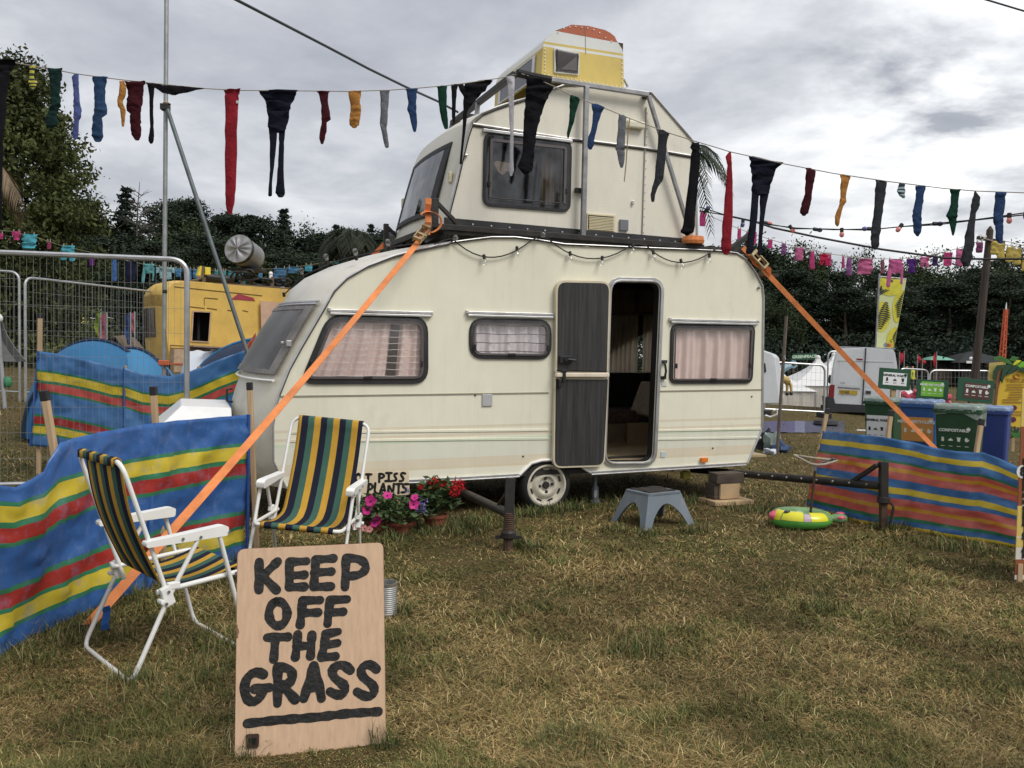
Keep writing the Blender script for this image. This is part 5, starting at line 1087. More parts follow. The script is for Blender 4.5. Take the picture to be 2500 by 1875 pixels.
 # mesh fence panels --------------------------------------------------
GALV=mat('galvanised_tube',(.46,.47,.48),.42,.75,.15,8,dirt=(.25,.25,.25),damt=.4);WIRE=mat('fence_wire',(.30,.30,.29),.5,.6,.1)
def fence_panel(A,B,h,label,group,r=.021,rad=.16,step=.075,hs=8,wr=.0021,feet=True,extra=()):
 A,B=Vc(A),Vc(B);d=B-A;ln=d.length;ez=Vc((0,0,1));rt_=root('mesh_fence_panel',(A+B)/2,label,'fence',group)
 m=MB();m.tube(bend([A,A+ez*h,B+ez*h,B],rad,7),r,8);m.build('frame',GALV,rt_,smooth=True)
 m=MB();m.tube([A+ez*.16,B+ez*.16],r*.8,6);m.build('bottom_rail',GALV,rt_)
 m=MB();n=int(ln/step)
 for i in range(1,n):
  x=i/n;hh=h-(.0 if.05<x<.95 else.04);m.tube([A+d*x+ez*.16,A+d*x+ez*hh],wr,3,cap=False)
 for i in range(1,hs):z=.16+(h-.16)*i/hs;m.tube([A+ez*z,B+ez*z],wr,3,cap=False)
 tag(m.build('wire_mesh',WIRE,rt_),kind='stuff')
 if feet:
  for q in(A,B):
   m=MB();m.box(q+Vc((0,0,.06)),(.22,.6,.14));m.build('foot_block',mat('rubber_foot',(.03,.03,.03),.9),rt_,bevel=.02)
 return rt_
Bp=at(456,1020,8.0);Ap=at(-470,1000,7.2)
for q in(Ap,Bp):q.z=gz(q.x,q.y)
f1=fence_panel(Ap,Bp,at(430,627,7.95).z-.03,'nearest tall galvanised mesh fence panel at the left, in front of the blue tents','mesh fence panels',step=.055,hs=9,r=.026,wr=.0017)
def gp(U,D):p=at(U,900,D);return Vc((p.x,p.y,gz(p.x,p.y)))
C1,C2,C3=gp(62,13.9),gp(412,17.2),gp(-330,13.6)
C1b=gp(48,13.9)
fence_panel(C1,C2,at(230,695,15.4).z-gz(-7.5,15.5)-.03,'second mesh fence panel running behind the nearest one towards the yellow caravan','mesh fence panels',feet=False,r=.022,wr=.0028)
fence_panel(C3,C1b,at(20,660,13.8).z-gz(-8.5,13.8)-.02,'mesh fence panel at the far left edge behind the nearest one','mesh fence panels',feet=False,r=.022,wr=.0028)
# scaffold pole with diagonal brace ----------------------------------
SCAF=mat('scaffold_tube',(.30,.31,.31),.5,.65,.25,5,dirt=(.12,.10,.08),dsc=4,damt=.5,dlo=.5);SCAFB=mat('blue_green_tube',(.125,.15,.155),.55,.5,.25,6,dirt=(.06,.05,.04),dsc=9,damt=.5,dlo=.5)
pt_=at(407.5,-160,9.35);pm=at(401,800,9.35);pb=pm+(pm-pt_)*((pm.z-gz(pm.x,pm.y))/(pt_.z-pm.z))
sp_=root('scaffold_pole',pb,'tall grey scaffold pole with a diagonal brace carrying the line of socks','pole')
m=MB();m.tube([pb,pt_],.0245,12);m.build('upright',SCAF,sp_,smooth=True)
c0=at(409,268,9.30);c1=at(602,855,9.30);c1=c0+(c1-c0)*((c0.z-gz(-3,9.3))/(c0.z-c1.z));m=MB();m.tube([c0,c1],.0245,12);m.build('brace',SCAFB,sp_,smooth=True)
m=MB();q=at(403.5,262,9.33);m.box(q,(.09,.09,.07));m.tube([q+Vc((-.06,0,.02)),q+Vc((.07,-.02,.03))],.012,6);m.build('coupler',DARKSTEEL,sp_,bevel=.01)
m=MB();
for k in range(3):m.lathe([(.03,-.008),(.036,0),(.03,.008)],q+Vc((.01,-.0,.01+.02*k)),None,12,False)
m.build('rope_tie',mat('tan_rope',(.40,.30,.16),.9),sp_)
q=at(400,886,9.33);m=MB();m.box(q,(.1,.09,.06));m.build('clamp',mat('orange_clamp',(.55,.12,.04),.6),sp_,bevel=.01)
m=MB();q=at(402,712,9.35);m.lathe([(.026,-.02),(.028,0),(.026,.02)],q,None,12,False);m.build('black_tape',BLKP,sp_)
# white locker on the hitch ------------------------------------------
gl=root('gas_locker',W_((-3.0,.8,.35)),'white plastic gas locker with a sloping lid on the hitch behind the windbreak','locker',M=CM)
za=(CI@at(512,972,7.55)).z;m=MB();LW=mat('white_gloss_plastic',(.78,.78,.77),.3,var=.03,dirt=(.5,.48,.43),damt=.3)
def hexa(mm,c):mm.add(c,[(0,3,2,1),(4,5,6,7),(0,1,5,4),(1,2,6,5),(2,3,7,6),(3,0,4,7)])
x0,x1,y0,y1=-3.34,-2.73,.28,1.5;hexa(m,[(x0-.02,y0-.02,za-.22),(x1,y0-.02,za-.22),(x1,y1,za-.22),(x0-.02,y1,za-.22),(x0+.22,y0+.22,za),(x1,y0+.18,za-.02),(x1,y1-.2,za-.02),(x0+.22,y1-.2,za)]);m.build('lid',LW,gl,local=True,bevel=.012)
m=MB();m.box(((x0+x1)/2,(y0+y1)/2,za-.40),(x1-x0-.03,y1-y0-.03,.35));m.build('tub',LW,gl,local=True,bevel=.02);m=MB();m.box((-3.0,WD/2,.30),(1.1,.12,.12));m.box((-3.5,WD/2,.2),(.06,.06,.42));m.build('hitch',DARKSTEEL,gl,local=True)
m=MB();m.lathe([(.10,-.03),(.105,.02),(.08,.03),(.0001,.03)],(-3.5,WD/2,-.0),None,12);m.build('jockey_foot',DARKSTEEL,gl,local=True)
# ================================================================== lines of washing
LINEM=mat('cord',(.28,.25,.21),.8)
def fabric(name,col,**k):return mat(name,tuple(c*.72 for c in col),.92,var=.30,scale=11,bump=.6,bscale=45,spec=.12,transl=.06,**k)
K={'black':fabric('black_knit',(.012,.012,.015)),'navy':fabric('navy_knit',(.014,.016,.030)),'dkgreen':fabric('dark_green_knit',(.014,.040,.034)),'violet':fabric('blue_violet_knit',(.10,.13,.33)),'blue':fabric('blue_knit',(.035,.078,.165)),'blue2':fabric('mid_blue_knit',(.034,.07,.17)),'orange':fabric('orange_knit',(.50,.23,.06)),'maroon':fabric('maroon_knit',(.065,.012,.018)),'red':fabric('red_knit',(.31,.022,.034)),'grey':fabric('grey_knit',(.19,.20,.22)),'green':fabric('green_knit',(.012,.055,.035)),'white':fabric('white_knit',(.62,.60,.64)),'char':fabric('charcoal_knit',(.045,.048,.055)),'beestripe':ramp_mat('bee_stripes',[(0,(.08,.30,.34)),(.16,(.50,.46,.07))]+[(.22+.065*i,((.03,.04,.03)if i%2==0 else(.50,.46,.07)))for i in range(12)],rough=.9,bump=.2,transl=.05),'navystripe':ramp_mat('navy_stripes',[(0,(.02,.04,.06)),(.1,(.02,.035,.05))]+[(.18+.075*i,((.35,.45,.45)if i%2==0 else(.02,.035,.06)))for i in range(10)],rough=.9,bump=.2,transl=.05)}
def loft(m,rows,pos,thick,horiz=False,seed=0,nv=12,sub=4):
 """rows (v, a, b): at station v the cloth spans a..b; rounded cross-section with real thickness"""
 if not horiz:
  v_,a_,b_=rows[-1];w_=b_-a_;e_=min(.35*w_,.06*(v_-rows[0][0]))
  if rows[-2][0]<v_-e_*.6:rows=rows[:-1]+[(v_-e_*.6,a_,b_),(v_+e_*.05,a_+.12*w_,b_-.12*w_),(v_+e_*.35,a_+.32*w_,b_-.32*w_)]
 vs_=[r[0]for r in rows];L_=[r[1]for r in rows];R_=[r[2]for r in rows]
 st=[rows[0][0]]
 for a,b in zip(vs_[:-1],vs_[1:]):st+=[lerp(a,b,(i+1)/sub)for i in range(sub)]
 V=[];uv=[];n=len(st);tot=st[-1]-st[0]
 def sm(x,ys):
  return float(np.interp(x,vs_,ys))*.84+.08*float(np.interp(x-tot*.015,vs_,ys))+.08*float(np.interp(x+tot*.015,vs_,ys))if len(vs_)>2 else float(np.interp(x,vs_,ys))
 for k,v in enumerate(st):
  a,b=sm(v,L_),sm(v,R_);c,h=(a+b)/2,abs(b-a)/2
  for j in range(nv):
   t=2*PI*j/nv;q=math.cos(t);w=math.copysign(abs(q)**.8,q)
   wr=.12*h*noise.noise(Vc((v*.035+seed,j*.6,seed)))
   p=pos(v,c+h*w+wr)if horiz else pos(c+h*w+wr,v)
   ppx=(pos(c+h,v)-pos(c-h,v)).length/2 if not horiz else(pos(v,c+h)-pos(v,c-h)).length/2
   dep=ppx*thick*math.sin(t)*(1 if 0<k<n-1 else.35)
   p=p+fwd*(dep+ppx*.45*noise.noise(Vc((v*.045,q*1.6+seed,seed+5))))
   V.append(p);uv.append((j/nv,1-k/(n-1)))
 fs=[(k*nv+j,k*nv+(j+1)%nv,(k+1)*nv+(j+1)%nv,(k+1)*nv+j)for k in range(n-1)for j in range(nv)]+[tuple(range(nv-1,-1,-1)),tuple((n-1)*nv+j for j in range(nv))]
 m.add(V,fs,uv)
def lineD(U):
 """distance of the sock line: left span to the cage corner, then the right span"""
 return lerp(5.7,7.05,min(1,max(-.2,U/1257)))if U<=1257 else lerp(6.75,6.1,(U-1257)/1243)
def crop(i):
 ox,oy,s={1:(0,0,2.592),2:(850,0,2.458),3:(1650,250,2.592)}[i]
 return lambda x,y:(ox+x/s,oy+y/s)
def wash(ci,name,label,cat,key,lofts,thick=.32,group='socks and tights on the line',pegs=None):
 cf=crop(ci);parts=lofts if isinstance(lofts[0][0],list)else[(lofts,False)]
 r0=parts[0][0];uc=cf((r0[0][1]+r0[0][2])/2 if not parts[0][1]else(r0[0][0]+r0[-1][0])/2,0)[0];D=lineD(uc)
 pos=lambda x,y:at(*cf(x,y),D)
 m=MB()
 for i,(rows,hz_)in enumerate(parts):loft(m,rows,pos,thick,hz_,seed=uc*.013+i)
 o=m.build(name,K[key],None,smooth=True,ang=70);return tag(o,label,cat,group)
SK='socks and tights on the line'
wash(1,'tights','wide black tights cut off by the left edge of the photo, first on the line','tights','black',[(378,-70,118),(420,-70,85),(470,-70,65),(620,-70,40),(900,-70,22),(1200,-66,14),(1450,-60,12)],.2)
wash(1,'sock','tiny yellow and black striped sock with a teal toe','sock','beestripe',[(415,185,228),(450,186,216),(490,188,215),(520,183,235),(545,183,232),(563,195,222)])
wash(1,'sock','broad dark green sock, second sock from the left edge of the photo','sock','dkgreen',[(432,298,400),(455,308,392),(520,315,385),(600,318,378),(640,316,386),(670,314,391),(688,308,372),(710,302,362),(740,292,360),(770,287,368),(800,292,350),(812,315,340)])
wash(1,'sock','slim blue violet sock between the dark green and the wider blue sock','sock','violet',[(466,472,498),(480,455,500),(495,458,500),(560,464,500),(640,466,505),(700,464,517),(740,465,515),(760,470,500),(830,458,498),(870,460,490),(885,468,482)])
wash(1,'sock','wide blue sock with its heel to the right, beside the twisted orange sock','sock','blue',[(485,580,683),(500,586,678),(560,595,665),(640,595,665),(690,597,678),(725,592,674),(748,588,645),(800,582,650),(860,580,655),(892,590,645)])
wash(1,'sock','twisted orange sock hanging beside the large maroon sock','sock','orange',[(512,757,783),(540,757,798),(600,750,796),(640,742,775),(670,745,785),(690,760,795),(730,764,793),(765,768,790),(800,770,785)],.5)
wash(1,'sock','large maroon sock left of the scaffold pole','sock','maroon',[(515,785,925),(540,795,915),(600,808,905),(660,800,900),(700,798,895),(718,822,893),(790,820,890),(850,832,893),(885,850,885)])
wash(1,'tights','black tights slung sideways along the line across the scaffold pole, one leg hanging','tights','black',[([(530,932,985),(560,935,978),(600,945,972),(700,945,970),(800,950,972),(860,942,975),(890,937,975),(907,945,968)],False),([(925,520,532),(985,528,560),(1030,538,588),(1090,543,604),(1170,546,590),(1240,553,570),(1290,557,563)],True)])
tg=wash(1,'stocking','single long red stocking with a small white tag, right of the scaffold pole','stocking','red',[(565,1410,1528),(580,1418,1516),(620,1424,1508),(900,1424,1500),(1200,1425,1490),(1320,1430,1477),(1352,1440,1468)])
cf=crop(1);m=MB();q=at(*cf(1502,645),lineD(580)-.03);m.box(q,(.018,.004,.022));lb=m.build('care_tag',K['white'],tg)
wash(1,'tights','black tights with two legs hanging, between the red stocking and the small maroon sock','tights','navy',[([(575,1635,1890),(600,1655,1872),(650,1682,1850),(700,1690,1840),(780,1697,1820),(835,1702,1805)],False),([(815,1702,1757),(900,1706,1750),(1050,1708,1735),(1150,1703,1722),(1240,1695,1722)],False),([(815,1763,1808),(900,1765,1798),(1050,1758,1795),(1150,1752,1798),(1220,1740,1805),(1244,1752,1800)],False)],.25)
wash(1,'sock','small maroon sock between the black tights and the orange sock','sock','maroon',[(575,1998,2085),(590,2015,2078),(650,2030,2075),(720,2035,2090),(755,2035,2092),(775,2035,2068),(830,2025,2068),(880,2020,2055),(910,2028,2048)])
wash(2,'sock','short orange sock between a maroon and a grey sock','sock','orange',[(545,0,78),(560,5,75),(620,12,72),(660,15,80),(685,12,75),(720,8,70),(750,10,65),(765,20,55)])
wash(2,'sock','slim pale grey sock between the orange and blue socks','sock','grey',[(542,188,250),(560,192,245),(650,195,240),(740,190,235),(770,196,230),(850,212,243),(885,220,245)])
wash(2,'sock','blue sock hanging just where the thick cable crosses the line','sock','blue2',[(530,340,420),(550,352,412),(620,360,408),(660,355,410),(690,368,412),(740,378,415),(790,390,408)])
wash(2,'sock','green sock just left of the cage of the upper caravan','sock','green',[(515,530,595),(530,537,592),(620,543,592),(660,548,592),(720,560,600),(772,575,600)])
wash(2,'stocking','thin black stocking beside the green sock left of the cage','stocking','black',[(505,618,662),(540,620,652),(600,622,648),(700,622,643),(738,628,642)])
wash(2,'tights','black tights spread wide at the top with one thin leg over the caravan front','tights','black',[([(480,800,872),(496,700,856),(540,695,826),(580,693,785),(612,690,758),(640,690,735),(665,690,715),(720,688,712),(800,685,702),(900,675,690),(985,668,682)],False),([(503,655,690),(540,668,705),(575,690,730),(605,700,740)],False)],.22)
wash(2,'stocking','long white stocking hanging in front of the dark window of the upper caravan','stocking','white',[(460,940,1000),(500,955,998),(600,962,995),(800,972,993),(950,968,990),(1020,962,995),(1055,970,985)])
wash(2,'leggings','wide black leggings hanging beside the white stocking over the dark window','leggings','black',[(447,1062,1085),(470,1065,1150),(500,1068,1215),(520,1068,1236),(560,1066,1210),(620,1062,1180),(700,1055,1155),(800,1050,1130),(900,1048,1118),(960,1030,1115),(1000,1018,1110),(1030,1040,1105),(1044,1050,1075)],.25)
wash(2,'sock','slim green sock on the upper caravan side, left of its steel upright','sock','green',[(570,1332,1345),(590,1330,1393),(620,1330,1385),(680,1328,1365),(735,1325,1355),(760,1320,1345),(800,1312,1332),(827,1314,1326)])
wash(2,'sock','blue sock just right of the steel upright on the upper caravan','sock','blue2',[(622,1460,1490),(645,1462,1540),(680,1468,1520),(740,1465,1500),(790,1455,1490),(820,1440,1480),(870,1435,1475),(895,1440,1465)])
wash(2,'sock','grey sock with a trailing string in front of the cream awning lamp','sock','grey',[(688,1622,1650),(705,1622,1670),(780,1618,1665),(860,1610,1662),(890,1600,1660),(910,1612,1660),(960,1620,1660),(1005,1632,1650)])
wash(2,'sock','charcoal sock hanging over the slanting brace of the cage','sock','char',[(778,1865,1890),(800,1862,1930),(840,1860,1915),(950,1850,1905),(1050,1840,1895),(1090,1835,1885),(1120,1825,1860),(1170,1815,1842),(1210,1818,1838)])
wash(2,'leggings','long black knotted leggings at the rear edge of the upper caravan','leggings','black',[(855,2062,2105),(885,2052,2110),(905,2064,2104),(930,2058,2112),(1000,2050,2110),(1200,2030,2090),(1350,2010,2080),(1395,1993,2075),(1412,2020,2045)],.4)
wash(3,'stocking','long red stocking hanging above the tail of the lower caravan','stocking','red',[(312,338,350),(345,312,352),(400,325,355),(500,318,360),(700,300,360),(850,290,352),(930,285,350),(960,300,340)])
wash(3,'tights','large black tights right of the long red stocking, over the strap hook','tights','navy',[([(340,460,490),(365,470,590),(385,472,670),(420,478,640),(500,480,605),(585,482,590)],False),([(565,480,527),(700,472,520),(850,455,500),(955,442,488)],False),([(565,531,590),(700,532,565),(850,522,548),(965,516,542)],False)],.22)
wash(3,'sock','maroon sock right of the black tights on the right hand line','sock','maroon',[(413,820,850),(432,822,888),(500,820,875),(580,815,862),(640,797,855),(700,783,840),(715,795,825)])
wash(3,'sock','orange sock on the right hand line','sock','orange',[(455,1038,1060),(470,1040,1108),(520,1042,1090),(600,1040,1075),(632,1036,1078),(662,1030,1058),(720,1005,1042),(770,1008,1035),(783,1015,1030)])
wash(3,'sock','long charcoal sock between the orange and the tiny striped sock','sock','char',[(492,1262,1300),(505,1265,1340),(600,1258,1325),(720,1250,1305),(800,1235,1298),(850,1230,1292),(910,1235,1285),(930,1250,1275)])
wash(3,'sock','tiny navy sock with pale stripes','sock','navystripe',[(512,1410,1450),(540,1405,1450),(565,1397,1452),(590,1412,1452),(605,1430,1450)])
wash(3,'sock','blue sock right of the tiny navy striped sock','sock','blue2',[(527,1515,1586),(560,1522,1575),(650,1510,1562),(720,1493,1555),(760,1500,1555),(820,1502,1555),(846,1520,1540)])
wash(3,'sock','dark green sock between two blue socks at the right','sock','green',[(550,1735,1802),(580,1742,1795),(660,1735,1785),(720,1708,1778),(745,1725,1778),(800,1740,1770),(842,1748,1760)])
wash(3,'leggings','long charcoal leggings hung from a point beside the utility pole','leggings','char',[(562,1890,1898),(600,1880,1926),(650,1870,1923),(700,1862,1900),(800,1840,1890),(900,1820,1890),(950,1812,1880),(1010,1800,1870),(1035,1815,1860)])
wash(3,'sock','blue sock hanging in front of the utility pole crossarm','sock','blue2',[(567,2018,2092),(600,2022,2085),(700,2012,2078),(740,2005,2070),(780,2020,2072),(870,2025,2070),(890,2040,2068)])
wash(3,'sock','dark sock cut off by the right edge of the photo','sock','navy',[(570,2215,2275),(640,2205,2270),(720,2200,2262),(760,2212,2255)])
# the two cords
def cord(name,ci_pts,label,r=.004,cat='washing line',material=LINEM,Df=lineD,extra=()):
 P=[]
 for ci,x,y in ci_pts:
  u,v=crop(ci)(x,y)if ci else(x,y);P.append(at(u,v,Df(u)))
 m=MB();m.tube(P,r,5);o=m.build(name,material,None);return tag(o,label,cat)
cl=cord('washing_line',[(1,-160,345),(1,0,379),(1,118,402),(1,300,432),(1,480,467),(1,680,494),(1,900,520),(1,1290,560),(1,1500,572),(1,2000,576),(1,2203,579),(2,250,541),(2,420,529),(2,620,511),(2,870,475),(2,960,460),(2,1000,447)],'thin cord of socks running from the left edge to the top corner of the cage')
cl2=cord('washing_line',[(2,1040,443),(2,1100,462),(2,1240,520),(2,1330,570),(2,1540,650),(2,1700,715),(2,1930,800),(2,2090,850),(2,2212,886),(3,340,312),(3,680,388),(3,1000,450),(3,1340,500),(3,1700,545),(3,1900,561),(3,2203,572),(3,2400,575)],'thin cord of socks from the top corner of the cage down to the right edge')
m=MB();cf=crop(2);m.tube([at(*cf(x,y),6.68)for x,y in((1690,712),(1684,760),(1676,850),(1668,980),(1657,1090))],.005,5);tag(m.build('loose_string',mat('tan_string',(.32,.24,.13),.9),None),'tan string dangling from the line below the cream awning lamp','string')
# thick cable from upper left to the cage, and one out of the top right corner
cord('guy_cable',[(0,500,-40),(0,578,0),(0,800,115),(0,900,168),(0,992,213),(0,1070,248),(0,1118,274)],'thick dark guy cable slanting down from the top edge to the upper caravan',.012,'cable',mat('dark_cable',(.05,.055,.065),.6),lambda u:lerp(5.5,8.6,min(1,(u-500)/620)))
cord('overhead_wire',[(0,1700,-330),(0,2100,-110),(0,2370,-12),(0,2420,3),(0,2500,27),(0,2600,60),(0,3200,330)],'short length of dark wire crossing the top right corner',.008,'wire',MATS['dark_cable'],lambda u:7.)
# festoon lights on the lower caravan ----------------------------------
fs_=root('festoon_lights',W_(SP(1105,583,-.03)),'string of clear bulbs on black cable looped along the lower caravan','string lights',M=CM)
CAB=mat('black_cable',(.015,.015,.016),.6);BULB=glass('clear_bulb',(.96,.96,.96),.25,.03)
def fc(pts,y=-.03):m=MB();m.tube([SP(u,v,y)for u,v in pts],.006,5);m.build('cable',CAB,fs_,local=True)
def swag(a,b,c):return[((1-t)**2*a[0]+2*t*(1-t)*b[0]+t*t*c[0],(1-t)**2*a[1]+2*t*(1-t)*b[1]+t*t*c[1])for t in np.linspace(0,1,12)]
fc(swag((1105,583),(1195,672),(1298,586)));fc(swag((1340,585),(1440,672),(1543,597)));fc(swag((1578,600),(1660,682),(1756,600)));fc([(1298,586),(1318,577),(1340,585)]);fc([(1543,597),(1560,596),(1578,600)]);fc([(1060,597),(1080,588),(1105,583)])
def bulb(p,d,hold=CAB):
 d=Vc(d).normalized();x=d.orthogonal().normalized();Mt=Matrix((x,d.cross(x),d)).transposed()
 m=MB();m.lathe([(.010,-.024),(.014,-.02),(.014,.012),(.012,.016)],p,Mt,10);h=m.build('bulb_holder',CAB,fs_,local=True)
 m=MB();m.lathe([(.010,.014),(.015,.026),(.022,.044),(.023,.056),(.016,.072),(.0001,.078)],p,Mt,14);m.build('bulb',BULB,h,local=True,smooth=True)
for u,v in((1182,628),(1262,608),(1392,620),(1470,631),(1545,600),(1595,617),(1663,638),(1732,625)):bulb(SP(u,v,-.04),(random.uniform(-.25,.25),-.25,-1))
for u,v in((1105,585),(1318,578)):bulb(SP(u,v,-.05),(.2,-1,.3))
# the run over the curved nose
ros=[(655,772),(672,755),(697,728),(742,683),(805,655),(850,640),(905,628),(955,614),(1030,602)]
def nose_surface(u,v):
 """where the line of sight meets the curved nose and roof"""
 o=CI@CPOS;d=CI3@ray(u,v);best=None
 prof=rp[6:]+to_px(front[1:5])
 for k in range(1,320):
  t=6.0+k*.0115;p=o+d*t
  if p.y<.02 or p.y>WD:continue
  tt=p.y/WD
  sh=[shell_pt(q,tt)for q in prof];zs2=[q.z for q in sh]
  for a,b in zip(sh[:-1],sh[1:]):
   if min(a.x,b.x)-.001<=p.x<=max(a.x,b.x)+.001:
    z=lerp(a.z,b.z,(p.x-a.x)/((b.x-a.x)or 1));
    if p.z<=z and p.z>z-.12:return p+Vc((-.018,-.03,.03))
 return None
NP=[nose_surface(u,v)for u,v in ros];NP=[p for p in NP if p is not None]
if len(NP)>2:m=MB();m.tube(NP,.006,5);m.build('cable',CAB,fs_,local=True)
for u,v in((697,728),(742,684),(802,650),(873,640),(952,617)):
 p=nose_surface(u,v+4)
 if p is not None:bulb(p+Vc((0,0,.02)),(-.25,-.35,1))
 # coloured festoon and the pale cables beyond, on the right
cb=root('coloured_festoon',at(2050,560,9.5),'black festoon cable with pink and blue bulbs sagging across the right','string lights');Dr=lambda u:lerp(10.5,8.2,(u-1705)/800)
PB=mat('pink_bulb',(.62,.20,.18),.35,spec=.6);BB=mat('blue_bulb',(.07,.08,.22),.35,spec=.6);cf=crop(3)
for dy,pts in((0,[(150,662),(360,727),(560,770),(760,795),(1000,806),(1290,800),(1600,770),(1900,742),(2203,700),(2400,670)]),(8,[(150,686),(360,722),(560,765),(760,800),(900,800),(1200,808),(1450,785),(1650,775),(1900,745),(2203,712),(2400,680)])):
 m=MB();m.tube([at(*cf(x,y),Dr(cf(x,y)[0]))for x,y in pts],.007,5);m.build('cable',CAB,cb)
for i,(x,y,kx,dx,dy)in enumerate([(185,690,1,.3,.3),(425,748,1,-.1,-1),(566,762,0,.9,-.1),(725,788,0,.4,-.6),(882,803,1,.6,-.1),(1050,808,0,0,-1),(1225,800,1,-1,0),(1425,780,0,-.5,-.7),(1640,768,1,1,0),(2110,715,0,0,-1)]):
 p=at(*cf(x,y),Dr(cf(x,y)[0]));d=(CR*dx+CU*dy).normalized();xx=d.orthogonal().normalized();Mt=Matrix((xx,d.cross(xx),d)).transposed()
 m=MB();m.lathe([(.018,-.025),(.022,-.02),(.022,.022),(.016,.026)],p,Mt,8);h=m.build('bulb_holder',CAB,cb);m=MB();m.lathe([(.014,.022),(.025,.04),(.027,.06),(.017,.08),(.0001,.086)],p,Mt,10);m.build('bulb',BB if kx else PB,h,smooth=True)
cord('power_cable',[(3,500,755),(3,620,795),(3,900,855),(3,1300,930),(3,1700,985),(3,1980,993),(3,2203,990),(3,2400,985)],'heavy black cable sagging from the cage to the right, below the coloured bulbs',.013,'cable',CAB,lambda u:lerp(10,9,(u-1840)/700))
# distant washing ------------------------------------------------------
CLM={}
def clm(col):
 k='cloth_%d_%d_%d'%tuple(int(c*100)for c in col)
 return fabric(k,col)
PINK,PALEPINK,MAUVE,HOT,PURP,DPURP,YEL2,CYAN,AQUA,PCYAN,SKYB,TEAL=(.55,.07,.22),(.60,.16,.32),(.26,.10,.26),(.55,.03,.09),(.10,.03,.20),(.045,.03,.10),(.58,.45,.12),(.10,.42,.52),(.14,.42,.44),(.34,.56,.60),(.10,.27,.48),(.08,.38,.38)
def garment(kind,cf,x0,x1,y0,y1,D,col,label,group,cat):
 m=MB();w=x1-x0;h=y1-y0;pos=lambda x,y:at(*cf(x,y),D);sl=(y0*0)
 if kind=='shirt':
  loft(m,[(y0,x0+.16*w,x1-.14*w),(y0+.3*h,x0+.18*w,x1-.18*w),(y0+.7*h,x0+.17*w,x1-.17*w),(y1-.12*h,x0+.14*w,x1-.16*w)],pos,.12,seed=x0*.1)
  loft(m,[(y0+.02*h,x0+.02*w,x0+.3*w),(y0+.25*h,x0,x0+.2*w),(y0+.42*h,x0,x0+.13*w)],pos,.2,seed=x0);loft(m,[(y0+.02*h,x1-.3*w,x1-.02*w),(y0+.25*h,x1-.2*w,x1),(y0+.42*h,x1-.12*w,x1)],pos,.2,seed=x1)
 elif kind=='longsleeve':
  loft(m,[(y0,x0+.12*w,x1-.02*w),(y0+.15*h,x0+.14*w,x1-.03*w),(y0+.5*h,x0+.24*w,x1-.16*w)],pos,.12,seed=x0*.1)
  loft(m,[(y0+.15*h,x0+.14*w,x0+.34*w),(y0+.5*h,x0+.05*w,x0+.30*w),(y1,x0,x0+.22*w)],pos,.25,seed=x0);loft(m,[(y0+.15*h,x1-.22*w,x1-.02*w),(y0+.5*h,x1-.17*w,x1-.02*w),(y0+.9*h,x1-.2*w,x1-.06*w)],pos,.25,seed=x1)
 elif kind=='shorts':
  loft(m,[(y0,x0,x1),(y0+.25*h,x0+.04*w,x1-.04*w),(y0+.6*h,x0+.04*w,x1-.04*w)],pos,.15,seed=x0*.1)
  loft(m,[(y0+.5*h,x0+.04*w,x0+.5*w),(y1*.5+(y0+.5*h)*.5,x0+.0*w,x0+.44*w),(y1-.05*h,x0,x0+.36*w)],pos,.25,seed=x0);loft(m,[(y0+.5*h,x0+.5*w,x1-.04*w),(y1*.5+(y0+.5*h)*.5,x0+.56*w,x1),(y1,x0+.62*w,x1)],pos,.25,seed=x1)
 elif kind=='slim':loft(m,[(y0,x0+.25*w,x1-.25*w),(y0+.2*h,x0+.12*w,x1-.1*w),(y0+.6*h,x0+.05*w,x1-.12*w),(y1,x0,x1-.05*w)],pos,.3,seed=x0*.1)
 else:loft(m,[(y0,x0+.1*w,x1),(y0+.1*h,x0+.08*w,x1-.02*w),(y0+.5*h,x0+.02*w,x1-.06*w),(y1,x0,x1-.12*w)],pos,.14,seed=x0*.1)
 o=m.build({'shirt':'shirt','longsleeve':'shirt','shorts':'shorts','slim':'garment','top':'garment'}[kind],clm(col),None,smooth=True,ang=70);tag(o,label,cat,group)
 P=[];
 for q in(.2,.8):
  mm=MB();mm.box(pos(lerp(x0,x1,q),y0)+Vc((0,0,.015)),(.012,.02,.07));mm.build('peg',mat('pale_peg',(.34,.28,.24),.7),o)
 return o
cf=lambda x,y:(1850+x/3.403,550+y/3.403);G1='pink washing in front of the right hand wood';DW=19.
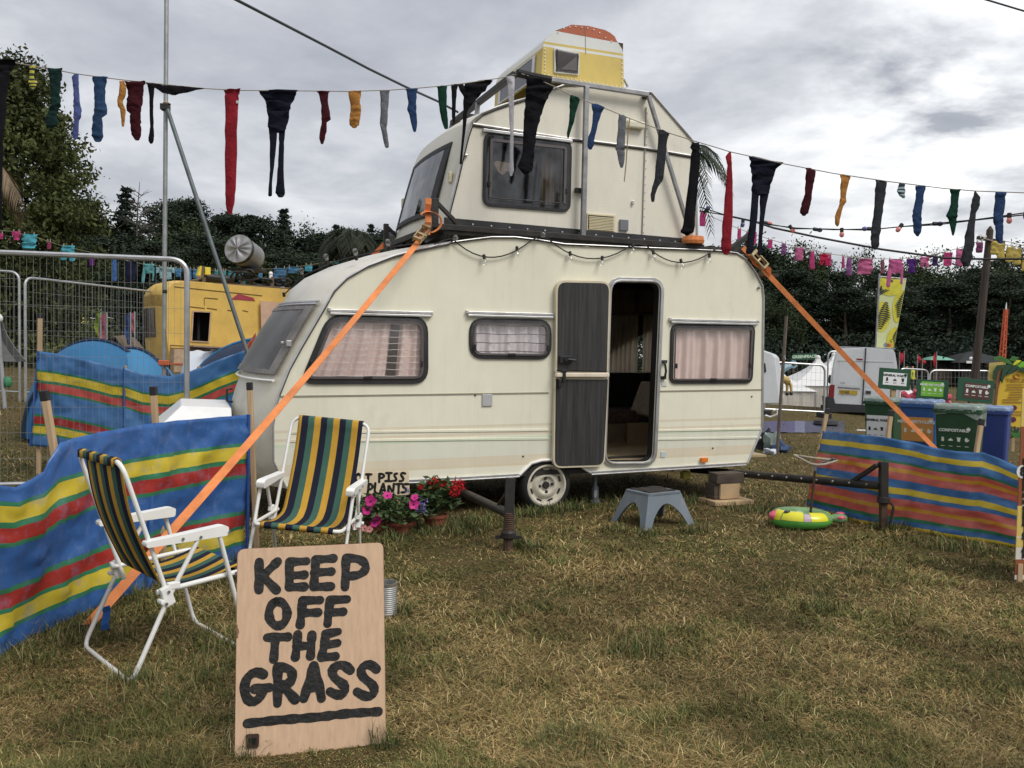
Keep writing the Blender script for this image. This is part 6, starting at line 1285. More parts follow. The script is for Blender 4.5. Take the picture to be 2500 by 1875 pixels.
for kd,x0,x1,y0,y1,c,lab,cat in[('slim',80,127,120,192,PINK,'small pink garment nearest the tail of the caravan on the pink line','garment'),('slim',192,242,150,242,MAUVE,'mauve garment second from the left on the pink line','garment'),('top',305,384,185,292,PALEPINK,'crumpled pale pink top, third from the left on the pink line','top'),('slim',428,477,215,364,PINK,'long narrow magenta garment on the pink line, left of the red shorts','garment'),('shorts',512,592,238,335,HOT,'bright red shorts on the pink line','shorts'),('slim',588,614,242,337,PINK,'thin pink strip of cloth beside the red shorts','garment'),('slim',696,724,258,356,PINK,'very small pink garment in the middle of the pink line','garment'),('slim',732,788,266,418,MAUVE,'long mauve garment left of the wide pink shirt','garment'),('top',826,958,280,408,PALEPINK,'wide pale pink shirt left of the palm leaf banner','shirt'),('slim',1016,1058,285,402,(.25,.10,.14),'narrow striped garment just above the palm leaf banner','garment'),('longsleeve',1068,1212,283,512,(.62,.15,.34),'large pink long sleeved shirt hanging over the palm leaf banner','shirt'),('shirt',1238,1320,278,412,PURP,'dark purple shirt right of the palm leaf banner','shirt'),('shorts',1348,1424,262,352,PALEPINK,'patterned pink shorts right of the purple shirt','shorts'),('slim',1446,1502,256,336,DPURP,'small dark purple garment on the pink line','garment'),('top',1540,1618,225,337,PINK,'square bright pink top left of the charcoal leggings','top'),('top',1643,1712,195,337,PALEPINK,'pink top half behind the charcoal leggings','top'),('top',1810,1874,140,227,(.20,.06,.14),'dark mauve top beside the utility pole','top')]:garment(kd,cf,x0,x1,y0,y1,DW,c,lab,G1,cat)
for kd,x0,x1,y0,y1,lab in[('slim',1932,2004,130,242,'folded yellow cloth just right of the utility pole'),('top',1982,2058,155,283,'yellow top, second right of the utility pole'),('top',2058,2132,178,302,'yellow top, third right of the utility pole'),('top',2122,2192,195,328,'long yellow top, fourth right of the utility pole'),('top',2192,2262,270,378,'yellow cloth cut off by the right edge')]:garment(kd,cf,x0,x1,y0,y1,DW+1,YEL2,lab,'yellow washing right of the utility pole','top')
cf3=crop(3)
for kd,x0,x1,y0,y1,lab in[('top',150,192,688,782,'pink cloth just behind the rear edge of the upper caravan'),('slim',388,416,798,872,'small pink garment behind the strap hook'),('top',440,516,820,898,'pink top half hidden by the black tights')]:garment(kd,cf3,x0,x1,y0,y1,DW-3,PINK,lab,G1,'top')
cord('washing_line',[(3,150,690),(3,400,800),(3,600,868),(3,800,925),(3,1000,962),(3,1180,985),(3,1400,992),(3,1620,965),(3,1780,925),(3,1900,885),(3,1960,860)],'thin line of pink washing in front of the right hand wood',.009,'washing line',mat('pale_line',(.4,.38,.36),.7),lambda u:19.)
cord('washing_line',[(3,1960,862),(3,2040,890),(3,2150,912),(3,2260,960)],'thin line of yellow washing right of the utility pole',.009,'washing line',MATS['pale_line'],lambda u:20.)
cfl=lambda x,y:(x/5.53,560+y/5.53);G2='blue and pink washing behind the mesh fence';DL=20.
for kd,x0,x1,y0,y1,c,lab,cat in[('top',-25,46,52,127,PINK,'pink cloth cut off by the left edge behind the fence','cloth'),('shirt',162,282,25,165,PINK,'crumpled pink shirt above the mesh fence at the left','shirt'),('top',290,503,65,265,CYAN,'wide cyan shirt above the mesh fence, right of the pink shirt','shirt'),('slim',634,692,158,266,(.35,.06,.15),'small dark pink garment above the fence rail','garment'),('shorts',822,1012,220,430,CYAN,'cyan shorts hanging behind the top rail of the fence','shorts'),('top',1206,1280,345,492,(.16,.045,.24),'small purple cloth behind the mesh fence','cloth'),('slim',1506,1586,388,695,(.07,.17,.42),'long blue towel behind the mesh fence','towel'),('top',1690,1848,430,700,(.018,.022,.05),'dark navy cloth behind the mesh fence','cloth'),('longsleeve',1910,2088,465,722,AQUA,'aqua long sleeved shirt left of the scaffold pole','shirt')]:garment(kd,cfl,x0,x1,y0,y1,DL,c,lab,G2,cat)
cf7=lambda x,y:(350+x/5.926,620+y/5.926)
for kd,x0,x1,y0,y1,c,lab,cat in[('shirt',182,455,190,392,PCYAN,'pale cyan shirt behind the scaffold pole','shirt'),('shirt',448,562,205,345,SKYB,'small blue shirt between the scaffold pole and the fence corner','shirt'),('top',598,700,215,408,SKYB,'light blue shirt behind the corner of the fence','shirt'),('top',715,805,222,345,SKYB,'light blue cloth left of the yellow box','cloth'),('top',1030,1085,238,302,TEAL,'small teal cloth right of the yellow box','cloth'),('slim',1150,1198,240,308,TEAL,'narrow teal cloth under the silver drum','cloth'),('shorts',1228,1335,243,325,CYAN,'cyan shorts behind the coiled black hoses','shorts'),('top',1378,1552,240,442,TEAL,'large teal cloth behind the coiled black hoses','cloth'),('slim',1660,1732,235,362,SKYB,'narrow blue cloth right of the hoses','cloth'),('top',1880,2080,205,392,(.09,.20,.36),'large draped blue cloth left of the caravan nose','cloth')]:garment(kd,cf7,x0,x1,y0,y1,DL,c,lab,G2,cat)
cf8=lambda x,y:(550+x/3.16,540+y/3.16)
for kd,x0,x1,y0,y1,c,lab,cat in[('top',475,572,352,402,(.09,.25,.45),'blue sleeve of cloth above the caravan nose','cloth'),('top',612,674,338,386,(.08,.34,.48),'small cyan cloth above the caravan nose','cloth'),('top',828,882,306,328,CYAN,'scrap of cyan cloth behind the front of the roof','cloth')]:garment(kd,cf8,x0,x1,y0,y1,DL,c,lab,G2,cat)
cord('washing_line',[(0,-30,560),(0,30,565),(0,55,572),(0,90,580),(0,150,600),(0,260,625),(0,350,645),(0,430,655),(0,520,660),(0,600,659),(0,700,655),(0,760,646),(0,830,636)],'thin line of blue and pink washing behind the mesh fence',.008,'washing line',mat('yellow_line',(.16,.16,.10),.7),lambda u:20.)
# ================================================================== near things on the grass
# step stool ---------------------------------------------------------
gF=ground(1574,1296);a_=Vc((.85,.52,0)).normalized();b_=Vc((-.52,.85,0)).normalized();Mst=Matrix((a_,b_,Vc((0,0,1)))).transposed().to_4x4();Mst=Matrix.Translation(gF)@Mst
st=root('step_stool',gF,'blue grey plastic step stool with a dark mat in front of the caravan doorway','step stool',M=Mst)
GREYP=mat('blue_grey_plastic',(.145,.175,.205),.5,var=.08,scale=5,dirt=(.30,.31,.31),dsc=7,damt=.5,dlo=.5)
L1,L2,H_=.55,.44,.275;i1,i2=.10,.075
def archside(m,A,B,TA,TB,inward,th=.012):
 """one moulded side between two flared legs, arched below"""
 n=16;P=[]
 for k in range(n+1):
  t=k/n;top=TA.lerp(TB,t);bot=A.lerp(B,t);ar=0 if(t<.13 or t>.87)else.70*math.sin(PI*(t-.13)/.74)**.55
  low=bot.lerp(top,ar);P.append([low.lerp(top,q)for q in np.linspace(0,1,5)])
 m.sheet([[P[k][j]for k in range(n+1)]for j in range(5)],th)
c0=[Vc(p)for p in((0,0,0),(L1,0,0),(L1,L2,0),(0,L2,0))];t0_=[Vc(p)for p in((i1,i2,H_),(L1-i1,i2,H_),(L1-i1,L2-i2,H_),(i1,L2-i2,H_))]
m=MB()
for k in range(4):archside(m,c0[k],c0[(k+1)%4],t0_[k],t0_[(k+1)%4],None)
m.build('leg_frame',GREYP,st,local=True,smooth=True,ang=35)
m=MB();m.prism(rrect([(i1-.008,i2-.008),(L1-i1+.008,i2-.008),(L1-i1+.008,L2-i2+.008),(i1-.008,L2-i2+.008)],.03),(0,0,H_-.012),EX,EY,.018);m.build('top',GREYP,st,local=True,bevel=.006)
m=MB();P=[[(lerp(i1+.035,L1-i1-.02,j/9),lerp(i2+.03,L2-i2-.01,i/7),H_+.012+.005*math.sin(i*1.1+j*.9))for j in range(10)]for i in range(8)];m.sheet(P,.008)
mt=m.build('door_mat',mat('dark_mat',(.035,.030,.027),.98,var=.5,scale=40,bump=.9,bscale=140),st,local=True,smooth=True)
# timber blocks ------------------------------------------------------
gB=ground(1760,1230);TIM=mat('old_timber',(.075,.058,.045),.9,var=.35,scale=5,stretch=(1,1,6),bump=.3,bscale=30);PLY=mat('pale_timber',(.46,.33,.19),.8,var=.15,scale=5)
bs=root('timber_blocks',gB,'stack of timber blocks on a board propping the tail of the lower caravan','blocks');Mr=Matrix.Rotation(.35,3,'Z')
for nm,z,d,mm,off in(('base_board',.022,(.44,.30,.045),PLY,0),('pale_block',.125,(.22,.14,.15),PLY,0),('dark_block',.252,(.31,.15,.10),TIM,.0)):
 m=MB();m.box(gB+Vc((off+.06,.05,z)),d,Mr);m.build(nm,mm,bs,bevel=.006)
m=MB();m.box(gB+Vc((-.04,.05,.125)),(.14,.16,.15),Mr);m.build('dark_block',TIM,bs,bevel=.006)
# bottle jack
gJ=ground(1456,1232);gJ=gJ+Vc((0,.12,0));bj=root('bottle_jack',gJ,'small grey bottle jack under the caravan beside the wheel','jack');m=MB();m.lathe([(.05,0),(.05,.02),(.034,.03),(.034,.14),(.024,.16),(.018,.17),(.018,.26),(.026,.27),(.026,.29),(.0001,.29)],gJ,None,14);m.build('body',mat('jack_grey',(.22,.25,.27),.5,.3),bj,smooth=True);m=MB();m.box(gJ+Vc((0,-.036,.09)),(.028,.004,.07));m.build('label_plate',mat('pale_plate',(.6,.62,.62),.5),bj)
# flowers ------------------------------------------------------------
TERRA=mat('terracotta',(.20,.055,.03),.85,var=.25,scale=8);LEAFG=mat('flower_leaves',(.055,.095,.03),.6,var=.4,scale=9,isl=.4,transl=.15);STEM=mat('flower_stem',(.09,.13,.05),.7)
PETP=mat('pink_petal',(.62,.03,.25),.6,var=.2,scale=20,transl=.2);PETD=mat('petal_throat',(.16,.01,.08),.7);PETR=mat('red_petal',(.55,.012,.02),.6,var=.25,scale=30,isl=.3,transl=.15);PETV=mat('violet_petal',(.20,.16,.45),.6,isl=.3,transl=.2);PETS=mat('salmon_petal',(.55,.22,.2),.6,isl=.3)
def leafcluster(m,c,n,r,sz,rr,up=.6):
 for i in range(n):
  d=Vc((rr.gauss(0,1),rr.gauss(0,1),rr.gauss(.2,.8)));d.normalize();q=c+Vc((d.x*r*rr.uniform(.3,1.1),d.y*r*rr.uniform(.3,1.),d.z*r*up*rr.uniform(.3,1.1)));ax=Vc((rr.gauss(0,1),rr.gauss(0,1),rr.gauss(.1,.5))).normalized();sd_=ax.cross(Vc((rr.gauss(0,.4),rr.gauss(0,.4),1))).normalized();s=sz*rr.uniform(.6,1.25);nn=ax.cross(sd_)
  m.add([q,q+ax*s*.5+sd_*s*.36+nn*s*.08,q+ax*s*1.05-nn*s*.05,q+ax*s*.5-sd_*s*.36+nn*s*.08],[(0,1,2),(0,2,3)])
def petunia(rt_,q,nrm,r,rr,mt=None):
 n_=Vc(nrm).normalized();x=n_.orthogonal().normalized();y=n_.cross(x);vs=[q-n_*r*.35];k=20
 for j in range(k):a=2*PI*j/k;rad=r*(1+.13*math.cos(5*a));vs.append(q+(x*math.cos(a)+y*math.sin(a))*rad*.55-n_*r*.06)
 for j in range(k):a=2*PI*j/k;rad=r*(1+.12*math.cos(5*a)+.04*rr.uniform(-1,1));vs.append(q+(x*math.cos(a)+y*math.sin(a))*rad+n_*r*.10*math.sin(5*a))
 m=MB();m.add(vs,[(0,1+j,1+(j+1)%k)for j in range(k)]+[(1+j,1+k+j,1+k+(j+1)%k,1+(j+1)%k)for j in range(k)]);f=m.build('flower',mt or PETP,rt_,smooth=True,ang=180)
 m=MB();m.sphere(q-n_*r*.12,r*.2,5);m.build('throat',PETD,f)
def pot(g,r,h,name,label,group='potted flowers'):
 rt_=root(name,g,label,'potted plant',group);m=MB();m.lathe([(r*.72,0),(r*.95,h*.78),(r*1.04,h*.8),(r*1.06,h),(r*.96,h),(r*.93,h*.88),(.0001,h*.86)],g,None,18);m.build('pot',TERRA,rt_,smooth=True);return rt_
rr=random.Random(11)
g1_=ground(915,1303);p1=pot(g1_,.10,.11,'petunia_pot','pink petunias in a low pot beside the right front leg of the forward chair');m=MB();leafcluster(m,g1_+Vc((0,0,.19)),300,.19,.055,rr,.7);m.build('leaves',LEAFG,p1)
DFL=(g1_-CPOS).dot(fwd)
for u,v,s in((905,1223,.043),(896,1244,.042),(919,1269,.043),(914,1276,.034)):petunia(p1,at(u,v,DFL-.14),(rr.uniform(-.4,.3),-1,rr.uniform(0,.5)),s,rr)
for u,v in((868,1285),(890,1290),(902,1292)):petunia(p1,at(u,v,DFL-.15),(0,-1,.4),.026,rr,PETS)
g2_=ground(975,1302);p2_=pot(g2_,.13,.10,'petunia_pot','trailing pink and violet petunias in a wide pot, middle of the row');m=MB();leafcluster(m,g2_+Vc((0,0,.17)),420,.25,.055,rr,.6);m.build('leaves',LEAFG,p2_)
D2=(g2_-CPOS).dot(fwd)
for u,v,s in((1011,1231,.040),(946,1209,.036),(1012,1214,.03)):petunia(p2_,at(u,v,D2-.14),(rr.uniform(-.2,.5),-1,.25 if s>.038 else 1.2),s,rr)
m=MB()
for u,v,n,sp in((1030,1232,30,11),(995,1199,16,5),(1020,1243,14,5),(1034,1245,14,6)):
 for i in range(n):q=at(u+rr.gauss(0,sp*.5),v+rr.gauss(0,sp*.9),D2-.12+rr.uniform(-.03,.03));leafcluster(m,q,2,.004,.018,rr)
m.build('small_flowers',PETV,p2_)
g3_=ground(1062,1294);p3_=pot(g3_,.095,.13,'geranium_pot','red geranium in a terracotta pot nearest the steel outrigger');m=MB();leafcluster(m,g3_+Vc((0,0,.27)),430,.19,.062,rr,.85);m.build('leaves',LEAFG,p3_)
D3=(g3_-CPOS).dot(fwd)
for u,v,s in((1026,1189,.026),(1080,1181,.028),(1063,1174,.022),(1120,1186,.052),(1108,1200,.05),(1055,1192,.018),(1049,1178,.016)):
 c_=at(u,v,D3-.08);m=MB()
 for i in range(int(70*s/.03)):
  d=Vc((rr.gauss(0,1),rr.gauss(0,1),rr.gauss(0,1))).normalized();leafcluster(m,c_+d*s*rr.uniform(.7,1),1,.003,.022,rr)
 m.build('flower_head',PETR,p3_);m=MB();m.tube([c_,g3_+Vc((rr.uniform(-.05,.05),0,.25))],.004,5);m.build('stem',STEM,p3_)
 # the small hand painted sign behind the flowers -----------------------
gS=ground(970,1291);DS=(gS-CPOS).dot(fwd);NDP=root('painted_sign',gS,'small cream board painted DO NOT PISS ON MY PLANTS in black behind the flower pots','sign')
A_,B_,C_=at(1000,1208,DS),at(806,1216,DS-.05),at(1000,1150,DS);sxv=(A_-B_);ws=sxv.length;sxv.normalize();syv=(C_-A_);syv=syv-sxv*syv.dot(sxv);hs_=syv.length;syv.normalize();snv=sxv.cross(syv)
m=MB();m.prism([(0,0),(ws,0),(ws,hs_),(0,hs_)],B_-snv*.012,sxv,syv,.012);m.build('board',mat('cream_board',(.72,.60,.42),.6,var=.06),NDP,bevel=.001)
m=MB();m.bar(at(975,1200,DS)-snv*.03,gS-Vc((0,0,.05)),.035,.02);m.build('stake',PLY,NDP)
def sh(x,y):return on_plane(860+x/7.373,1150+y/7.373,B_,snv)
S2=[[arc(110,130,55,80,90,450,16)],[[(250,60),(345,60)],[(290,60),(285,185)]],[[(490,55),(485,195)],[(490,50)]+arc(530,85,45,38,80,-80,8)+[(495,128)]],[[(610,35),(710,35)],[(660,35),(655,180)],[(600,180),(705,180)]],[[(805,45),(770,30),(735,60),(750,95),(800,125),(800,180),(750,190),(730,175)]],[[(950,45),(900,20),(855,55),(880,95),(940,130),(940,180),(890,200),(855,180)]],[[(45,235),(75,285),(130,300)]],[[(300,235),(290,330),(275,410)],[(300,230)]+arc(325,280,42,50,80,-80,8)+[(292,335)]],[[(415,220),(400,390),(455,405)]],[[(560,230),(520,320),(495,410)],[(560,230),(585,330),(600,405)],[(515,345),(590,345)]],[[(650,400),(650,240),(735,395),(750,230)]],[[(790,235),(900,230)],[(838,235),(832,395)]],[[(1010,235),(900,235),(905,300),(985,310),(980,380),(885,385)]],[[(-330,65),(-335,185)],[(-330,60),(-270,80),(-255,125),(-275,165),(-335,185)]],[arc(-190,125,45,65,90,450,14)],[[(-60,190),(-58,60),(20,185),(30,60)]],[arc(-330,330,45,65,90,450,14)],[[(-240,390),(-238,260),(-165,390),(-155,255)]],[[(-100,390),(-85,255),(-45,340),(0,250),(12,390)]]]
for lt in S2:m=MB();strokes(m,lt,.0100,sh,snv,.0012);m.build('painted_letter',PAINT,NDP)
# inflatable ring ------------------------------------------------------
gR=ground(1975,1298);e1_=Vc((.99,.12,0));e2_=Vc((-.12,.99,0));cR=gR+e2_*.20+Vc((0,0,.085));MR=Matrix.Translation(cR+e1_*.045-Vc((0,0,.01)))@Matrix((e1_,e2_,Vc((0,0,1)))).transposed().to_4x4()@Matrix.Scale(.87,4)
rg=root('inflatable_ring',cR,'green and yellow fish shaped inflatable ring lying on the grass by the right windbreak','inflatable',M=MR)
ZS=[(0,(.09,.40,.06)),(.50,(.10,.42,.07)),(.505,(.50,.52,.05)),(.99,(.5,.5,.05))]
INFG=mat('green_vinyl',(.11,.40,.075),.28,var=.08,spec=.5);INFY=mat('yellow_vinyl',(.68,.64,.03),.28,var=.06,spec=.5);INFC=mat('clear_green_vinyl',(.24,.42,.20),.3,var=.15,spec=.5,transl=.3);INFP=mat('pink_vinyl',(.58,.10,.16),.3,spec=.5);INFV=mat('lilac_vinyl',(.50,.38,.46),.3);INFK=mat('navy_vinyl',(.02,.03,.07),.25)
RX,RY,rt_m=.20,.17,.085
def ring_pt(u,v,k=1.):
 t=u;r=rt_m*(1+.10*math.cos(t-PI));c,s=math.cos(t),math.sin(t);nx=Vc((c,s,0));ctr=Vc((RX*c*(1+.12*(c<-.3)*abs(c)),RY*s,0));return ctr+(nx*math.cos(v)+Vc((0,0,.92))*math.sin(v))*r*k
def ringpatch(name,u0,u1,v0,v1,material,k=1.,nu=16,nv_=10,par=rg):
 m=MB();m.sheet([[ring_pt(math.radians(lerp(u0,u1,i/nu)),math.radians(lerp(v0,v1,j/nv_)),k)for i in range(nu+1)]for j in range(nv_+1)]);return m.build(name,material,par,local=True,smooth=True,ang=180)
ringpatch('lower_tube',0,360,-180,8,INFG,1.,48,14);ringpatch('upper_tube',0,360,8,180,INFC,1.,48,14)
ringpatch('yellow_patch',262,302,6,100,INFY,1.012);ringpatch('yellow_patch',208,248,6,90,INFY,1.012);ringpatch('yellow_patch',176,206,0,80,INFY,1.013);ringpatch('lilac_patch',249,261,5,62,INFV,1.014,8,6);ringpatch('yellow_strip',328,334,10,90,INFY,1.012,4,8);ringpatch('yellow_strip',5,95,76,88,INFY,1.012,14,3)
q=ring_pt(math.radians(213),math.radians(68),1.02);m=MB();m.sphere(q,.024,8,(1.35,.9,.6));m.build('eye',INFK,rg,local=True,smooth=True)
m=MB();m.tube([(-.27,-.0,.02),(-.31,-.01,.025),(-.335,-.012,.03),(-.35,-.012,.03)],[.06,.045,.032,.012],12);m.build('mouth',INFP,rg,local=True,smooth=True)
m=MB();m.tube([(.25,-.03,-.01),(.30,-.04,.0),(.36,-.05,.0),(.40,-.05,-.0),(.42,-.05,0)],[.035,.055,.068,.05,.01],12,flat=.75);m.build('tail_fin',INFC,rg,local=True,smooth=True);m=MB();m.sphere((.345,-.095,.012),.034,8,(1.3,.6,.6));m.sphere((.36,-.04,.045),.034,8,(1.3,.9,.5));m.build('tail_patch',INFP,rg,local=True,smooth=True)
# rod with a wooden hook frame standing in the ring
gk=gR+e2_*.18;DK=(gk-CPOS).dot(fwd);hk=root('hooked_rod',at(1976,1262,DK),'thin dark rod topped with a weathered wooden bow, standing in the inflatable ring','rod')
a0_,a1_=at(1975,1275,DK),at(1990,1146,DK-.02);m=MB();m.tube([a0_-Vc((0,0,.06)),a1_],.011,8);m.build('rod',RUST,hk);m=MB();m.tube([a1_-Vc((0,0,.01)),a1_+Vc((0,0,.05))],.013,8);m.build('socket',RAWSTEEL,hk)
GW=mat('grey_wood',(.33,.28,.22),.85,var=.3,scale=6)
m=MB();bw=lambda u,v,dd=0.:at(u,v,DK-.03+dd);m.tube([bw(1937,1110),bw(1985,1118,.02),bw(2032,1123,.02),bw(2036,1121)],[.006,.009,.012,.012],7);m.build('upper_stick',GW,hk);m=MB();m.tube([bw(1937,1110),bw(1958,1121,-.02),bw(1978,1132,-.04),bw(1992,1135,-.04),bw(2012,1134,-.04),bw(2030,1129,-.03),bw(2045,1124)],[.006,.009,.010,.010,.010,.009,.008],7);m.build('lower_stick',GW,hk)
m=MB();m.tube([bw(2000,1131,-.02),bw(2014,1126),bw(2024,1128,.0),bw(2034,1121)],.008,6);m.tube([bw(2030,1119),bw(2038,1120),bw(2046,1124)],.008,6);m.tube([bw(1950,1113,0),bw(1964,1123,-.02)],.009,6);m.build('black_binding',BLKP,hk)
# vertical lettered banner cut by the right edge ------------------------
gV=ground(2484,1425);DV=(gV-CPOS).dot(fwd);vb=root('lettered_banner',gV,'tall narrow banner with a column of black letters cut off by the right edge','banner')
va=at(2478,1415,DV);vt=at(2497,948,DV-.02);wv=Vc((.62,.10,0));ln=(vt-va).length;vy=(vt-va).normalized();vx=(wv-vy*wv.dot(vy)).normalized();vn=vx.cross(vy)
BROWN=(.24,.075,.03);CRM=(.62,.58,.50);VYL=(.62,.46,.13)
m=MB();m.prism([(0,.0),(.6,0),(.6,ln),(0,ln)],va-vn*.006,vx,vy,.006);m.build('panel',ramp_mat('banner_bands',[(0,CRM),(.022,BROWN),(.105,CRM),(.165,VYL),(.215,CRM),(.225,VYL),(.385,BROWN),(.80,VYL)],rough=.6,var=.08,bump=.08),vb)
m=MB();m.prism([(.0,ln*.385),(.6,ln*.385),(.6,ln*.8),(.036,ln*.8),(.024,ln*.385)][1:4]+[(.045,ln*.80),(.03,ln*.385)],va+vn*.001,vx,vy,.002);m.build('white_panel',mat('white_print',(.70,.68,.63),.6),vb)
m=MB();m.lathe([(.042,0),(.042,.002),(.0001,.002)],va+vx*.022+vy*ln*.565,Matrix((vx,vy,vn)).transposed(),20);m.build('round_badge',MATS['white_print'],vb)
for i,row in enumerate(['HAND','AND','TAKE','OUT','TEA','LOLLY','PIES','COLD','CAKES','CO','OUR','RO','IT','CO','UP']):
 yy=ln*(.130+.0345*i);text(row[:2],.062,va+vx*(.040-.0014*i)+vy*yy,vx,vy,PAINT,vb,'letter',align='LEFT',off=.004,bold=.004)
text('8',.075,va+vx*.022+vy*ln*.565,vx,vy,PAINT,vb,'letter',off=.004,bold=.004)
m=MB();m.bar(va+vx*.03-Vc((0,0,.2)),va+vx*.03+vy*.1,.03,.02);m.build('stake',PLY,vb)
# wheelie bins ---------------------------------------------------------
BING=mat('bin_green',(.018,.065,.030),.45,var=.12,scale=4,dirt=(.10,.12,.09),damt=.35);BINB=mat('bin_blue',(.020,.085,.27),.45,var=.12,scale=4,dirt=(.12,.17,.26),damt=.35);BINN=mat('bin_navy',(.030,.055,.21),.45,var=.12,scale=4);BAGC=mat('clear_bag',(.34,.42,.38),.25,var=.25,scale=7,bump=.7,bscale=14,transl=.3,spec=.6);BAGB=mat('blue_bag',(.30,.40,.58),.25,var=.2,scale=7,bump=.6,bscale=14,transl=.25,spec=.6)
WHP=mat('white_print_panel',(.78,.79,.80),.55,var=.03);ORP=mat('orange_print_panel',(.58,.27,.07),.55,var=.03);GRP=mat('green_print_panel',(.16,.42,.035),.5,var=.03);BRP=mat('brown_print_panel',(.085,.035,.025),.5,var=.04);SGN=mat('sign_green',(.016,.075,.040),.55,var=.08);INK=mat('dark_ink',(.02,.03,.025),.6);PWH=mat('print_white',(.66,.70,.66),.6)
def bin_(U,V,D,yaw,bm,bag,label,drop=.0,w=.58,dp=.66,h=1.0,dr=.20):
 p=at(U,V,D);g=Vc((p.x,p.y,gz(p.x,p.y)));top=p.z-g.z;a=math.radians(yaw);Mb=Matrix.Translation(g)@Matrix.Rotation(a,4,'Z');b=root('wheelie_bin',g,label,'bin','wheelie bins',M=Mb)
 h=top;m=MB();lo=(w*.80/2,dp*.76/2);hi=(w/2*.96,dp/2*.96)
 hexa(m,[(-lo[0],-lo[1],.03),(lo[0],-lo[1],.03),(lo[0],lo[1],.03),(-lo[0],lo[1],.03),(-hi[0],-hi[1],h-.06),(hi[0],-hi[1],h-.06),(hi[0],hi[1],h-.06),(-hi[0],hi[1],h-.06)]);m.build('body',bm,b,local=True,bevel=.03)
 m=MB();m.prism(rrect([(-w/2-.01,-dp/2-.01),(w/2+.01,-dp/2-.01),(w/2+.01,dp/2+.01),(-w/2-.01,dp/2+.01)],.05),(0,0,h-.09),EX,EY,.05,[rrect([(-w/2+.05,-dp/2+.05),(w/2-.05,-dp/2+.05),(w/2-.05,dp/2-.05),(-w/2+.05,dp/2-.05)],.05)]);m.build('rim',bm,b,local=True,bevel=.008)
 P=[]
 for i in range(9):
  q=i/8;row=[]
  for j in range(49):
   t=2*PI*j/48;cx2=max(-1,min(1,1.28*math.cos(t)));sy2=max(-1,min(1,1.28*math.sin(t)));k=(.84,.94,1.0,1.03,1.035,1.03,1.025,1.02,1.015)[i];z=(h-.16,h-.0,h+.012,h-.01,h-.05,h-.09,h-.12,h-.15,h-.17)[i];hem=dr*(.55+.45*math.sin(t*1.0+.4)+.12*math.sin(5*t))if bag else 0
   if i>4:z=h-.05-(i-4)/4*(.015+hem)
   row.append((cx2*w/2*k+.004*math.sin(j*2.3+i),sy2*dp/2*k+.004*math.cos(j*1.9+i*2),z+.004*math.sin(j*1.7+i*1.3)))
  P.append(row)
 if bag:m=MB();m.sheet(P);m.build('bag_liner',bag,b,local=True,smooth=True,ang=180)
 for s in(-1,1):m=MB();m.lathe([(.02,-.025),(.10,-.025),(.10,.025),(.02,.025)],(s*(lo[0]+.03),lo[1]+.04,.10),Matrix.Rotation(PI/2,3,'Y'),14);m.build('wheel',BLKP,b,local=True)
 m=MB();m.tube([(-w*.36,dp/2+.05,h-.07),(w*.36,dp/2+.05,h-.07)],.014,6);m.build('handle',bm,b,local=True);return b,h,w,dp
def bface(b,h,w,dp):
 """front face frame of a bin: origin at centre, height z"""
 lo,hi=dp*.76/2,dp/2*.96;ey2=Vc((0,-(hi-lo),h-.09)).normalized();return(lambda x,z:Vc((x,-(lo+(hi-lo)*(z-.03)/(h-.09)),z))),EX,ey2
def blabel(bt,z0,z1,x0,x1,pm,title,inkm,n,sub=True):
 b,h,w,dp=bt;f,ex1,ey1=bface(*bt);MW=ROOTM[b.name];R3=MW.to_3x3();o=f(0,0)
 nn=ex1.cross(ey1)
 if pm:m=MB();m.prism([(x0,0),(x1,0),(x1,z1-z0),(x0,z1-z0)],f(0,z0)+nn*.004,ex1,ey1,.003);pnl=m.build('label_panel',pm,b,local=True)
 W3=lambda x,z:MW@(f(x,z)+nn*.009);ww=x1-x0;hh=z1-z0
 text(title,ww*.135,W3(x0+ww*.46,z1-hh*.20),R3@ex1,R3@ey1,inkm,b,'printed_title',off=0,bold=.002)
 m=MB();m.lathe([(ww*.065,0),(ww*.065,.002),(.0001,.002)],W3(x1-ww*.08,z1-hh*.14),Matrix((R3@ex1,R3@ey1,R3@nn)).transposed(),16);m.build('printed_disc',inkm,b)
 icons(b,lambda q:W3(x0+ww*q,z0+hh*.44),R3@ex1,R3@ey1,n,ww*.075,inkm)
 for q in range(n):
  if sub:m=MB();c=W3(x0+ww*(q+.5)/n,z0+hh*.16);m.prism([(-ww*.06,0),(ww*.06,0),(ww*.06,ww*.018),(-ww*.06,ww*.018)],c,R3@ex1,R3@ey1,.001);m.build('printed_caption',inkm,b)
ICON=[[(-.55,-1),(.55,-1),(.55,.7),(.3,1),(-.3,1),(-.55,.7)],[(-1,-.7),(1,-.7),(.8,.0),(.3,.1),(.1,.7),(-.4,.2),(-.9,0)],[(-.5,-1),(.5,-1),(.75,.8),(.95,1),(-.95,1),(-.75,.8)],[(-.7,-.8),(.1,-1),(.9,-.4),(1,.3),(.3,.2),(.2,.9),(-.4,1),(-.9,.3)]]
def icons(b,pos,ex1,ey1,n,s,inkm):
 for q in range(n):m=MB();m.prism([(x*s,y*s)for x,y in ICON[q%4]],pos((q+.5)/n),ex1,ey1,.0015);m.build('printed_icon',inkm,b)
b1=bin_(2160,972,11.9,-42,BING,BAGC,'green bin with a white GENERAL WASTE label, leftmost of the bins',dr=.06,w=.44,dp=.5);blabel(b1,.42,.76,-.17,.17,WHP,'GENERAL WASTE',INK,4)
b2=bin_(2252,977,11.0,-40,BINB,BAGB,'bright blue bin with an orange recycling label behind the orange strap',dr=.05,w=.46,dp=.46);blabel(b2,.46,.78,-.20,.19,ORP,'MIXED RECYCLING',PWH,4,False)
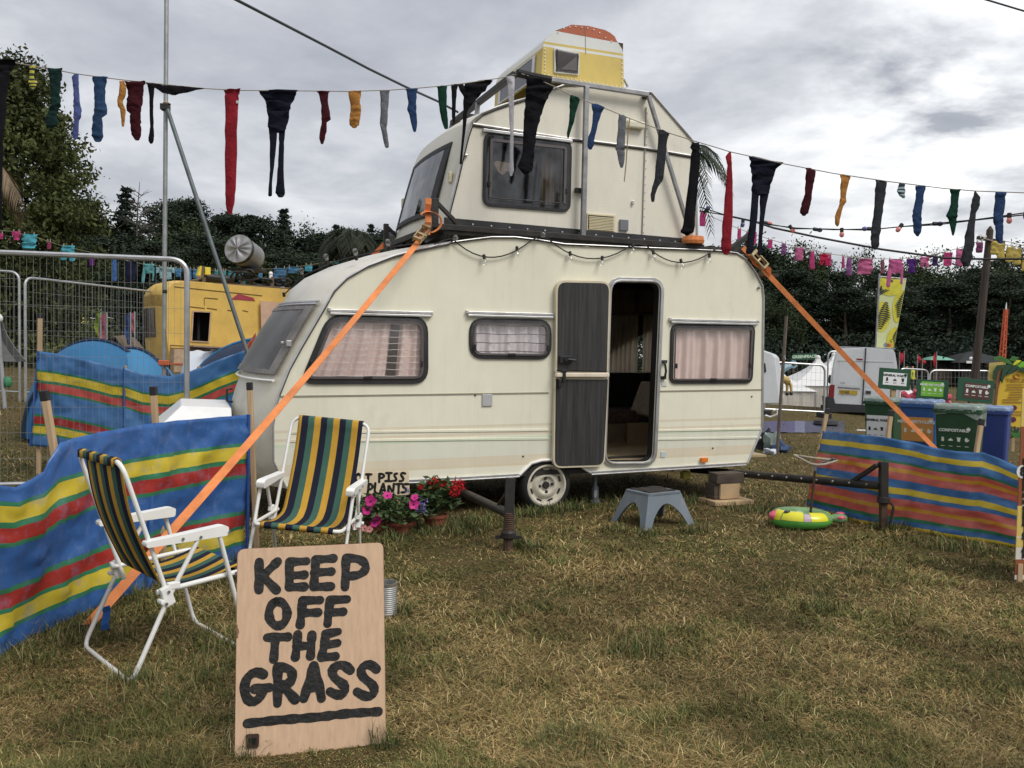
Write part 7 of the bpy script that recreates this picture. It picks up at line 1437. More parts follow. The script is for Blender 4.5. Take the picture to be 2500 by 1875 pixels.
b3=bin_(2345,989,9.95,-36,BING,BAGC,'green compost bin with a clear liner hanging deep over its front',dr=.20,w=.50,dp=.55);blabel(b3,.42,.72,-.19,.15,None,'COMPOSTABLE',PWH,4)
b4=bin_(2424,993,10.9,-36,BINN,BAGB,'dark blue bin standing behind the compost bin, rightmost of the bins',dr=.03,w=.42,dp=.5)
# signs above the bins
def board(name,px,D,pm,title,inkm,n,label,ins=(.13,.08,.30,.10),lean=0,post=None):
 tl,tr,br_,bl_=[at(u,v,D)for u,v in px];x=(tr-tl);w=x.length;x.normalize();y=(tl-bl_);y=y-x*y.dot(x);h=y.length;y.normalize();nn=x.cross(y);g=(bl_+br_)/2;g=Vc((g.x,g.y,gz(g.x,g.y)));b=root(name,g,label,'sign','signs above the bins')
 m=MB();m.prism([(0,0),(w,0),(w,h),(0,h)],bl_-nn*.018,x,y,.018);m.build('board',SGN,b,bevel=.002)
 l,r_,bt,tp=ins;m=MB();m.prism([(l*w,bt*h),((1-r_)*w,bt*h),((1-r_)*w,(1-tp)*h),(l*w,(1-tp)*h)],bl_+nn*.001,x,y,.002);m.build('print_panel',pm,b)
 pw_=(1-l-r_)*w;ph=(1-bt-tp)*h;c=lambda q,z:bl_+x*(l*w+pw_*q)+y*(bt*h+ph*z)+nn*.005
 text(title,pw_*.125,c(.48,.78),x,y,inkm,b,'printed_title',off=0,bold=.0015);icons(b,lambda q:c(q,.46),x,y,n,pw_*.075,inkm)
 for q in range(n):m=MB();m.prism([(-pw_*.07,0),(pw_*.07,0),(pw_*.07,pw_*.02),(-pw_*.07,pw_*.02)],c((q+.5)/n,.18),x,y,.001);m.build('printed_caption',inkm,b)
 m=MB();m.lathe([(pw_*.06,0),(pw_*.06,.002),(.0001,.002)],c(.93,.88),Matrix((x,y,nn)).transposed(),14);m.build('printed_disc',inkm,b)
 m=MB();m.bar((tl+tr)/2-nn*.04-y*.05,Vc((g.x,g.y+.04,g.z-.1)),.07,.06);m.build('post',PLY,b)
board('waste_sign',[(2147,897),(2224,903),(2219,955),(2144,948)],12.6,WHP,'GENERAL WASTE',INK,3,'dark green board with a white GENERAL WASTE print in front of the van',(.13,.12,.20,.20))
board('waste_sign',[(2239,925),(2316,930),(2313,983),(2237,973)],11.9,GRP,'MIXED RECYCLING',PWH,4,'dark green board with a bright green recycling print, middle of the three boards',(.13,.16,.16,.10))
board('waste_sign',[(2339,921),(2427,930),(2424,986),(2335,977)],11.6,BRP,'COMPOSTABLE',PWH,4,'dark green board with a brown COMPOSTABLE print, rightmost of the three boards',(.17,.10,.15,.18))
# ================================================================== background, left of the caravan
# yellow caravan -------------------------------------------------------
g0_=at(414,883,16.2);g0_=Vc((g0_.x,g0_.y,gz(g0_.x,g0_.y)));hx=Vc((.82,.572,0)).normalized();hy=Vc((-hx.y,hx.x,0));YM=Matrix.Translation(g0_)@Matrix((hx,hy,Vc((0,0,1)))).transposed().to_4x4();YI=YM.inverted()
yc=root('caravan',g0_,'old yellow painted caravan with an open hatch behind the mesh fence','caravan',M=YM)
def Y(u,v,y=0.):o=YI@CPOS;d=YI.to_3x3()@ray(u,v);t=(y-o.y)/d.y;p=o+d*t;return(p.x,p.z)
def YP(u,v,y=0.):s,z=Y(u,v,y);return Vc((s,y,z))
YELP=mat('yellow_house_paint',(.63,.415,.095),.6,var=.10,scale=3,dirt=(.36,.22,.06),dsc=2.5,damt=.5,dlo=.5,bump=.15,bscale=25)
fy=[(444,687),(424,692),(411,704),(404,722),(404,750),(407,820),(414,883)];oy=[Y(u,v)for u,v in fy];bz=oy[-1][1];ty=[Y(u,v)for u,v in[(470,688),(520,692),(700,706)]];sx1=ty[-1][0]+2.2;ry=[(sx1,bz),(sx1,ty[-1][1]+.02)]
hat=[Y(u,v)for u,v in[(472,761),(468,832),(508,834),(513,763)]]
m=MB();m.prism(oy+ry+list(reversed(ty)),(0,.012,0),EX,EZ,.012,[hat]);m.build('side_panel',YELP,yc,local=True)
WY=2.0
def ysh(pts,name,material):
 P=[]
 for p in pts:
  w_=max(0,min(1,(.5-p[0])/.5));P.append([Vc((p[0]-.16*w_*(1-(2*t-1)**2),.013+t*(WY-.02),p[1]+.05*(1-(2*t-1)**4)*(1 if p[1]>1.7 else 0)))for t in np.linspace(0,1,9)])
 m=MB();m.sheet(P);return m.build(name,material,yc,local=True,smooth=True,ang=50)
ysh([ry[1]]+list(reversed(ty))+oy[:5],'roof',YELP);ysh(oy[3:],'nose',YELP);m=MB();m.prism(oy+ry+list(reversed(ty)),(0,WY,0),EX,EZ,.012);m.build('side_panel',YELP,yc,local=True)
a,b=Y(404,748),Y(408,822);m=MB();m.sheet([[Vc((lerp(a[0],b[0],q)-.16*(1-(2*t-1)**2)*max(0,min(1,(.5-lerp(a[0],b[0],q))/.5))-.02,.013+t*(WY-.02),lerp(a[1],b[1],q)))for t in np.linspace(.22,.8,8)]for q in np.linspace(0,1,4)],.01);m.build('front_window',mat('brown_glass',(.06,.04,.035),.25,spec=.6),yc,local=True)
m=MB();m.prism(inset(hat,-.03),(0,-.002,0),EX,EZ,.02,[inset(hat,.005)]);m.build('hatch_frame',mat('raw_frame_wood',(.42,.30,.19),.8,var=.3),yc,local=True)
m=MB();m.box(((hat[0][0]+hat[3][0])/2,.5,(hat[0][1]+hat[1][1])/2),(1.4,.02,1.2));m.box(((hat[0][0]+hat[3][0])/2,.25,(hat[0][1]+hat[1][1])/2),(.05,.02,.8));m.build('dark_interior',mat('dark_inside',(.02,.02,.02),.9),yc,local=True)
m=MB();m.prism([Y(u,v)for u,v in[(563,731),(623,735),(618,727),(582,717)]],(0,-.002,0),EX,EZ,.006);m.build('red_patch',mat('red_paint_patch',(.30,.035,.05),.6),yc,local=True)
m=MB();a,b=YP(466,845,-.2),YP(700,858,-.2);m.bar(a,b,.35,.03);m.bar(a+Vc((0,.16,-.08)),b+Vc((0,.16,-.08)),.02,.14);m.build('serving_shelf',mat('dusty_shelf',(.26,.19,.16),.8,var=.15),yc,local=True)
m=MB();m.prism([Y(u,v,-.06)for u,v in[(635,735),(637,805),(760,815),(760,745)]],(0,-.06,0),EX,EZ,.03);m.build('plywood_shutter',mat('plywood',(.52,.34,.24),.75,var=.1),yc,local=True)
DKL=mat('dark_crack',(.12,.07,.015),.8)
m=MB()
for(a,b)in(((455,727),(457,748)),((457,748),(500,753)),((500,727),(533,730)),((499,727),(499,746)),((505,752),(530,756)),((555,757),(565,759)),((592,758),(606,761)),((416,843),(452,845)),((416,850),(452,851)),((416,843),(416,850)),((425,700),(640,722))):m.bar(YP(*a,-.004),YP(*b,-.004),.006,.018)
tag(m.build('panel_cracks',DKL,yc,local=True),kind='stuff')
m=MB();m.box((1.2,WY/2,bz-.06),(4.5,WY-.1,.1));m.box((-.5,WY/2,bz-.1),(1.3,.1,.1));m.lathe([(.02,-.1),(.28,-.1),(.30,-.05),(.30,.05),(.28,.1),(.02,.1)],(2.4,.12,.28),Matrix.Rotation(PI/2,3,'X'),18);m.build('chassis',MATS['underside'],yc,local=True)
m=MB();m.bar(YP(404,887,-.3),YP(446,889,-.3),.03,.03);m.build('red_tow_bar',mat('orange_red',(.42,.09,.04),.6),yc,local=True)
m=MB();m.box(YP(437,880,-.15),(.26,.3,.45));m.build('wooden_step',MATS['raw_frame_wood'],yc,local=True)
# clutter on the yellow roof
zr=lambda u:YP(u,690+(u-470)*.075,0)
tb=root('roof_hoses',YM@YP(560,690,.5),'thick black pipe and tangled coils of hose lying on the yellow caravan roof','hoses',M=YM);HOSE=mat('black_hose',(.015,.015,.016),.5,var=.3)
m=MB();m.tube([YP(497,675,.6),YP(540,680,.6),YP(570,683,.6)],.085,10);m.build('thick_pipe',HOSE,tb,local=True,smooth=True)
for cu,cv,ru,rv,ph in((578,678,14,14,0),(594,672,18,8,.4),(608,670,12,11,1),(606,678,26,6,2),(640,688,24,8,.5),(668,690,26,9,1.2),(690,688,20,8,0)):
 m=MB();m.tube([YP(cu+ru*math.cos(t+ph),cv+rv*math.sin(t+ph),.55+.15*math.sin(t))for t in np.linspace(0,6.3,26)],.024,6,cap=False);m.build('hose_coil',HOSE,tb,local=True,smooth=True)
m=MB();m.box(YP(640,703,.5)+Vc((0,0,-.0)),(2.2,.8,.03));m.box(YP(590,692,.6),(.05,.05,.3));m.box(YP(664,692,.5),(.07,.07,.28));m.build('roof_rack',mat('rack_wood',(.12,.09,.07),.9),tb,local=True)
m=MB();m.sphere(YP(661,668,.5),.045,8);m.box(YP(661,675,.5),(.06,.06,.08));m.build('white_finial',WHITEP,tb,local=True)
yb_=root('yellow_box',YM@YP(498,662,.4),'small yellow box on a brown post at the front of the yellow caravan roof','box',M=YM);YB=mat('yellow_card',(.70,.56,.05),.6);m=MB();m.box(YP(489,663,.4),(.09,.16,.20),Matrix.Rotation(.3,3,'Y'));m.box(YP(505,662,.4),(.11,.16,.15));m.build('box',YB,yb_,local=True,bevel=.005)
m=MB();m.bar(YP(497,651,.3),YP(494,676,.3),.045,.04);m.tube([YP(494,676,.3),YP(478,684,.25),YP(455,688,.2)],.03,6);m.bar(YP(498,676,.4),YP(497,692,.4),.06,.06);m.build('post',MATS['rack_wood'],yb_,local=True)
# silver drum on a stand
dc=YM@YP(582,607,.9);dax=Vc((.16,.96,-.20)).normalized();zb_=(YM@YP(600,697,.9)).z;sd_=root('silver_drum',dc,'silver grey drum with a crumpled foil cover raised above the yellow caravan','drum');xx=Vc((dax.y,-dax.x,0)).normalized();MD=Matrix((xx,dax.cross(xx),dax)).transposed();rD=.315
SILV=mat('dull_silver',(.24,.24,.24),.55,.3,.15,4,bump=.2,bscale=9,dirt=(.16,.15,.13),damt=.5)
m=MB();m.lathe([(rD,0),(rD*1.0,.04),(rD*.97,.06),(rD*.97,.62),(rD*.8,.68),(.0001,.69)],dc,MD,28,False);m.build('barrel',SILV,sd_,smooth=True)
m=MB();n_r,n_t=9,64;vs=[]
for i in range(n_r):
 for j in range(n_t):
  t=2*PI*j/n_t;r=rD*i/(n_r-1);w=.05*(1-(i/(n_r-1))**2)*math.sin(9*t+1.5*math.sin(3*t))*(i/(n_r-1))**.4-.03*(1-i/(n_r-1));vs.append(dc+MD@Vc((r*math.cos(t),r*math.sin(t),w-.01)))
m.add(vs,[(i*n_t+j,(i+1)*n_t+j,(i+1)*n_t+(j+1)%n_t,i*n_t+(j+1)%n_t)for i in range(n_r-1)for j in range(n_t)]);m.build('foil_cover',mat('crumpled_foil',(.28,.28,.28),.5,.3,.15,bump=.3,bscale=12),sd_,smooth=True,ang=180)
m=MB();m.lathe([(rD*1.01,.02),(rD*1.03,.05),(rD*1.01,.10)],dc,MD,28,False);m.build('black_band',BLKP,sd_)
q=dc+dax*.45;m=MB();m.bar(Vc((q.x,q.y,q.z-rD*.9)),Vc((q.x,q.y,zb_)),.09,.09);m.box(Vc((q.x,q.y,q.z-rD-.02)),(.7,.5,.05));m.build('stand',mat('dark_stand',(.02,.02,.02),.8),sd_)
# dome tents -----------------------------------------------------------
def dome(U,V,D,w,d,label,fab,trim,yaw=0.,name='dome_tent',group='dome tents',skew=0.):
 p=at(U,V,D);g=Vc((p.x,p.y,gz(p.x,p.y)));h=p.z-g.z;Mt=Matrix.Translation(g)@Matrix.Rotation(yaw,4,'Z');r=root(name,g,label,'tent',group,M=Mt);P=[]
 prof=lambda a:(math.cos(a),math.sin(a)**.85)
 for i in range(17):
  v=-1+2*i/16;k=math.sqrt(max(0,1-v*v*.96));row=[]
  for j in range(25):a=PI*j/24;c,s=prof(a);row.append(Vc((-w/2*c*(.25+.75*k)+skew*s,v*d/2,h*s*k)))
  P.append(row)
 m=MB();m.sheet(P);m.build('canopy',fab,r,local=True,smooth=True,ang=180)
 for i in(2,8,14):m=MB();m.tube([q*1.01 for q in P[i]],.028,6,flat=1);m.build('pole_sleeve',trim,r,local=True,smooth=True)
 m=MB();m.sheet([[P[0][j].lerp(Vc((P[0][j].x,P[0][j].y,0)),q)for j in range(25)]for q in(0,1)]);m.build('door_panel',trim,r,local=True)
 return r
TB1=mat('tent_blue',(.030,.18,.38),.55,var=.12,scale=3,transl=.3,bump=.15,bscale=6);TB2=mat('tent_light_blue',(.06,.26,.50),.55,var=.08,scale=3,transl=.3);TN=mat('tent_navy',(.012,.025,.06),.6,var=.2,transl=.1)
dome(232,832,11.4,1.75,1.5,'mid blue dome tent with navy seams behind the mesh fence',TB1,TN,.05);dome(338,852,11.6,1.35,1.5,'light blue dome tent just right of the mid blue one',TB2,TN,-.1,skew=-.1);dome(655,828,12.0,2.6,1.8,'dark navy dome tent beside the nose of the lower caravan',TN,TB1,0.)
q=at(600,850,11.2);m=MB();P=[[at(585+i*8,868-i*9+j*9-i*2,11.1+.02*math.sin(i*2+j))for i in range(6)]for j in range(4)];m.sheet(P,.01);tag(m.build('orange_flap',MATS['orange_red'],None),'orange red cloth corner beside the navy tent at the caravan nose','cloth')
p=at(515,880,12.4);g=Vc((p.x,p.y,gz(p.x,p.y)));wt=root('draped_table',g,'white plastic sheet thrown over a table between the fence and the navy tent','sheeted table');zt_=at(515,858,12.4).z
P=[[Vc((g.x+lerp(-.36,.40,j/11),g.y+lerp(-.4,.5,i/9),(zt_+.02*math.sin(j*1.7+i))if 1<i and.5<j<10.5 else zt_-.42+.05*math.sin(j*2.2)))for j in range(12)]for i in range(10)];m=MB();m.sheet(P);m.build('sheet',mat('white_sheeting',(.80,.82,.86),.3,var=.05,bump=.2,bscale=8),wt,smooth=True)
m=MB();m.box(Vc((g.x,g.y+.1,(zt_+g.z)/2-.04)),(.6,.5,zt_-g.z-.1));m.build('table_box',IN,wt)
m=MB();P=[[Vc((g.x+lerp(.0,.40,j/5)+.02*i,g.y+lerp(-.35,.1,i/4),zt_+.03+.012*math.sin(j*2+i)))for j in range(6)]for i in range(5)];m.sheet(P,.006);m.build('dark_patch',BLKP,wt)
# grey folded parasol at the left edge
p=at(4,960,13.0);g=Vc((p.x,p.y,gz(p.x,p.y)));gp_=root('grey_canopy',g,'grey canvas canopy leg at the far left edge behind the fence','canopy');GC=mat('grey_canvas',(.15,.155,.15),.85,var=.2,scale=3)
zt_=at(0,785,13).z;m=MB();m.sheet([[Vc((g.x+lerp(-1.2,.0+.38*q**1.5,t),g.y+.1*math.sin(t*9),lerp(zt_,g.z+.75,q)))for t in np.linspace(0,1,9)]for q in np.linspace(0,1,7)],.01);m.build('canvas',GC,gp_,smooth=True);m=MB();m.tube([g+Vc((.05,0,0)),Vc((g.x-.05,g.y,zt_))],.03,8);m.build('leg',GALV,gp_);m=MB();m.sphere(Vc((g.x-.10,g.y,zt_+.05)),.13,8,(.8,1,.7));m.build('white_cap',WHITEP,gp_);m=MB();m.sphere(g+Vc((.10,0,.42)),.06,8,(1,1,1.5));m.build('green_bag',mat('green_bag',(.03,.2,.08),.6),gp_)
# feather flags, stall and bushes beyond the fence
def feather(U,Vt,Vb,D,w,col,label,lean=0.):
 t=at(U,Vt,D);b=at(U+lean,Vb,D);g=Vc((b.x,b.y,gz(b.x,b.y)));r=root('feather_flag',g,label,'flag','feather flags beyond the fence');m=MB();m.tube([g,t],.025,6);m.build('pole',GALV,r);h=t.z-b.z;P=[]
 for i in range(12):q=i/11;ww=w*(.12+.88*math.sin(PI*min(1,q*.93))**.8);P.append([Vc((t.x-ww*k/3+.012*math.sin(i*1.3+k)*k,t.y+.03*math.sin(i+k),t.z-h*q))for k in range(4)])
 m=MB();m.sheet(P,.008);m.build('flag_cloth',fabric('flag_%d'%int(U),col),r,smooth=True)
feather(246,746,832,28,.22,(.32,.48,.06),'lime green feather flag beyond the fence');feather(261,763,846,28,.30,(.58,.16,.24),'larger pink feather flag beyond the fence, beside the lime one');feather(319,762,842,29,.22,(.05,.10,.30),'dark blue feather flag beyond the fence');feather(329,761,815,30,.18,(.58,.17,.24),'small pink feather flag beyond the fence, right of the dark blue one');feather(360,768,818,29,.14,(.06,.14,.38),'small blue feather flag by the nose of the yellow caravan')
p=at(203,812,36);g=Vc((p.x,p.y,gz(p.x,p.y)));sl=root('market_stall',g,'white stall with a yellow striped awning among the bushes beyond the fence','stall');zb_,zt_=at(203,812,36).z,at(203,774,36).z;hh=zt_-zb_
m=MB();m.box(Vc((g.x+.15,g.y+.8,(zb_+zt_)/2-hh*.15)),(1.15,1.2,hh*.7));m.box(Vc((g.x+.15,g.y+.8,(g.z+zb_)/2)),(.9,1.0,zb_-g.z));m.build('body',mat('stall_white',(.55,.53,.56),.6,var=.1),sl);
P=[[Vc((g.x+lerp(-.55,.25,j/6),g.y+.15-.25*i/3,zt_-hh*.05-hh*.42*i/3+.03*math.sin(j*2)))for j in range(7)]for i in range(4)];m.sheet(P,.02);m.build('awning',mat('yellow_awning',(.55,.46,.10),.7,var=.2),sl);m=MB();P=[[Vc((g.x+lerp(-.4,.7,j/6),g.y+.1+1.2*i/3,zt_+.05*math.sin(j+i)))for j in range(7)]for i in range(4)];m.sheet(P,.02);m.build('roof_sheet',WHITEP,sl)
m=MB();m.tube([Vc((g.x-.85,g.y,zb_-.05)),Vc((g.x-.7,g.y,zb_+.4)),Vc((g.x-.35,g.y,zb_+.45))],.1,7);m.tube([Vc((g.x-.62,g.y,zb_-.1)),Vc((g.x-.55,g.y,zb_+.55))],.07,7);m.build('white_prop',WHITEP,sl)
p=at(300,850,30);g=Vc((p.x,p.y,gz(p.x,p.y)));bt_=root('brown_tent',g,'low brown canvas tent beyond the blue dome tents','tent');zt_=at(300,818,30).z;m=MB();hgt=zt_-g.z
P=[[Vc((g.x+lerp(-.75,.75,j/12),g.y+lerp(-.8,.8,i/4),g.z+hgt*(1-abs(j/6-1)**1.3)*(.95+.05*math.sin(j*3+i))))for j in range(13)]for i in range(5)];m.sheet(P);m.build('canvas',mat('brown_canvas',(.13,.095,.065),.9,var=.2),bt_,smooth=True);m=MB();m.box(Vc((g.x-.2,g.y-.75,g.z+hgt*.45)),(.5,.08,hgt*.5));m.build('end_wall',MATS['brown_canvas'],bt_)
rs=np.random.RandomState(19);C=[]
for i in range(60):q=at(rs.uniform(150,250),rs.uniform(815,845),rs.uniform(33,35));C.append(np.array([q.x,q.y,max(q.z,gz(q.x,q.y)+.3)])+rs.normal(size=(60,3))*np.array([.35,.3,.28]))
cen=at(200,840,34);cen=Vc((cen.x,cen.y,gz(cen.x,cen.y)));r=root('bush',cen,'dark leafy bush in front of the distant white stall beyond the fence','bush');me=leaf_mesh('leaves',np.concatenate(C)-np.array(cen),.12,G_LIME,rs);o=bpy.data.objects.new('leaves',me);COL.objects.link(o);o.parent=r;m=MB();m.tube([cen,cen+Vc((0,0,.8))],.05,6);m.build('stem',BARK,r)
# palms of dried leaves behind the roofs
palm('palm',at(-58,390,8.9),.50,6,'dry brown palm leaves drooping at the left edge above the fence',PALMD,.36,3,up=.25,droop=.95)
palm('palm',at(862,572,17),.62,12,'dark drooping palm behind the front roof of the lower caravan',mat('dark_palm',(.030,.036,.022),.85,var=.3,isl=.3),.7,5,up=.3,droop=.75)
palm('palm',at(1655,395,10.3),.80,9,'green palm behind the rear edge of the upper caravan',mat('dark_green_palm',(.018,.030,.014),.7,var=.3,isl=.3),.30,7,up=.45,droop=.9)
# ================================================================== background, right of the caravan
# white trailer caravan at the edge of the main one
TM=Matrix.Translation(Vc((0,0,0)));p=at(1880,985,14.2);g=Vc((p.x,p.y,gz(p.x,p.y)));tv=root('white_trailer',g,'white trailer caravan half hidden behind the tail of the lower caravan','trailer');tw=[at(u,v,14.2)for u,v in[(1760,846),(1864,855),(1884,862),(1893,872),(1899,930),(1905,978),(1904,986),(1760,986)]];dpt=Vc((.36,1,0));nn=len(tw)
m=MB();m.add(tw+[q+dpt*2.0 for q in tw],[tuple(reversed(range(nn))),tuple(range(nn,2*nn))]+[(i,(i+1)%nn,nn+(i+1)%nn,nn+i)for i in range(nn)]);m.build('body',mat('trailer_white',(.58,.60,.62),.45,var=.05,dirt=(.4,.4,.38),damt=.3),tv,bevel=.02)
m=MB();a=[at(u,v,14.18)for u,v in[(1862,884),(1868,888),(1870,908),(1862,912)]];m.add(a+[q+Vc((0,-.02,0))for q in a],[(0,3,2,1),(4,5,6,7),(0,1,5,4),(1,2,6,5),(2,3,7,6),(3,0,4,7)]);m.build('window',BLKP,tv);m=MB();m.box(Vc((g.x-.3,g.y+1.1,(at(1880,985,14.2).z+g.z)/2)),(.3,1.2,at(1880,985,14.2).z-g.z+.04));m.build('undercarriage',MATS['underside'],tv)
# clutter under the trailer
def ball(name,u,v,D,r,col,label,cat,sc3=(1,1,1)):p=at(u,v,D);g=Vc((p.x,p.y,gz(p.x,p.y)));m=MB();m.sphere(g+Vc((0,0,r*sc3[2]*.8)),r,10,sc3);m.v=[q+(q-g)*(.7*noise.noise(q*9)+.25*noise.noise(q*23))for q in m.v];return tag(m.build(name,mat(name+'_m',col,.7,var=.2),None,smooth=True),label,cat)
ball('water_container',1882,1000,13.4,.13,(.20,.25,.23),'pale grey green water container under the white trailer','container',(1,.8,1.2));ball('blue_bag',1907,1005,13.3,.12,(.03,.06,.13),'small dark blue bag at the foot of the thin pole','bag',(1.2,1,.8));ball('white_bag',1882,1018,12.9,.10,(.55,.60,.68),'white plastic bag lying near the purple groundsheet','bag',(1.2,1,.7));ball('dark_crate',1868,1002,13.6,.14,(.03,.035,.04),'dark box under the white trailer, nearest the caravan tail','box',(1,1,1.1))
p=at(1893,1008,13.1);m=MB();m.tube([at(u,v,13.1)for u,v in[(1888,1003),(1896,1000),(1898,1010),(1890,1015),(1880,1018),(1868,1014)]],.018,6);tag(m.build('white_hose',WHITEP,None,smooth=True),'loop of white hose on the grass beside the thin pole','hose')
p0_,p1_=at(1899,1015,13.0),at(1920,772,13.0);p0_=Vc((p0_.x,p0_.y,gz(p0_.x,p0_.y)));pl=root('thin_pole',p0_,'thin weathered pole standing beside the white trailer','pole');m=MB();m.tube([p0_,p1_],.028,8);m.build('shaft',mat('brown_pole',(.14,.11,.085),.85,var=.3,scale=3),pl,smooth=True);m=MB();m.tube([at(1914,868,12.95),at(1916,878,12.95)],.02,6);m.build('hook',RAWSTEEL,pl)
# giraffe soft toy hanging on the fence
gf=root('giraffe_toy',at(1920,945,21.5),'limp spotted giraffe toy hanging on the mesh fence by the thin pole','toy');t=ramp_mat('giraffe_spots',[(0,(.50,.36,.12)),(.5,(.50,.36,.12))],rough=.9);gm_=mat('giraffe_plush',(.50,.36,.13),.9,var=.5,scale=9,dirt=(.14,.07,.02),dsc=6,damt=1,dlo=.5);g_=lambda u,v:at(u,v,21.5)
m=MB();m.tube([g_(1911,922),g_(1916,926),g_(1922,930),g_(1926,930),g_(1927,929)],[.04,.10,.11,.09,.03],8);m.tube([g_(1925,929),g_(1930,940),g_(1932,955),g_(1931.5,961)],[.05,.04,.03,.03],6);m.tube([g_(1921,930),g_(1922,945),g_(1921,957),g_(1921.5,961)],[.05,.04,.03,.03],6);m.tube([g_(1911,922),g_(1905,918),g_(1902,924)],[.05,.035,.04],6);m.build('body',gm_,gf,smooth=True);m=MB();m.sphere(g_(1921.5,961.5),.05,6);m.sphere(g_(1931.5,961),.05,6);m.build('hoof',BLKP,gf)
# white van -------------------------------------------------------------
DVN=25.;va_=lambda u,v,d=0.:at(u,v,DVN-(u-2107)/2000*DVN*.42)+Vc((.40,.92,0))*d
p=at(2107,1005,DVN);g=Vc((p.x,p.y+2,gz(p.x,p.y+1)));vn_=root('van',g,'white high roofed panel van seen from behind, rear doors closed, beyond the bins','van')
VANW=mat('van_white',(.72,.74,.76),.35,var=.03,dirt=(.42,.42,.40),dsc=2,damt=.3,spec=.5,coat=.3)
out_=[(2026,990),(2026,950),(2029,915),(2034,885),(2041,858),(2048,850),(2113,849),(2178,853),(2185,860),(2190,890),(2193,930),(2194,990)]
oA=[va_(u,v)for u,v in out_];oB=[va_(u,v,5.2)for u,v in out_];nn=len(oA);m=MB();m.add(oA+oB,[tuple(range(nn-1,-1,-1)),tuple(range(nn,2*nn))]+[(i,nn+i,nn+(i+1)%nn,(i+1)%nn)for i in range(nn)]);m.build('body',VANW,vn_,smooth=True,ang=30)
def vpoly(pts,name,material,d=-.02,th=.03,par=vn_,bev=.0):
 a=[va_(u,v,d)for u,v in pts];b=[q+Vc((0,th,0))for q in a];k=len(a);m=MB();m.add(a+b,[tuple(range(k-1,-1,-1)),tuple(range(k,2*k))]+[(i,k+i,k+(i+1)%k,(i+1)%k)for i in range(k)]);return m.build(name,material,par,bevel=bev)
d1=vpoly([(2048,858),(2039,885),(2036,915),(2034,985),(2104,992),(2113,851)],'rear_door',VANW,-.03,.05,bev=.02);d2=vpoly([(2115,851),(2106,992),(2185,990),(2186,930),(2182,880),(2175,856)],'rear_door',VANW,-.03,.05,bev=.02)
vpoly([(2112.6,850),(2115.4,850),(2106.6,993),(2103.8,993)],'door_seam',MATS['van_dark_seam']if 'van_dark_seam' in MATS else mat('van_dark_seam',(.06,.06,.065),.6),-.052,.02)
vpoly([(2045,881),(2180,884),(2180,885.2),(2045,882.2)],'crease_shade',mat('van_crease_shade',(.30,.31,.32),.5),-.038,.01)  # grey strip paints the shade of the crease across the doors
vpoly([(2052,878),(2047,905),(2044,940),(2100,945),(2106,880)],'window_recess',VANW,-.036,.01,d1,.01);vpoly([(2120,880),(2114,945),(2174,945),(2174,884)],'window_recess',VANW,-.036,.01,d2,.01)
pn=vpoly([(2050,951),(2094,954),(2093,964),(2049,961)],'number_plate',mat('yellow_plate',(.55,.38,.05),.4),-.05,.02,d1);text('WV62 UYB',.112,va_(2071.5,957.8,-.055),CR-CU*.055,CU,INK,d1,'plate_lettering',off=.002,bold=.002)
vpoly([(2046,944),(2100,948),(2100,950.5),(2046,946.5)],'light_strip',mat('van_grey',(.16,.16,.17),.5),-.05,.02,d1);text('TRANSIT',.07,va_(2061.5,935,-.045),CR-CU*.03,CU,mat('badge_grey',(.16,.17,.18),.4,.5),d1,'badge_lettering',off=.002)
vpoly([(2114,953),(2127,954.5),(2126,963),(2113,962)],'handle',MATS['van_grey'],-.05,.03,d2);vpoly([(2116,955),(2125,956),(2124.5,960),(2115.5,959)],'handle_recess',BLKP,-.056,.02,d2)
vpoly([(2029,940),(2037,940),(2035,971),(2026,969)],'tail_lamp',mat('red_lens',(.25,.02,.025),.25,spec=.6),-.05,.1,bev=.01);vpoly([(2092,875),(2106,876),(2106,879.5),(2092,878.5)],'brake_lamp',MATS['red_lens'],-.05,.03)
vpoly([(2022,970),(2034,974),(2037,987),(2190,995),(2196,985),(2196,1006),(2024,1003)],'bumper',mat('bumper_dark',(.045,.046,.05),.7),-.08,.4,bev=.03)
vpoly([(2018,921),(2026,922),(2026,937),(2020,942),(2015,937)],'wing_mirror',BLKP,4.,.2,bev=.03)
for uu in(2040,2180):
 for dd in(.9,4.1):q=va_(uu,1000,dd);m=MB();m.lathe([(.05,-.1),(.30,-.1),(.33,-.05),(.33,.07),(.3,.1),(.05,.1)],Vc((q.x,q.y,gz(q.x,q.y)+.32)),Matrix.Rotation(PI/2,3,'Y'),18);m.build('wheel',MATS['tyre'],vn_)
q=va_(2110,1003,.6);m=MB();m.box(Vc((q.x,q.y,q.z-.02)),(1.5,.15,.12));m.box(Vc((q.x-.35,q.y,q.z-.12)),(.06,.06,.3));m.build('axle',BLKP,vn_)
m=MB();m.tube([va_(2048,847,.2),va_(2186,851,.2)],.025,6);m.tube([va_(2048,847,2.2),va_(2186,851,2.2)],.025,6);m.tube([va_(2060,847,.1),va_(2060,847,3)],.02,6);m.tube([va_(2182,850,.1),va_(2182,850,3)],.02,6);m.build('roof_rack',RAWSTEEL,vn_);m=MB();m.lathe([(.0001,-.03),(.05,-.025),(.065,.0),(.07,.02)],va_(2162,842,.25),Matrix.Rotation(PI/2,3,'X'),14);m.build('work_lamp',RAWSTEEL,vn_);m=MB();q=va_(2173,843,.3);m.lathe([(.06,-.05),(.06,.05),(.04,.07),(.0001,.075)],q,None,12);m.build('beacon',mat('amber_beacon',(.6,.2,.03),.3),vn_);m=MB();m.tube([va_(2113,849,1),va_(2113,840,1)],.008,5);m.build('aerial',BLKP,vn_)
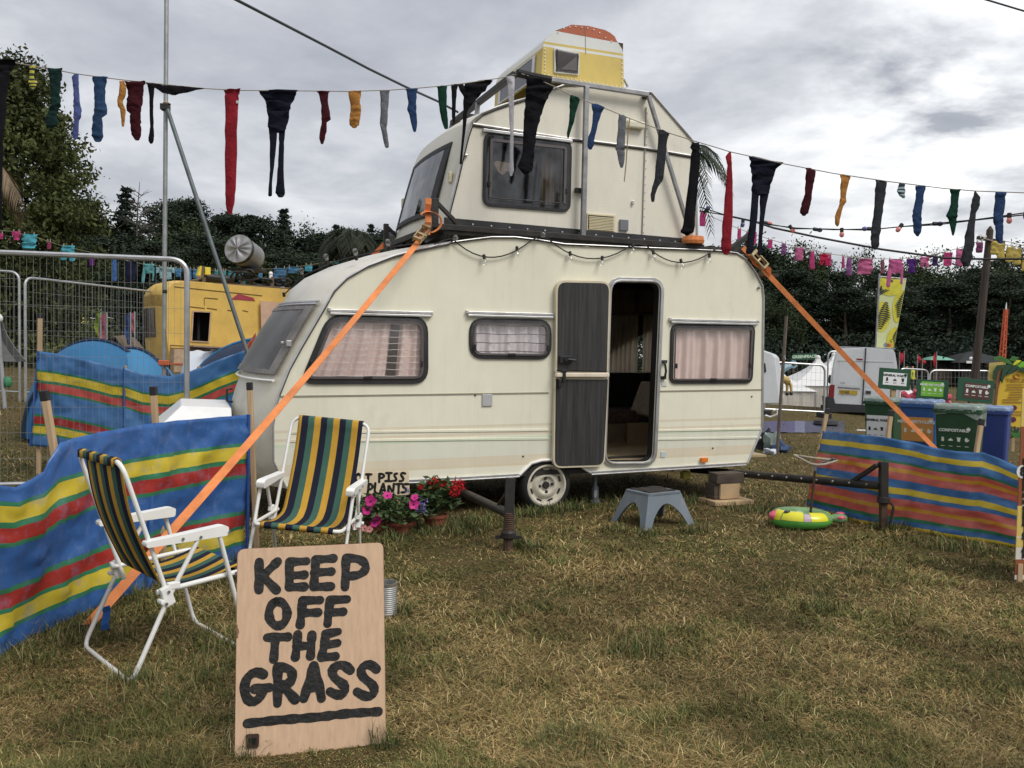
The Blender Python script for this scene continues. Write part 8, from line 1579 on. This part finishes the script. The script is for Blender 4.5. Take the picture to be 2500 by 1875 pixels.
# palm leaf banner -------------------------------------------------------
DBN=29.;bf=root('palm_leaf_banner',gp(2136,DBN),'tall pale banner printed with dark palm leaves on yellow ovals, behind the van','banner');ba=lambda u,v,d=0.:at(u,v,DBN)+Vc((0,d,0))
m=MB();m.tube([gp(2134,DBN),ba(2147,668)],.035,7);m.tube([ba(2147,675),ba(2213,681)],.02,6);m.build('pole',RAWSTEEL,bf)
def bpt(x,y):
 t=(x,y);l=(lerp(2148,2138,y),lerp(676,862,y));r=(lerp(2212,2182,y),lerp(682,862,y));return ba(lerp(l[0],r[0],x),lerp(l[1],r[1],x),.03*math.sin(x*4+y*5))
m=MB();m.sheet([[bpt(x,y)for x in np.linspace(0,1,10)]for y in np.linspace(1,0,24)],.01);m.build('cloth',mat('pale_lime_cloth',(.62,.66,.36),.7,var=.05,transl=.2),bf,smooth=True)
OV=mat('yellow_print',(.52,.47,.04),.7);LF=mat('dark_leaf_print',(.012,.020,.020),.7)
def bpatch(pts,name,material,d):
 a=[bpt(x,y)+Vc((0,-d,0))for x,y in pts];b=[q+Vc((0,.004,0))for q in a];k=len(a);m=MB();c=sum((q for q in a),Vc())/k;m.add([c]+a,[(0,(i+1)%k+1,i+1)for i in range(k)]);m.build(name,material,bf)
def clampx(p):return(max(.02,min(.98,p[0])),max(.01,min(.99,p[1])))
for cx2,cy2,rx2,ry2 in((.42,.10,.46,.14),(.18,.52,.38,.20),(.92,.37,.32,.22),(.88,.82,.36,.17),(.08,.97,.2,.05)):bpatch([clampx((cx2+rx2*math.cos(t),cy2+ry2*math.sin(t)))for t in np.linspace(0,6.283,25)[:-1]],'yellow_oval',OV,.012)
for cx2,cy2,dx,dy,L2_ in((.20,.13,.25,-.10,.2),(.22,.50,-.10,.17,.22),(.98,.33,-.05,.17,.2),(.98,.80,-.06,.14,.2)):
 for i in range(-6,7):
  bx,by=cx2+dx*i/6,cy2+dy*i/6
  for sg in(-1,1):
   l=L2_*(1-abs(i)/8)*1.7;ex2,ey2_=bx+sg*l,by+.035-.02*abs(i)/6;bpatch([clampx((bx,by-.006)),clampx(((bx+ex2)/2,(by+ey2_)/2-.012)),clampx((ex2,ey2_)),clampx(((bx+ex2)/2,(by+ey2_)/2+.010)),clampx((bx,by+.006))],'printed_leaf',LF,.020)
   # utility pole -------------------------------------------------------------
u0,u1=gp(2372,24),at(2417,562,24.);up_=root('utility_pole',u0,'leaning dark wooden utility pole with a crossarm on the right','utility pole');WOODP=mat('tarred_wood',(.055,.042,.034),.9,var=.35,scale=3,stretch=(4,4,.5),bump=.3,bscale=20)
m=MB();m.tube([u0,u1,u1+(u1-u0).normalized()*.12],[.125,.095,.02],10);m.build('shaft',WOODP,up_);a,b=at(2386,580,23.9),at(2452,592,23.9);m=MB();m.bar(a,b,.09,.09);m.build('crossarm',WOODP,up_)
for u,v in((2394,574),(2404,577)):m=MB();q=at(u,v,23.85);m.box(q,(.10,.02,.06));m.box(q+Vc((0,0,-.05)),(.02,.02,.06));m.build('insulator_plate',WHITEP,up_)
cord('overhead_wire',[(0,2440,586),(0,2470,592),(0,2500,600),(0,2600,615)],'thin wires leaving the crossarm of the utility pole to the right',.012,'wire',MATS['pale_line'],lambda u:23.8)
# mesh fence on the right ---------------------------------------------------
def rfence(ua,ub,D,ht,label):A,B=gp(ua,D),gp(ub,D+.3);return fence_panel(A,B,ht,label,'mesh fence panels on the right',r=.028,step=.13,wr=.003,feet=True,hs=6,rad=.22)
hA=lambda u,v,D:at(u,v,D).z-gz(at(u,v,D).x,D)
rfence(1868,2014,22.5,hA(1950,888,22.5),'mesh fence panel between the white trailer and the van');rfence(2021,2170,27.5,1.95,'mesh fence panel passing behind the white van');rfence(2196,2267,27.5,hA(2240,902,27.5),'short stretch of mesh fence just right of the van');rfence(2271,2420,27.5,hA(2350,905,27.5),'mesh fence panel behind the compost sign and utility pole')
# white pagoda tents
def pagoda(U,Vp,D,half,label,eave=None,Vb=985):
 p=at(U,Vp,D);g=Vc((p.x,p.y,gz(p.x,p.y)));H=p.z-g.z;he=H*.44;r=root('pagoda_tent',g,label,'tent','white pagoda tents');P=[]
 for i in range(9):
  q=i/8;w_=half*(1-q)**1.7+.07;z=he+(H-he)*q;P.append([(g.x+w_*x,g.y+w_*y,g.z+z-(.10*half*(1-q)*(1-max(abs(x),abs(y))+.0)))for x,y in((-1,-1),(-.5,-1),(0,-1),(.5,-1),(1,-1),(1,-.5),(1,0),(1,.5),(1,1),(.5,1),(0,1),(-.5,1),(-1,1),(-1,.5),(-1,0),(-1,-.5),(-1,-1))])
 CAN=mat('white_canvas',(.74,.74,.73),.7,var=.04,transl=.15);m=MB();m.sheet(P);m.sphere(Vc((p.x,p.y,p.z)),.12,7);m.build('roof',CAN,r,smooth=True,ang=50)
 m=MB();hx2=half*1.0
 for(a,b)in(((-1,-1),(1,-1)),((1,-1),(1,1)),((1,1),(-1,1)),((-1,1),(-1,-1))):A=g+Vc((a[0]*hx2,a[1]*hx2,0));B=g+Vc((b[0]*hx2,b[1]*hx2,0));m.sheet([[A.lerp(B,t)+Vc((0,.02*math.sin(t*30),z))for t in np.linspace(0,1,14)]for z in(0,he*.97)],.01)
 m.build('side_wall',mat('tent_wall',(.50,.47,.42),.7,var=.12,scale=2),r)
 for a in((-1,-1),(1,-1),(-1,1),(1,1)):m=MB();q=g+Vc((a[0]*hx2,a[1]*hx2*1.01,0));m.tube([q,q+Vc((0,0,he))],.04,6);m.build('leg',GALV,r)
pagoda(1997,873,39,1.75,'white pagoda tent with the lower peak, left of the van');pagoda(2036,866,41,2.0,'taller white pagoda tent just behind the left edge of the van');pagoda(1906,905,38,1.2,'low white pagoda tent partly hidden by the thin pole');pagoda(2214,946,36,.9,'small white pagoda tent roof seen between two bin signs')
# organisation board at the wood edge
a,b=at(1934,880,46),at(1992,878,46);gg=at(1962,905,46);gb_=root('green_signboard',Vc((gg.x,gg.y,gz(gg.x,gg.y))),'dark green board lettered GREENPEACE at the edge of the wood','sign');hb=16*46/2000;x_=(b-a).normalized();m=MB();m.prism([(0,0),((b-a).length,0),((b-a).length,hb),(0,hb)],a,x_,CU,.05);m.build('board',mat('board_green',(.012,.055,.035),.6),gb_)
text('GREENPEACE',hb*.62,a+x_*((b-a).length/2)+CU*hb*.5,x_,CU,mat('pale_green_letter',(.42,.58,.42),.6),gb_,'lettering',off=.06,bold=.012);m=MB()
for q in(.1,.9):c_=a+x_*((b-a).length*q);m.bar(Vc((c_.x,c_.y+.08,gz(c_.x,c_.y))),c_+CU*hb+Vc((0,.08,0)),.1,.1)
m.build('legs',WOODP,gb_)
# hoarding, kiosk, gazebo and distant things
DH=52.;a,b=gp(2236,DH),gp(2420,DH);hd=root('wooden_hoarding',(a+b)/2,'brown wooden hoarding at the foot of the right hand wood','fence');n_=30;HM=mat('hoarding_wood',(.075,.055,.042),.9,var=.3,scale=3);zt_=at(2320,880,DH).z
for i in range(n_):A=a.lerp(b,i/n_);B=a.lerp(b,(i+.93)/n_);m=MB();hz_=gz(A.x,A.y);m.box(Vc(((A.x+B.x)/2,A.y,(zt_+hz_)/2-.03*(i%3))),((B-A).length,.05,zt_-hz_));m.build('plank',HM,hd)
def kiosk(U,V,D,w,h,roofc,label,wallc,name='kiosk',cat='stall'):
 p=at(U,V,D);g=Vc((p.x,p.y,gz(p.x,p.y)));r=root(name,g,label,cat);zt=p.z;P=[[Vc((g.x+w*x*k,g.y+w*y*k,z))for x,y in((-1,-1),(1,-1),(1,1),(-1,1),(-1,-1))]for k,z in((1,zt-h),(.55,zt-h*.4),(.04,zt))];m=MB();m.sheet(P);m.build('roof',roofc,r)
 for a in((-1,-1),(1,-1),(-1,1),(1,1)):m=MB();m.tube([g+Vc((a[0]*w*.95,a[1]*w*.95,0)),Vc((g.x+a[0]*w*.95,g.y+a[1]*w*.95,zt-h))],.05,5);m.build('leg',BLKP,r)
 m=MB();m.box(Vc((g.x,g.y+w*.8,(g.z+zt-h)/2)),(w*1.8,.05,zt-h-g.z));m.build('back_wall',wallc,r);m=MB();m.box(Vc((g.x,g.y-w*.6,g.z+.5)),(w*1.5,.5,1.0));m.build('counter',wallc,r);return r
kiosk(2287,868,50,.75,.28,mat('mint_roof',(.16,.36,.27),.6),'small kiosk with a mint green roof in front of the brown hoarding',HM);kiosk(2370,858,50,1.6,.7,mat('dark_gazebo',(.02,.022,.024),.8),'dark gazebo beside the utility pole at the foot of the wood',BLKP,'gazebo','gazebo')
p=at(2370,884,48.3);m=MB();m.box(p,(.5,.05,.14));tag(m.build('white_notice',WHITEP,None),'white notice hanging on the dark gazebo','notice');p=at(2371,875,48.3);m=MB();m.sphere(p,.12,6,(1,.4,.8));tag(m.build('round_notice',WHITEP,None),'round white sign above the notice on the dark gazebo','sign')
p=at(2240,852,56);gg=Vc((p.x,p.y,gz(p.x,p.y)));r=root('grey_marquee',gg,'grey marquee at the edge of the wood above the hoarding','tent');m=MB();zt_=p.z;m.sheet([[Vc((gg.x+x,gg.y+y,z))for y in(-1.5,1.5)]for x,z in((-1.0,gg.z),(-1.0,zt_-.5),(0,zt_),(1.6,zt_-.3),(1.6,gg.z))]);m.build('canvas',mat('grey_marquee_m',(.10,.11,.12),.8),r)
FLG=fabric('red_flag',(.50,.05,.07))
for i,(u,vt,vb)in enumerate(((2196,858,892),(2208,857,886),(2240,865,888),(2287,858,900),(2252,876,892))):
 t,D=at(u,vt,48),48;g=Vc((t.x,t.y,gz(t.x,t.y)));r=root('pennant',g,['red pennant nearest the van','red pennant second from the van','short red pennant over the hoarding','tall thin red pennant beside the mint kiosk','low red pennant left of the mint kiosk'][i],'flag','red pennants');m=MB();m.tube([g,t],.03,5);m.build('pole',RAWSTEEL,r);zb_=at(u,vb,D).z;m=MB();m.sheet([[Vc((t.x+(.02+.20*math.sin(PI*q)**.8)*k*(-1 if i%2 else 1),t.y+.03*math.sin(q*9),lerp(t.z,zb_,q)))for k in(0,.5,1)]for q in np.linspace(0,1,8)],.008);m.build('cloth',FLG,r)
def lump(u,v,D,w,h,col,label,name='inflatable_heap',cat='inflatable',seed=0):
 p=at(u,v,D);g=Vc((p.x,p.y,gz(p.x,p.y)));rr=random.Random(seed);r=root(name,g,label,cat);m=MB()
 for i in range(6):c_=Vc((g.x+rr.uniform(-.45,.45)*w,g.y+rr.uniform(-.2,.2)*w,g.z+h*(.2+.65*rr.random())));e_=Vc((rr.uniform(-.3,.3)*w,0,rr.uniform(-.15,.2)*h));m.tube([c_-e_*1.2,c_-e_,c_,c_+e_,c_+e_*1.2],[.03,.12*h,.16*h,.12*h,.03],7)
 m.build('tubes',mat('vinyl_%s'%name+str(seed),col,.4,var=.15,spec=.5),r,smooth=True);return r
HP=(.58,.06,.12)
lump(2232,928,33,.9,.85,HP,'pink red inflatable heap between the first two bin signs',seed=1);lump(2180,895,45,1.1,.5,(.6,.08,.2),'pink inflatable just right of the van roof line',seed=2);lump(2329,930,34,.7,.8,HP,'small pink red inflatable beside the compost sign',seed=3);lump(1927,905,46,1.2,.9,(.6,.10,.11),'bright pink red inflatable lying on the slope behind the thin pole',seed=4);lump(1972,905,50,.5,.4,HP,'tiny pink inflatable between the thin pole and the pagoda',seed=5)
m=MB();m.tube([at(1893,912,44),at(1915,898,44),at(1930,893,44)],[.35,.22,.16],8);m.lathe([(.10,-.06),(.20,-.05),(.22,.0),(.20,.05),(.10,.06)],at(1937,890,44),Matrix.Rotation(PI/2,3,'X'),12,False);p=at(1893,912,44);m.tube([Vc((p.x,p.y,gz(p.x,p.y))),p],.12,6);tag(m.build('blue_inflatable',mat('pale_blue_vinyl',(.20,.32,.38),.4),None,smooth=True),'pale blue inflatable arm with a ring end on the slope behind the thin pole','inflatable')
# lattice mast, striped orange
a,b=gp(2440,30),at(2456,755,30);mm_=root('lattice_mast',a,'slim orange lattice mast behind the yellow menu board','mast');m=MB();
for k in range(3):o_=Vc((.16*math.cos(k*2.1),.16*math.sin(k*2.1),0));m.tube([a+o_,b+o_*.35],.03,5)
for i in range(22):q0,q1=a.lerp(b,i/22),a.lerp(b,(i+1)/22);s0=.16*(1-.65*i/22);m.tube([q0+Vc((s0*(-1 if i%2 else 1),-.03,0)),q1+Vc((s0*(1 if i%2 else-1),-.03,0))],.022,4)
m.build('lattice',mat('mast_orange',(.50,.10,.04),.6,var=.2),mm_);m=MB();m.tube([b,b+(b-a).normalized()*.25],[.03,.008],6);m.build('tip',WHITEP,mm_)
# tropical menu board -----------------------------------------------------
DM=13.2;me_=lambda u,v,d=0.:at(u,v,DM)+Vc((0,d,0));mb_g=me_(2475,1060);mb_g=Vc((mb_g.x,mb_g.y,gz(mb_g.x,mb_g.y)));tb_=root('menu_board',mb_g,'yellow cut out menu board with painted palm leaves at the right edge','sign')
def mpoly(pts,name,material,d,th=.02):
 a=[me_(2350+x/6.913,850+y/6.913,d)for x,y in pts];b=[q+Vc((0,th,0))for q in a];k=len(a);tri=tessellate_polygon([[Vc((q[0],-q[1],0))for q in pts]]);m=MB();f=[]
 for t in tri:
  pa,pb,pc=[pts[i]for i in t];s=(pb[0]-pa[0])*(pc[1]-pa[1])-(pb[1]-pa[1])*(pc[0]-pa[0]);t=t if s<0 else(t[0],t[2],t[1]);f+=[tuple(t),(t[0]+k,t[2]+k,t[1]+k)]
 m.add(a+b,f+[(i,(i+1)%k,k+(i+1)%k,k+i)for i in range(k)]);return m.build(name,material,tb_)
MY=mat('menu_yellow',(.60,.41,.035),.55,var=.06,scale=3);MYP=mat('menu_pale_yellow',(.62,.50,.16),.6);MLG=mat('menu_leaf',(.045,.15,.03),.55,var=.3,scale=6);MLD=mat('menu_leaf_dark',(.014,.055,.024),.55,var=.3);MLL=mat('menu_leaf_lime',(.16,.42,.03),.5);MBR=mat('menu_trunk',(.16,.07,.035),.7,var=.3);MCI=mat('menu_maroon',(.09,.015,.05),.5)
mpoly([(490,250),(760,230),(760,700),(470,540)],'back_panel',MYP,.05)
mpoly([(520,990),(560,800),(600,640),(700,450),(820,440),(960,370),(1080,420),(1300,560),(1420,900),(1400,1250),(1150,1330),(980,1340),(720,1310),(640,1110),(560,1060)],'front_panel',MY,0.)
mpoly([(585,330),(700,340),(620,560),(585,700),(540,1120),(500,1120),(540,700),(560,480)],'trunk_cutout',MBR,-.03)
for pts,mm in(([(500,150),(620,130),(740,190),(840,280),(700,250),(600,215),(500,205)],MLG),([(690,280),(560,290),(500,380),(485,500),(520,545),(550,400),(640,330)],MLD),([(690,290),(640,370),(615,520),(640,590),(690,440),(760,360),(830,260)],MLD),([(700,460),(850,260),(960,230),(900,330),(830,400)],MLD),([(770,200),(820,135),(920,150),(850,230)],MLG),([(815,290),(880,200),(960,205),(900,270)],mat('menu_bright_yellow',(.62,.62,.03),.5)),([(880,290),(950,230),(1060,220),(1250,260),(1100,310),(940,330)],MLL),([(860,350),(940,300),(1080,330),(1200,460),(1000,400)],MLD)):mpoly(pts,'leaf_cutout',mm,-.05)
for cx2,cy2,n in((660,1400,9),(840,1480,9)):
 for i in range(n):a=math.radians(lerp(200,-20,i/(n-1)));l=150;ex2,ey2_=cx2+l*math.cos(a),cy2-l*math.sin(a)*1.15;mpoly([(cx2-8,cy2),(lerp(cx2,ex2,.5)-18,lerp(cy2,ey2_,.5)-8),(ex2,ey2_),(lerp(cx2,ex2,.5)+18,lerp(cy2,ey2_,.5)+8),(cx2+8,cy2)],'grass_cutout',MLD if i%3 else MLG,-.06-.004*i)
mpoly([(740,1440),(850,1420),(950,1450),(930,1510),(800,1500)],'grass_cutout',MLG,-.11)
for x,y in((862,1006),(850,1204)):mpoly([(x+50*math.cos(t),y+43*math.sin(t))for t in np.linspace(0,6.283,17)[:-1]],'round_print',MCI,-.012,.008)
mxv=lambda x,y:me_(2350+x/6.913,850+y/6.913,-.012);text('TIBISCA',.088,mxv(890,550),CR-CU*.02,CU,mat('menu_brown_ink',(.28,.13,.02),.6),tb_,'printed_title',off=.0,bold=.001)
m=MB();m.tube([mxv(910+48*math.cos(t),470+36*math.sin(t))for t in np.linspace(0,6.283,20)],.010,5,cap=False);m.build('ring_emblem',mat('menu_orange',(.5,.22,.02),.5),tb_)
rr=random.Random(4)
for i,y in enumerate(list(range(625,960,42))+[1080,1130]):
 x0=740+rr.uniform(-30,60)-(i>5)*60;m=MB();m.prism([(0,0),(.30+rr.uniform(-.06,.1),0),(.30,.014),(0,.014)],mxv(x0,y),CR,CU,.002);m.build('printed_line',MATS['menu_brown_ink'],tb_)
m=MB();m.bar(mxv(870,1640)+Vc((0,.06,-.1)),mxv(870,700)+Vc((0,.06,0)),.05,.05);m.build('stake',PLY,tb_)
# groundsheet, dark bag and plank -----------------------------------------
p=at(1950,1042,11.6);gsm=ramp_mat('purple_groundsheet',[(0,(.03,.03,.07)),(.15,(.04,.032,.10)),(.45,(.10,.105,.17)),(.56,(.022,.022,.06)),(.75,(.015,.015,.03))],axis=0,rough=.5,bump=.5,bscale=8,var=.3);P=[]
for i in range(9):row=[];
P=[[(lambda q:Vc((q.x,q.y,gz(q.x,q.y)+.012+.05*abs(noise.noise(Vc((u*.03,v*.12,1)))))))(ground(u,v))for j,u in enumerate(np.linspace(1840,2062,30))]for i,v in enumerate(np.linspace(1058,1030,9))]
m=MB();m.sheet(P);tag(m.build('groundsheet',gsm,None,smooth=True,ang=180),'crumpled purple and blue groundsheet on the grass behind the caravan tail','groundsheet')
p=ground(2016,1040);m=MB();m.lathe([(.24,0),(.30,.05),(.27,.13),(.14,.17),(.0001,.18)],p,Matrix.Diagonal((1,.8,1)),18);tag(m.build('bean_bag',mat('dark_cushion',(.035,.034,.038),.8,var=.25,scale=5,bump=.4,bscale=12),None,smooth=True),'slumped dark grey cushion on the grass beside the groundsheet','cushion')
a,b=ground(2092,1052),ground(2122,1054);m=MB();m.bar(a+Vc((0,0,.02)),b+Vc((.3,0,.02)),.06,.03);tag(m.build('white_plank',WHITEP,None),'short white plank on the grass left of the first green bin','plank')
# two distant people ---------------------------------------------------------
def person(u,v,D,coat,label,seed=0):
 p=at(u,v,D);g=Vc((p.x,p.y,gz(p.x,p.y)));me=bpy.data.meshes.new('body');V=[(0,0,.95),(0,0,1.2),(0,0,1.42),(0,0,1.52),(0,-.01,1.66),(.19,0,1.40),(.25,.02,1.12),(.23,-.08,.88),(-.19,0,1.40),(-.26,.02,1.12),(-.22,-.10,.90),(.10,0,.9),(.11,.0,.48),(.12,.02,.06),(.12,-.12,.03),(-.10,0,.9),(-.11,-.06,.48),(-.12,.0,.06),(-.12,-.14,.03)]
 E=[(0,1),(1,2),(2,3),(3,4),(2,5),(5,6),(6,7),(2,8),(8,9),(9,10),(0,11),(11,12),(12,13),(13,14),(0,15),(15,16),(16,17),(17,18)];R=[.15,.14,.15,.06,.11,.075,.055,.04,.075,.055,.04,.10,.07,.05,.04,.10,.07,.05,.04]
 me.from_pydata(V,E,[]);o=bpy.data.objects.new('person',me);COL.objects.link(o);o.location=g;md=o.modifiers.new('skin','SKIN');
 for k,s in enumerate(me.skin_vertices[0].data):s.radius=(R[k],R[k]*.8);s.use_root=(k==0)
 sb=o.modifiers.new('sub','SUBSURF');sb.levels=1;sb.render_levels=1
 me.materials.append(ramp_mat('clothes_%d'%seed,[(0,(.03,.03,.04)),(.53,coat),(.875,(.35,.2,.14)),(.96,(.05,.03,.02))],src='Object',axis=2,lo=0,hi=1.75,rough=.8));tag(o,label,'person','distant people');o.rotation_euler.z=.4*seed
 return o
person(2214,905,45,(.60,.14,.03),'person in an orange hi vis jacket standing on the slope right of the van',1);person(2228,906,45,(.50,.50,.06),'person in a yellow hi vis vest standing on the slope right of the van',2)
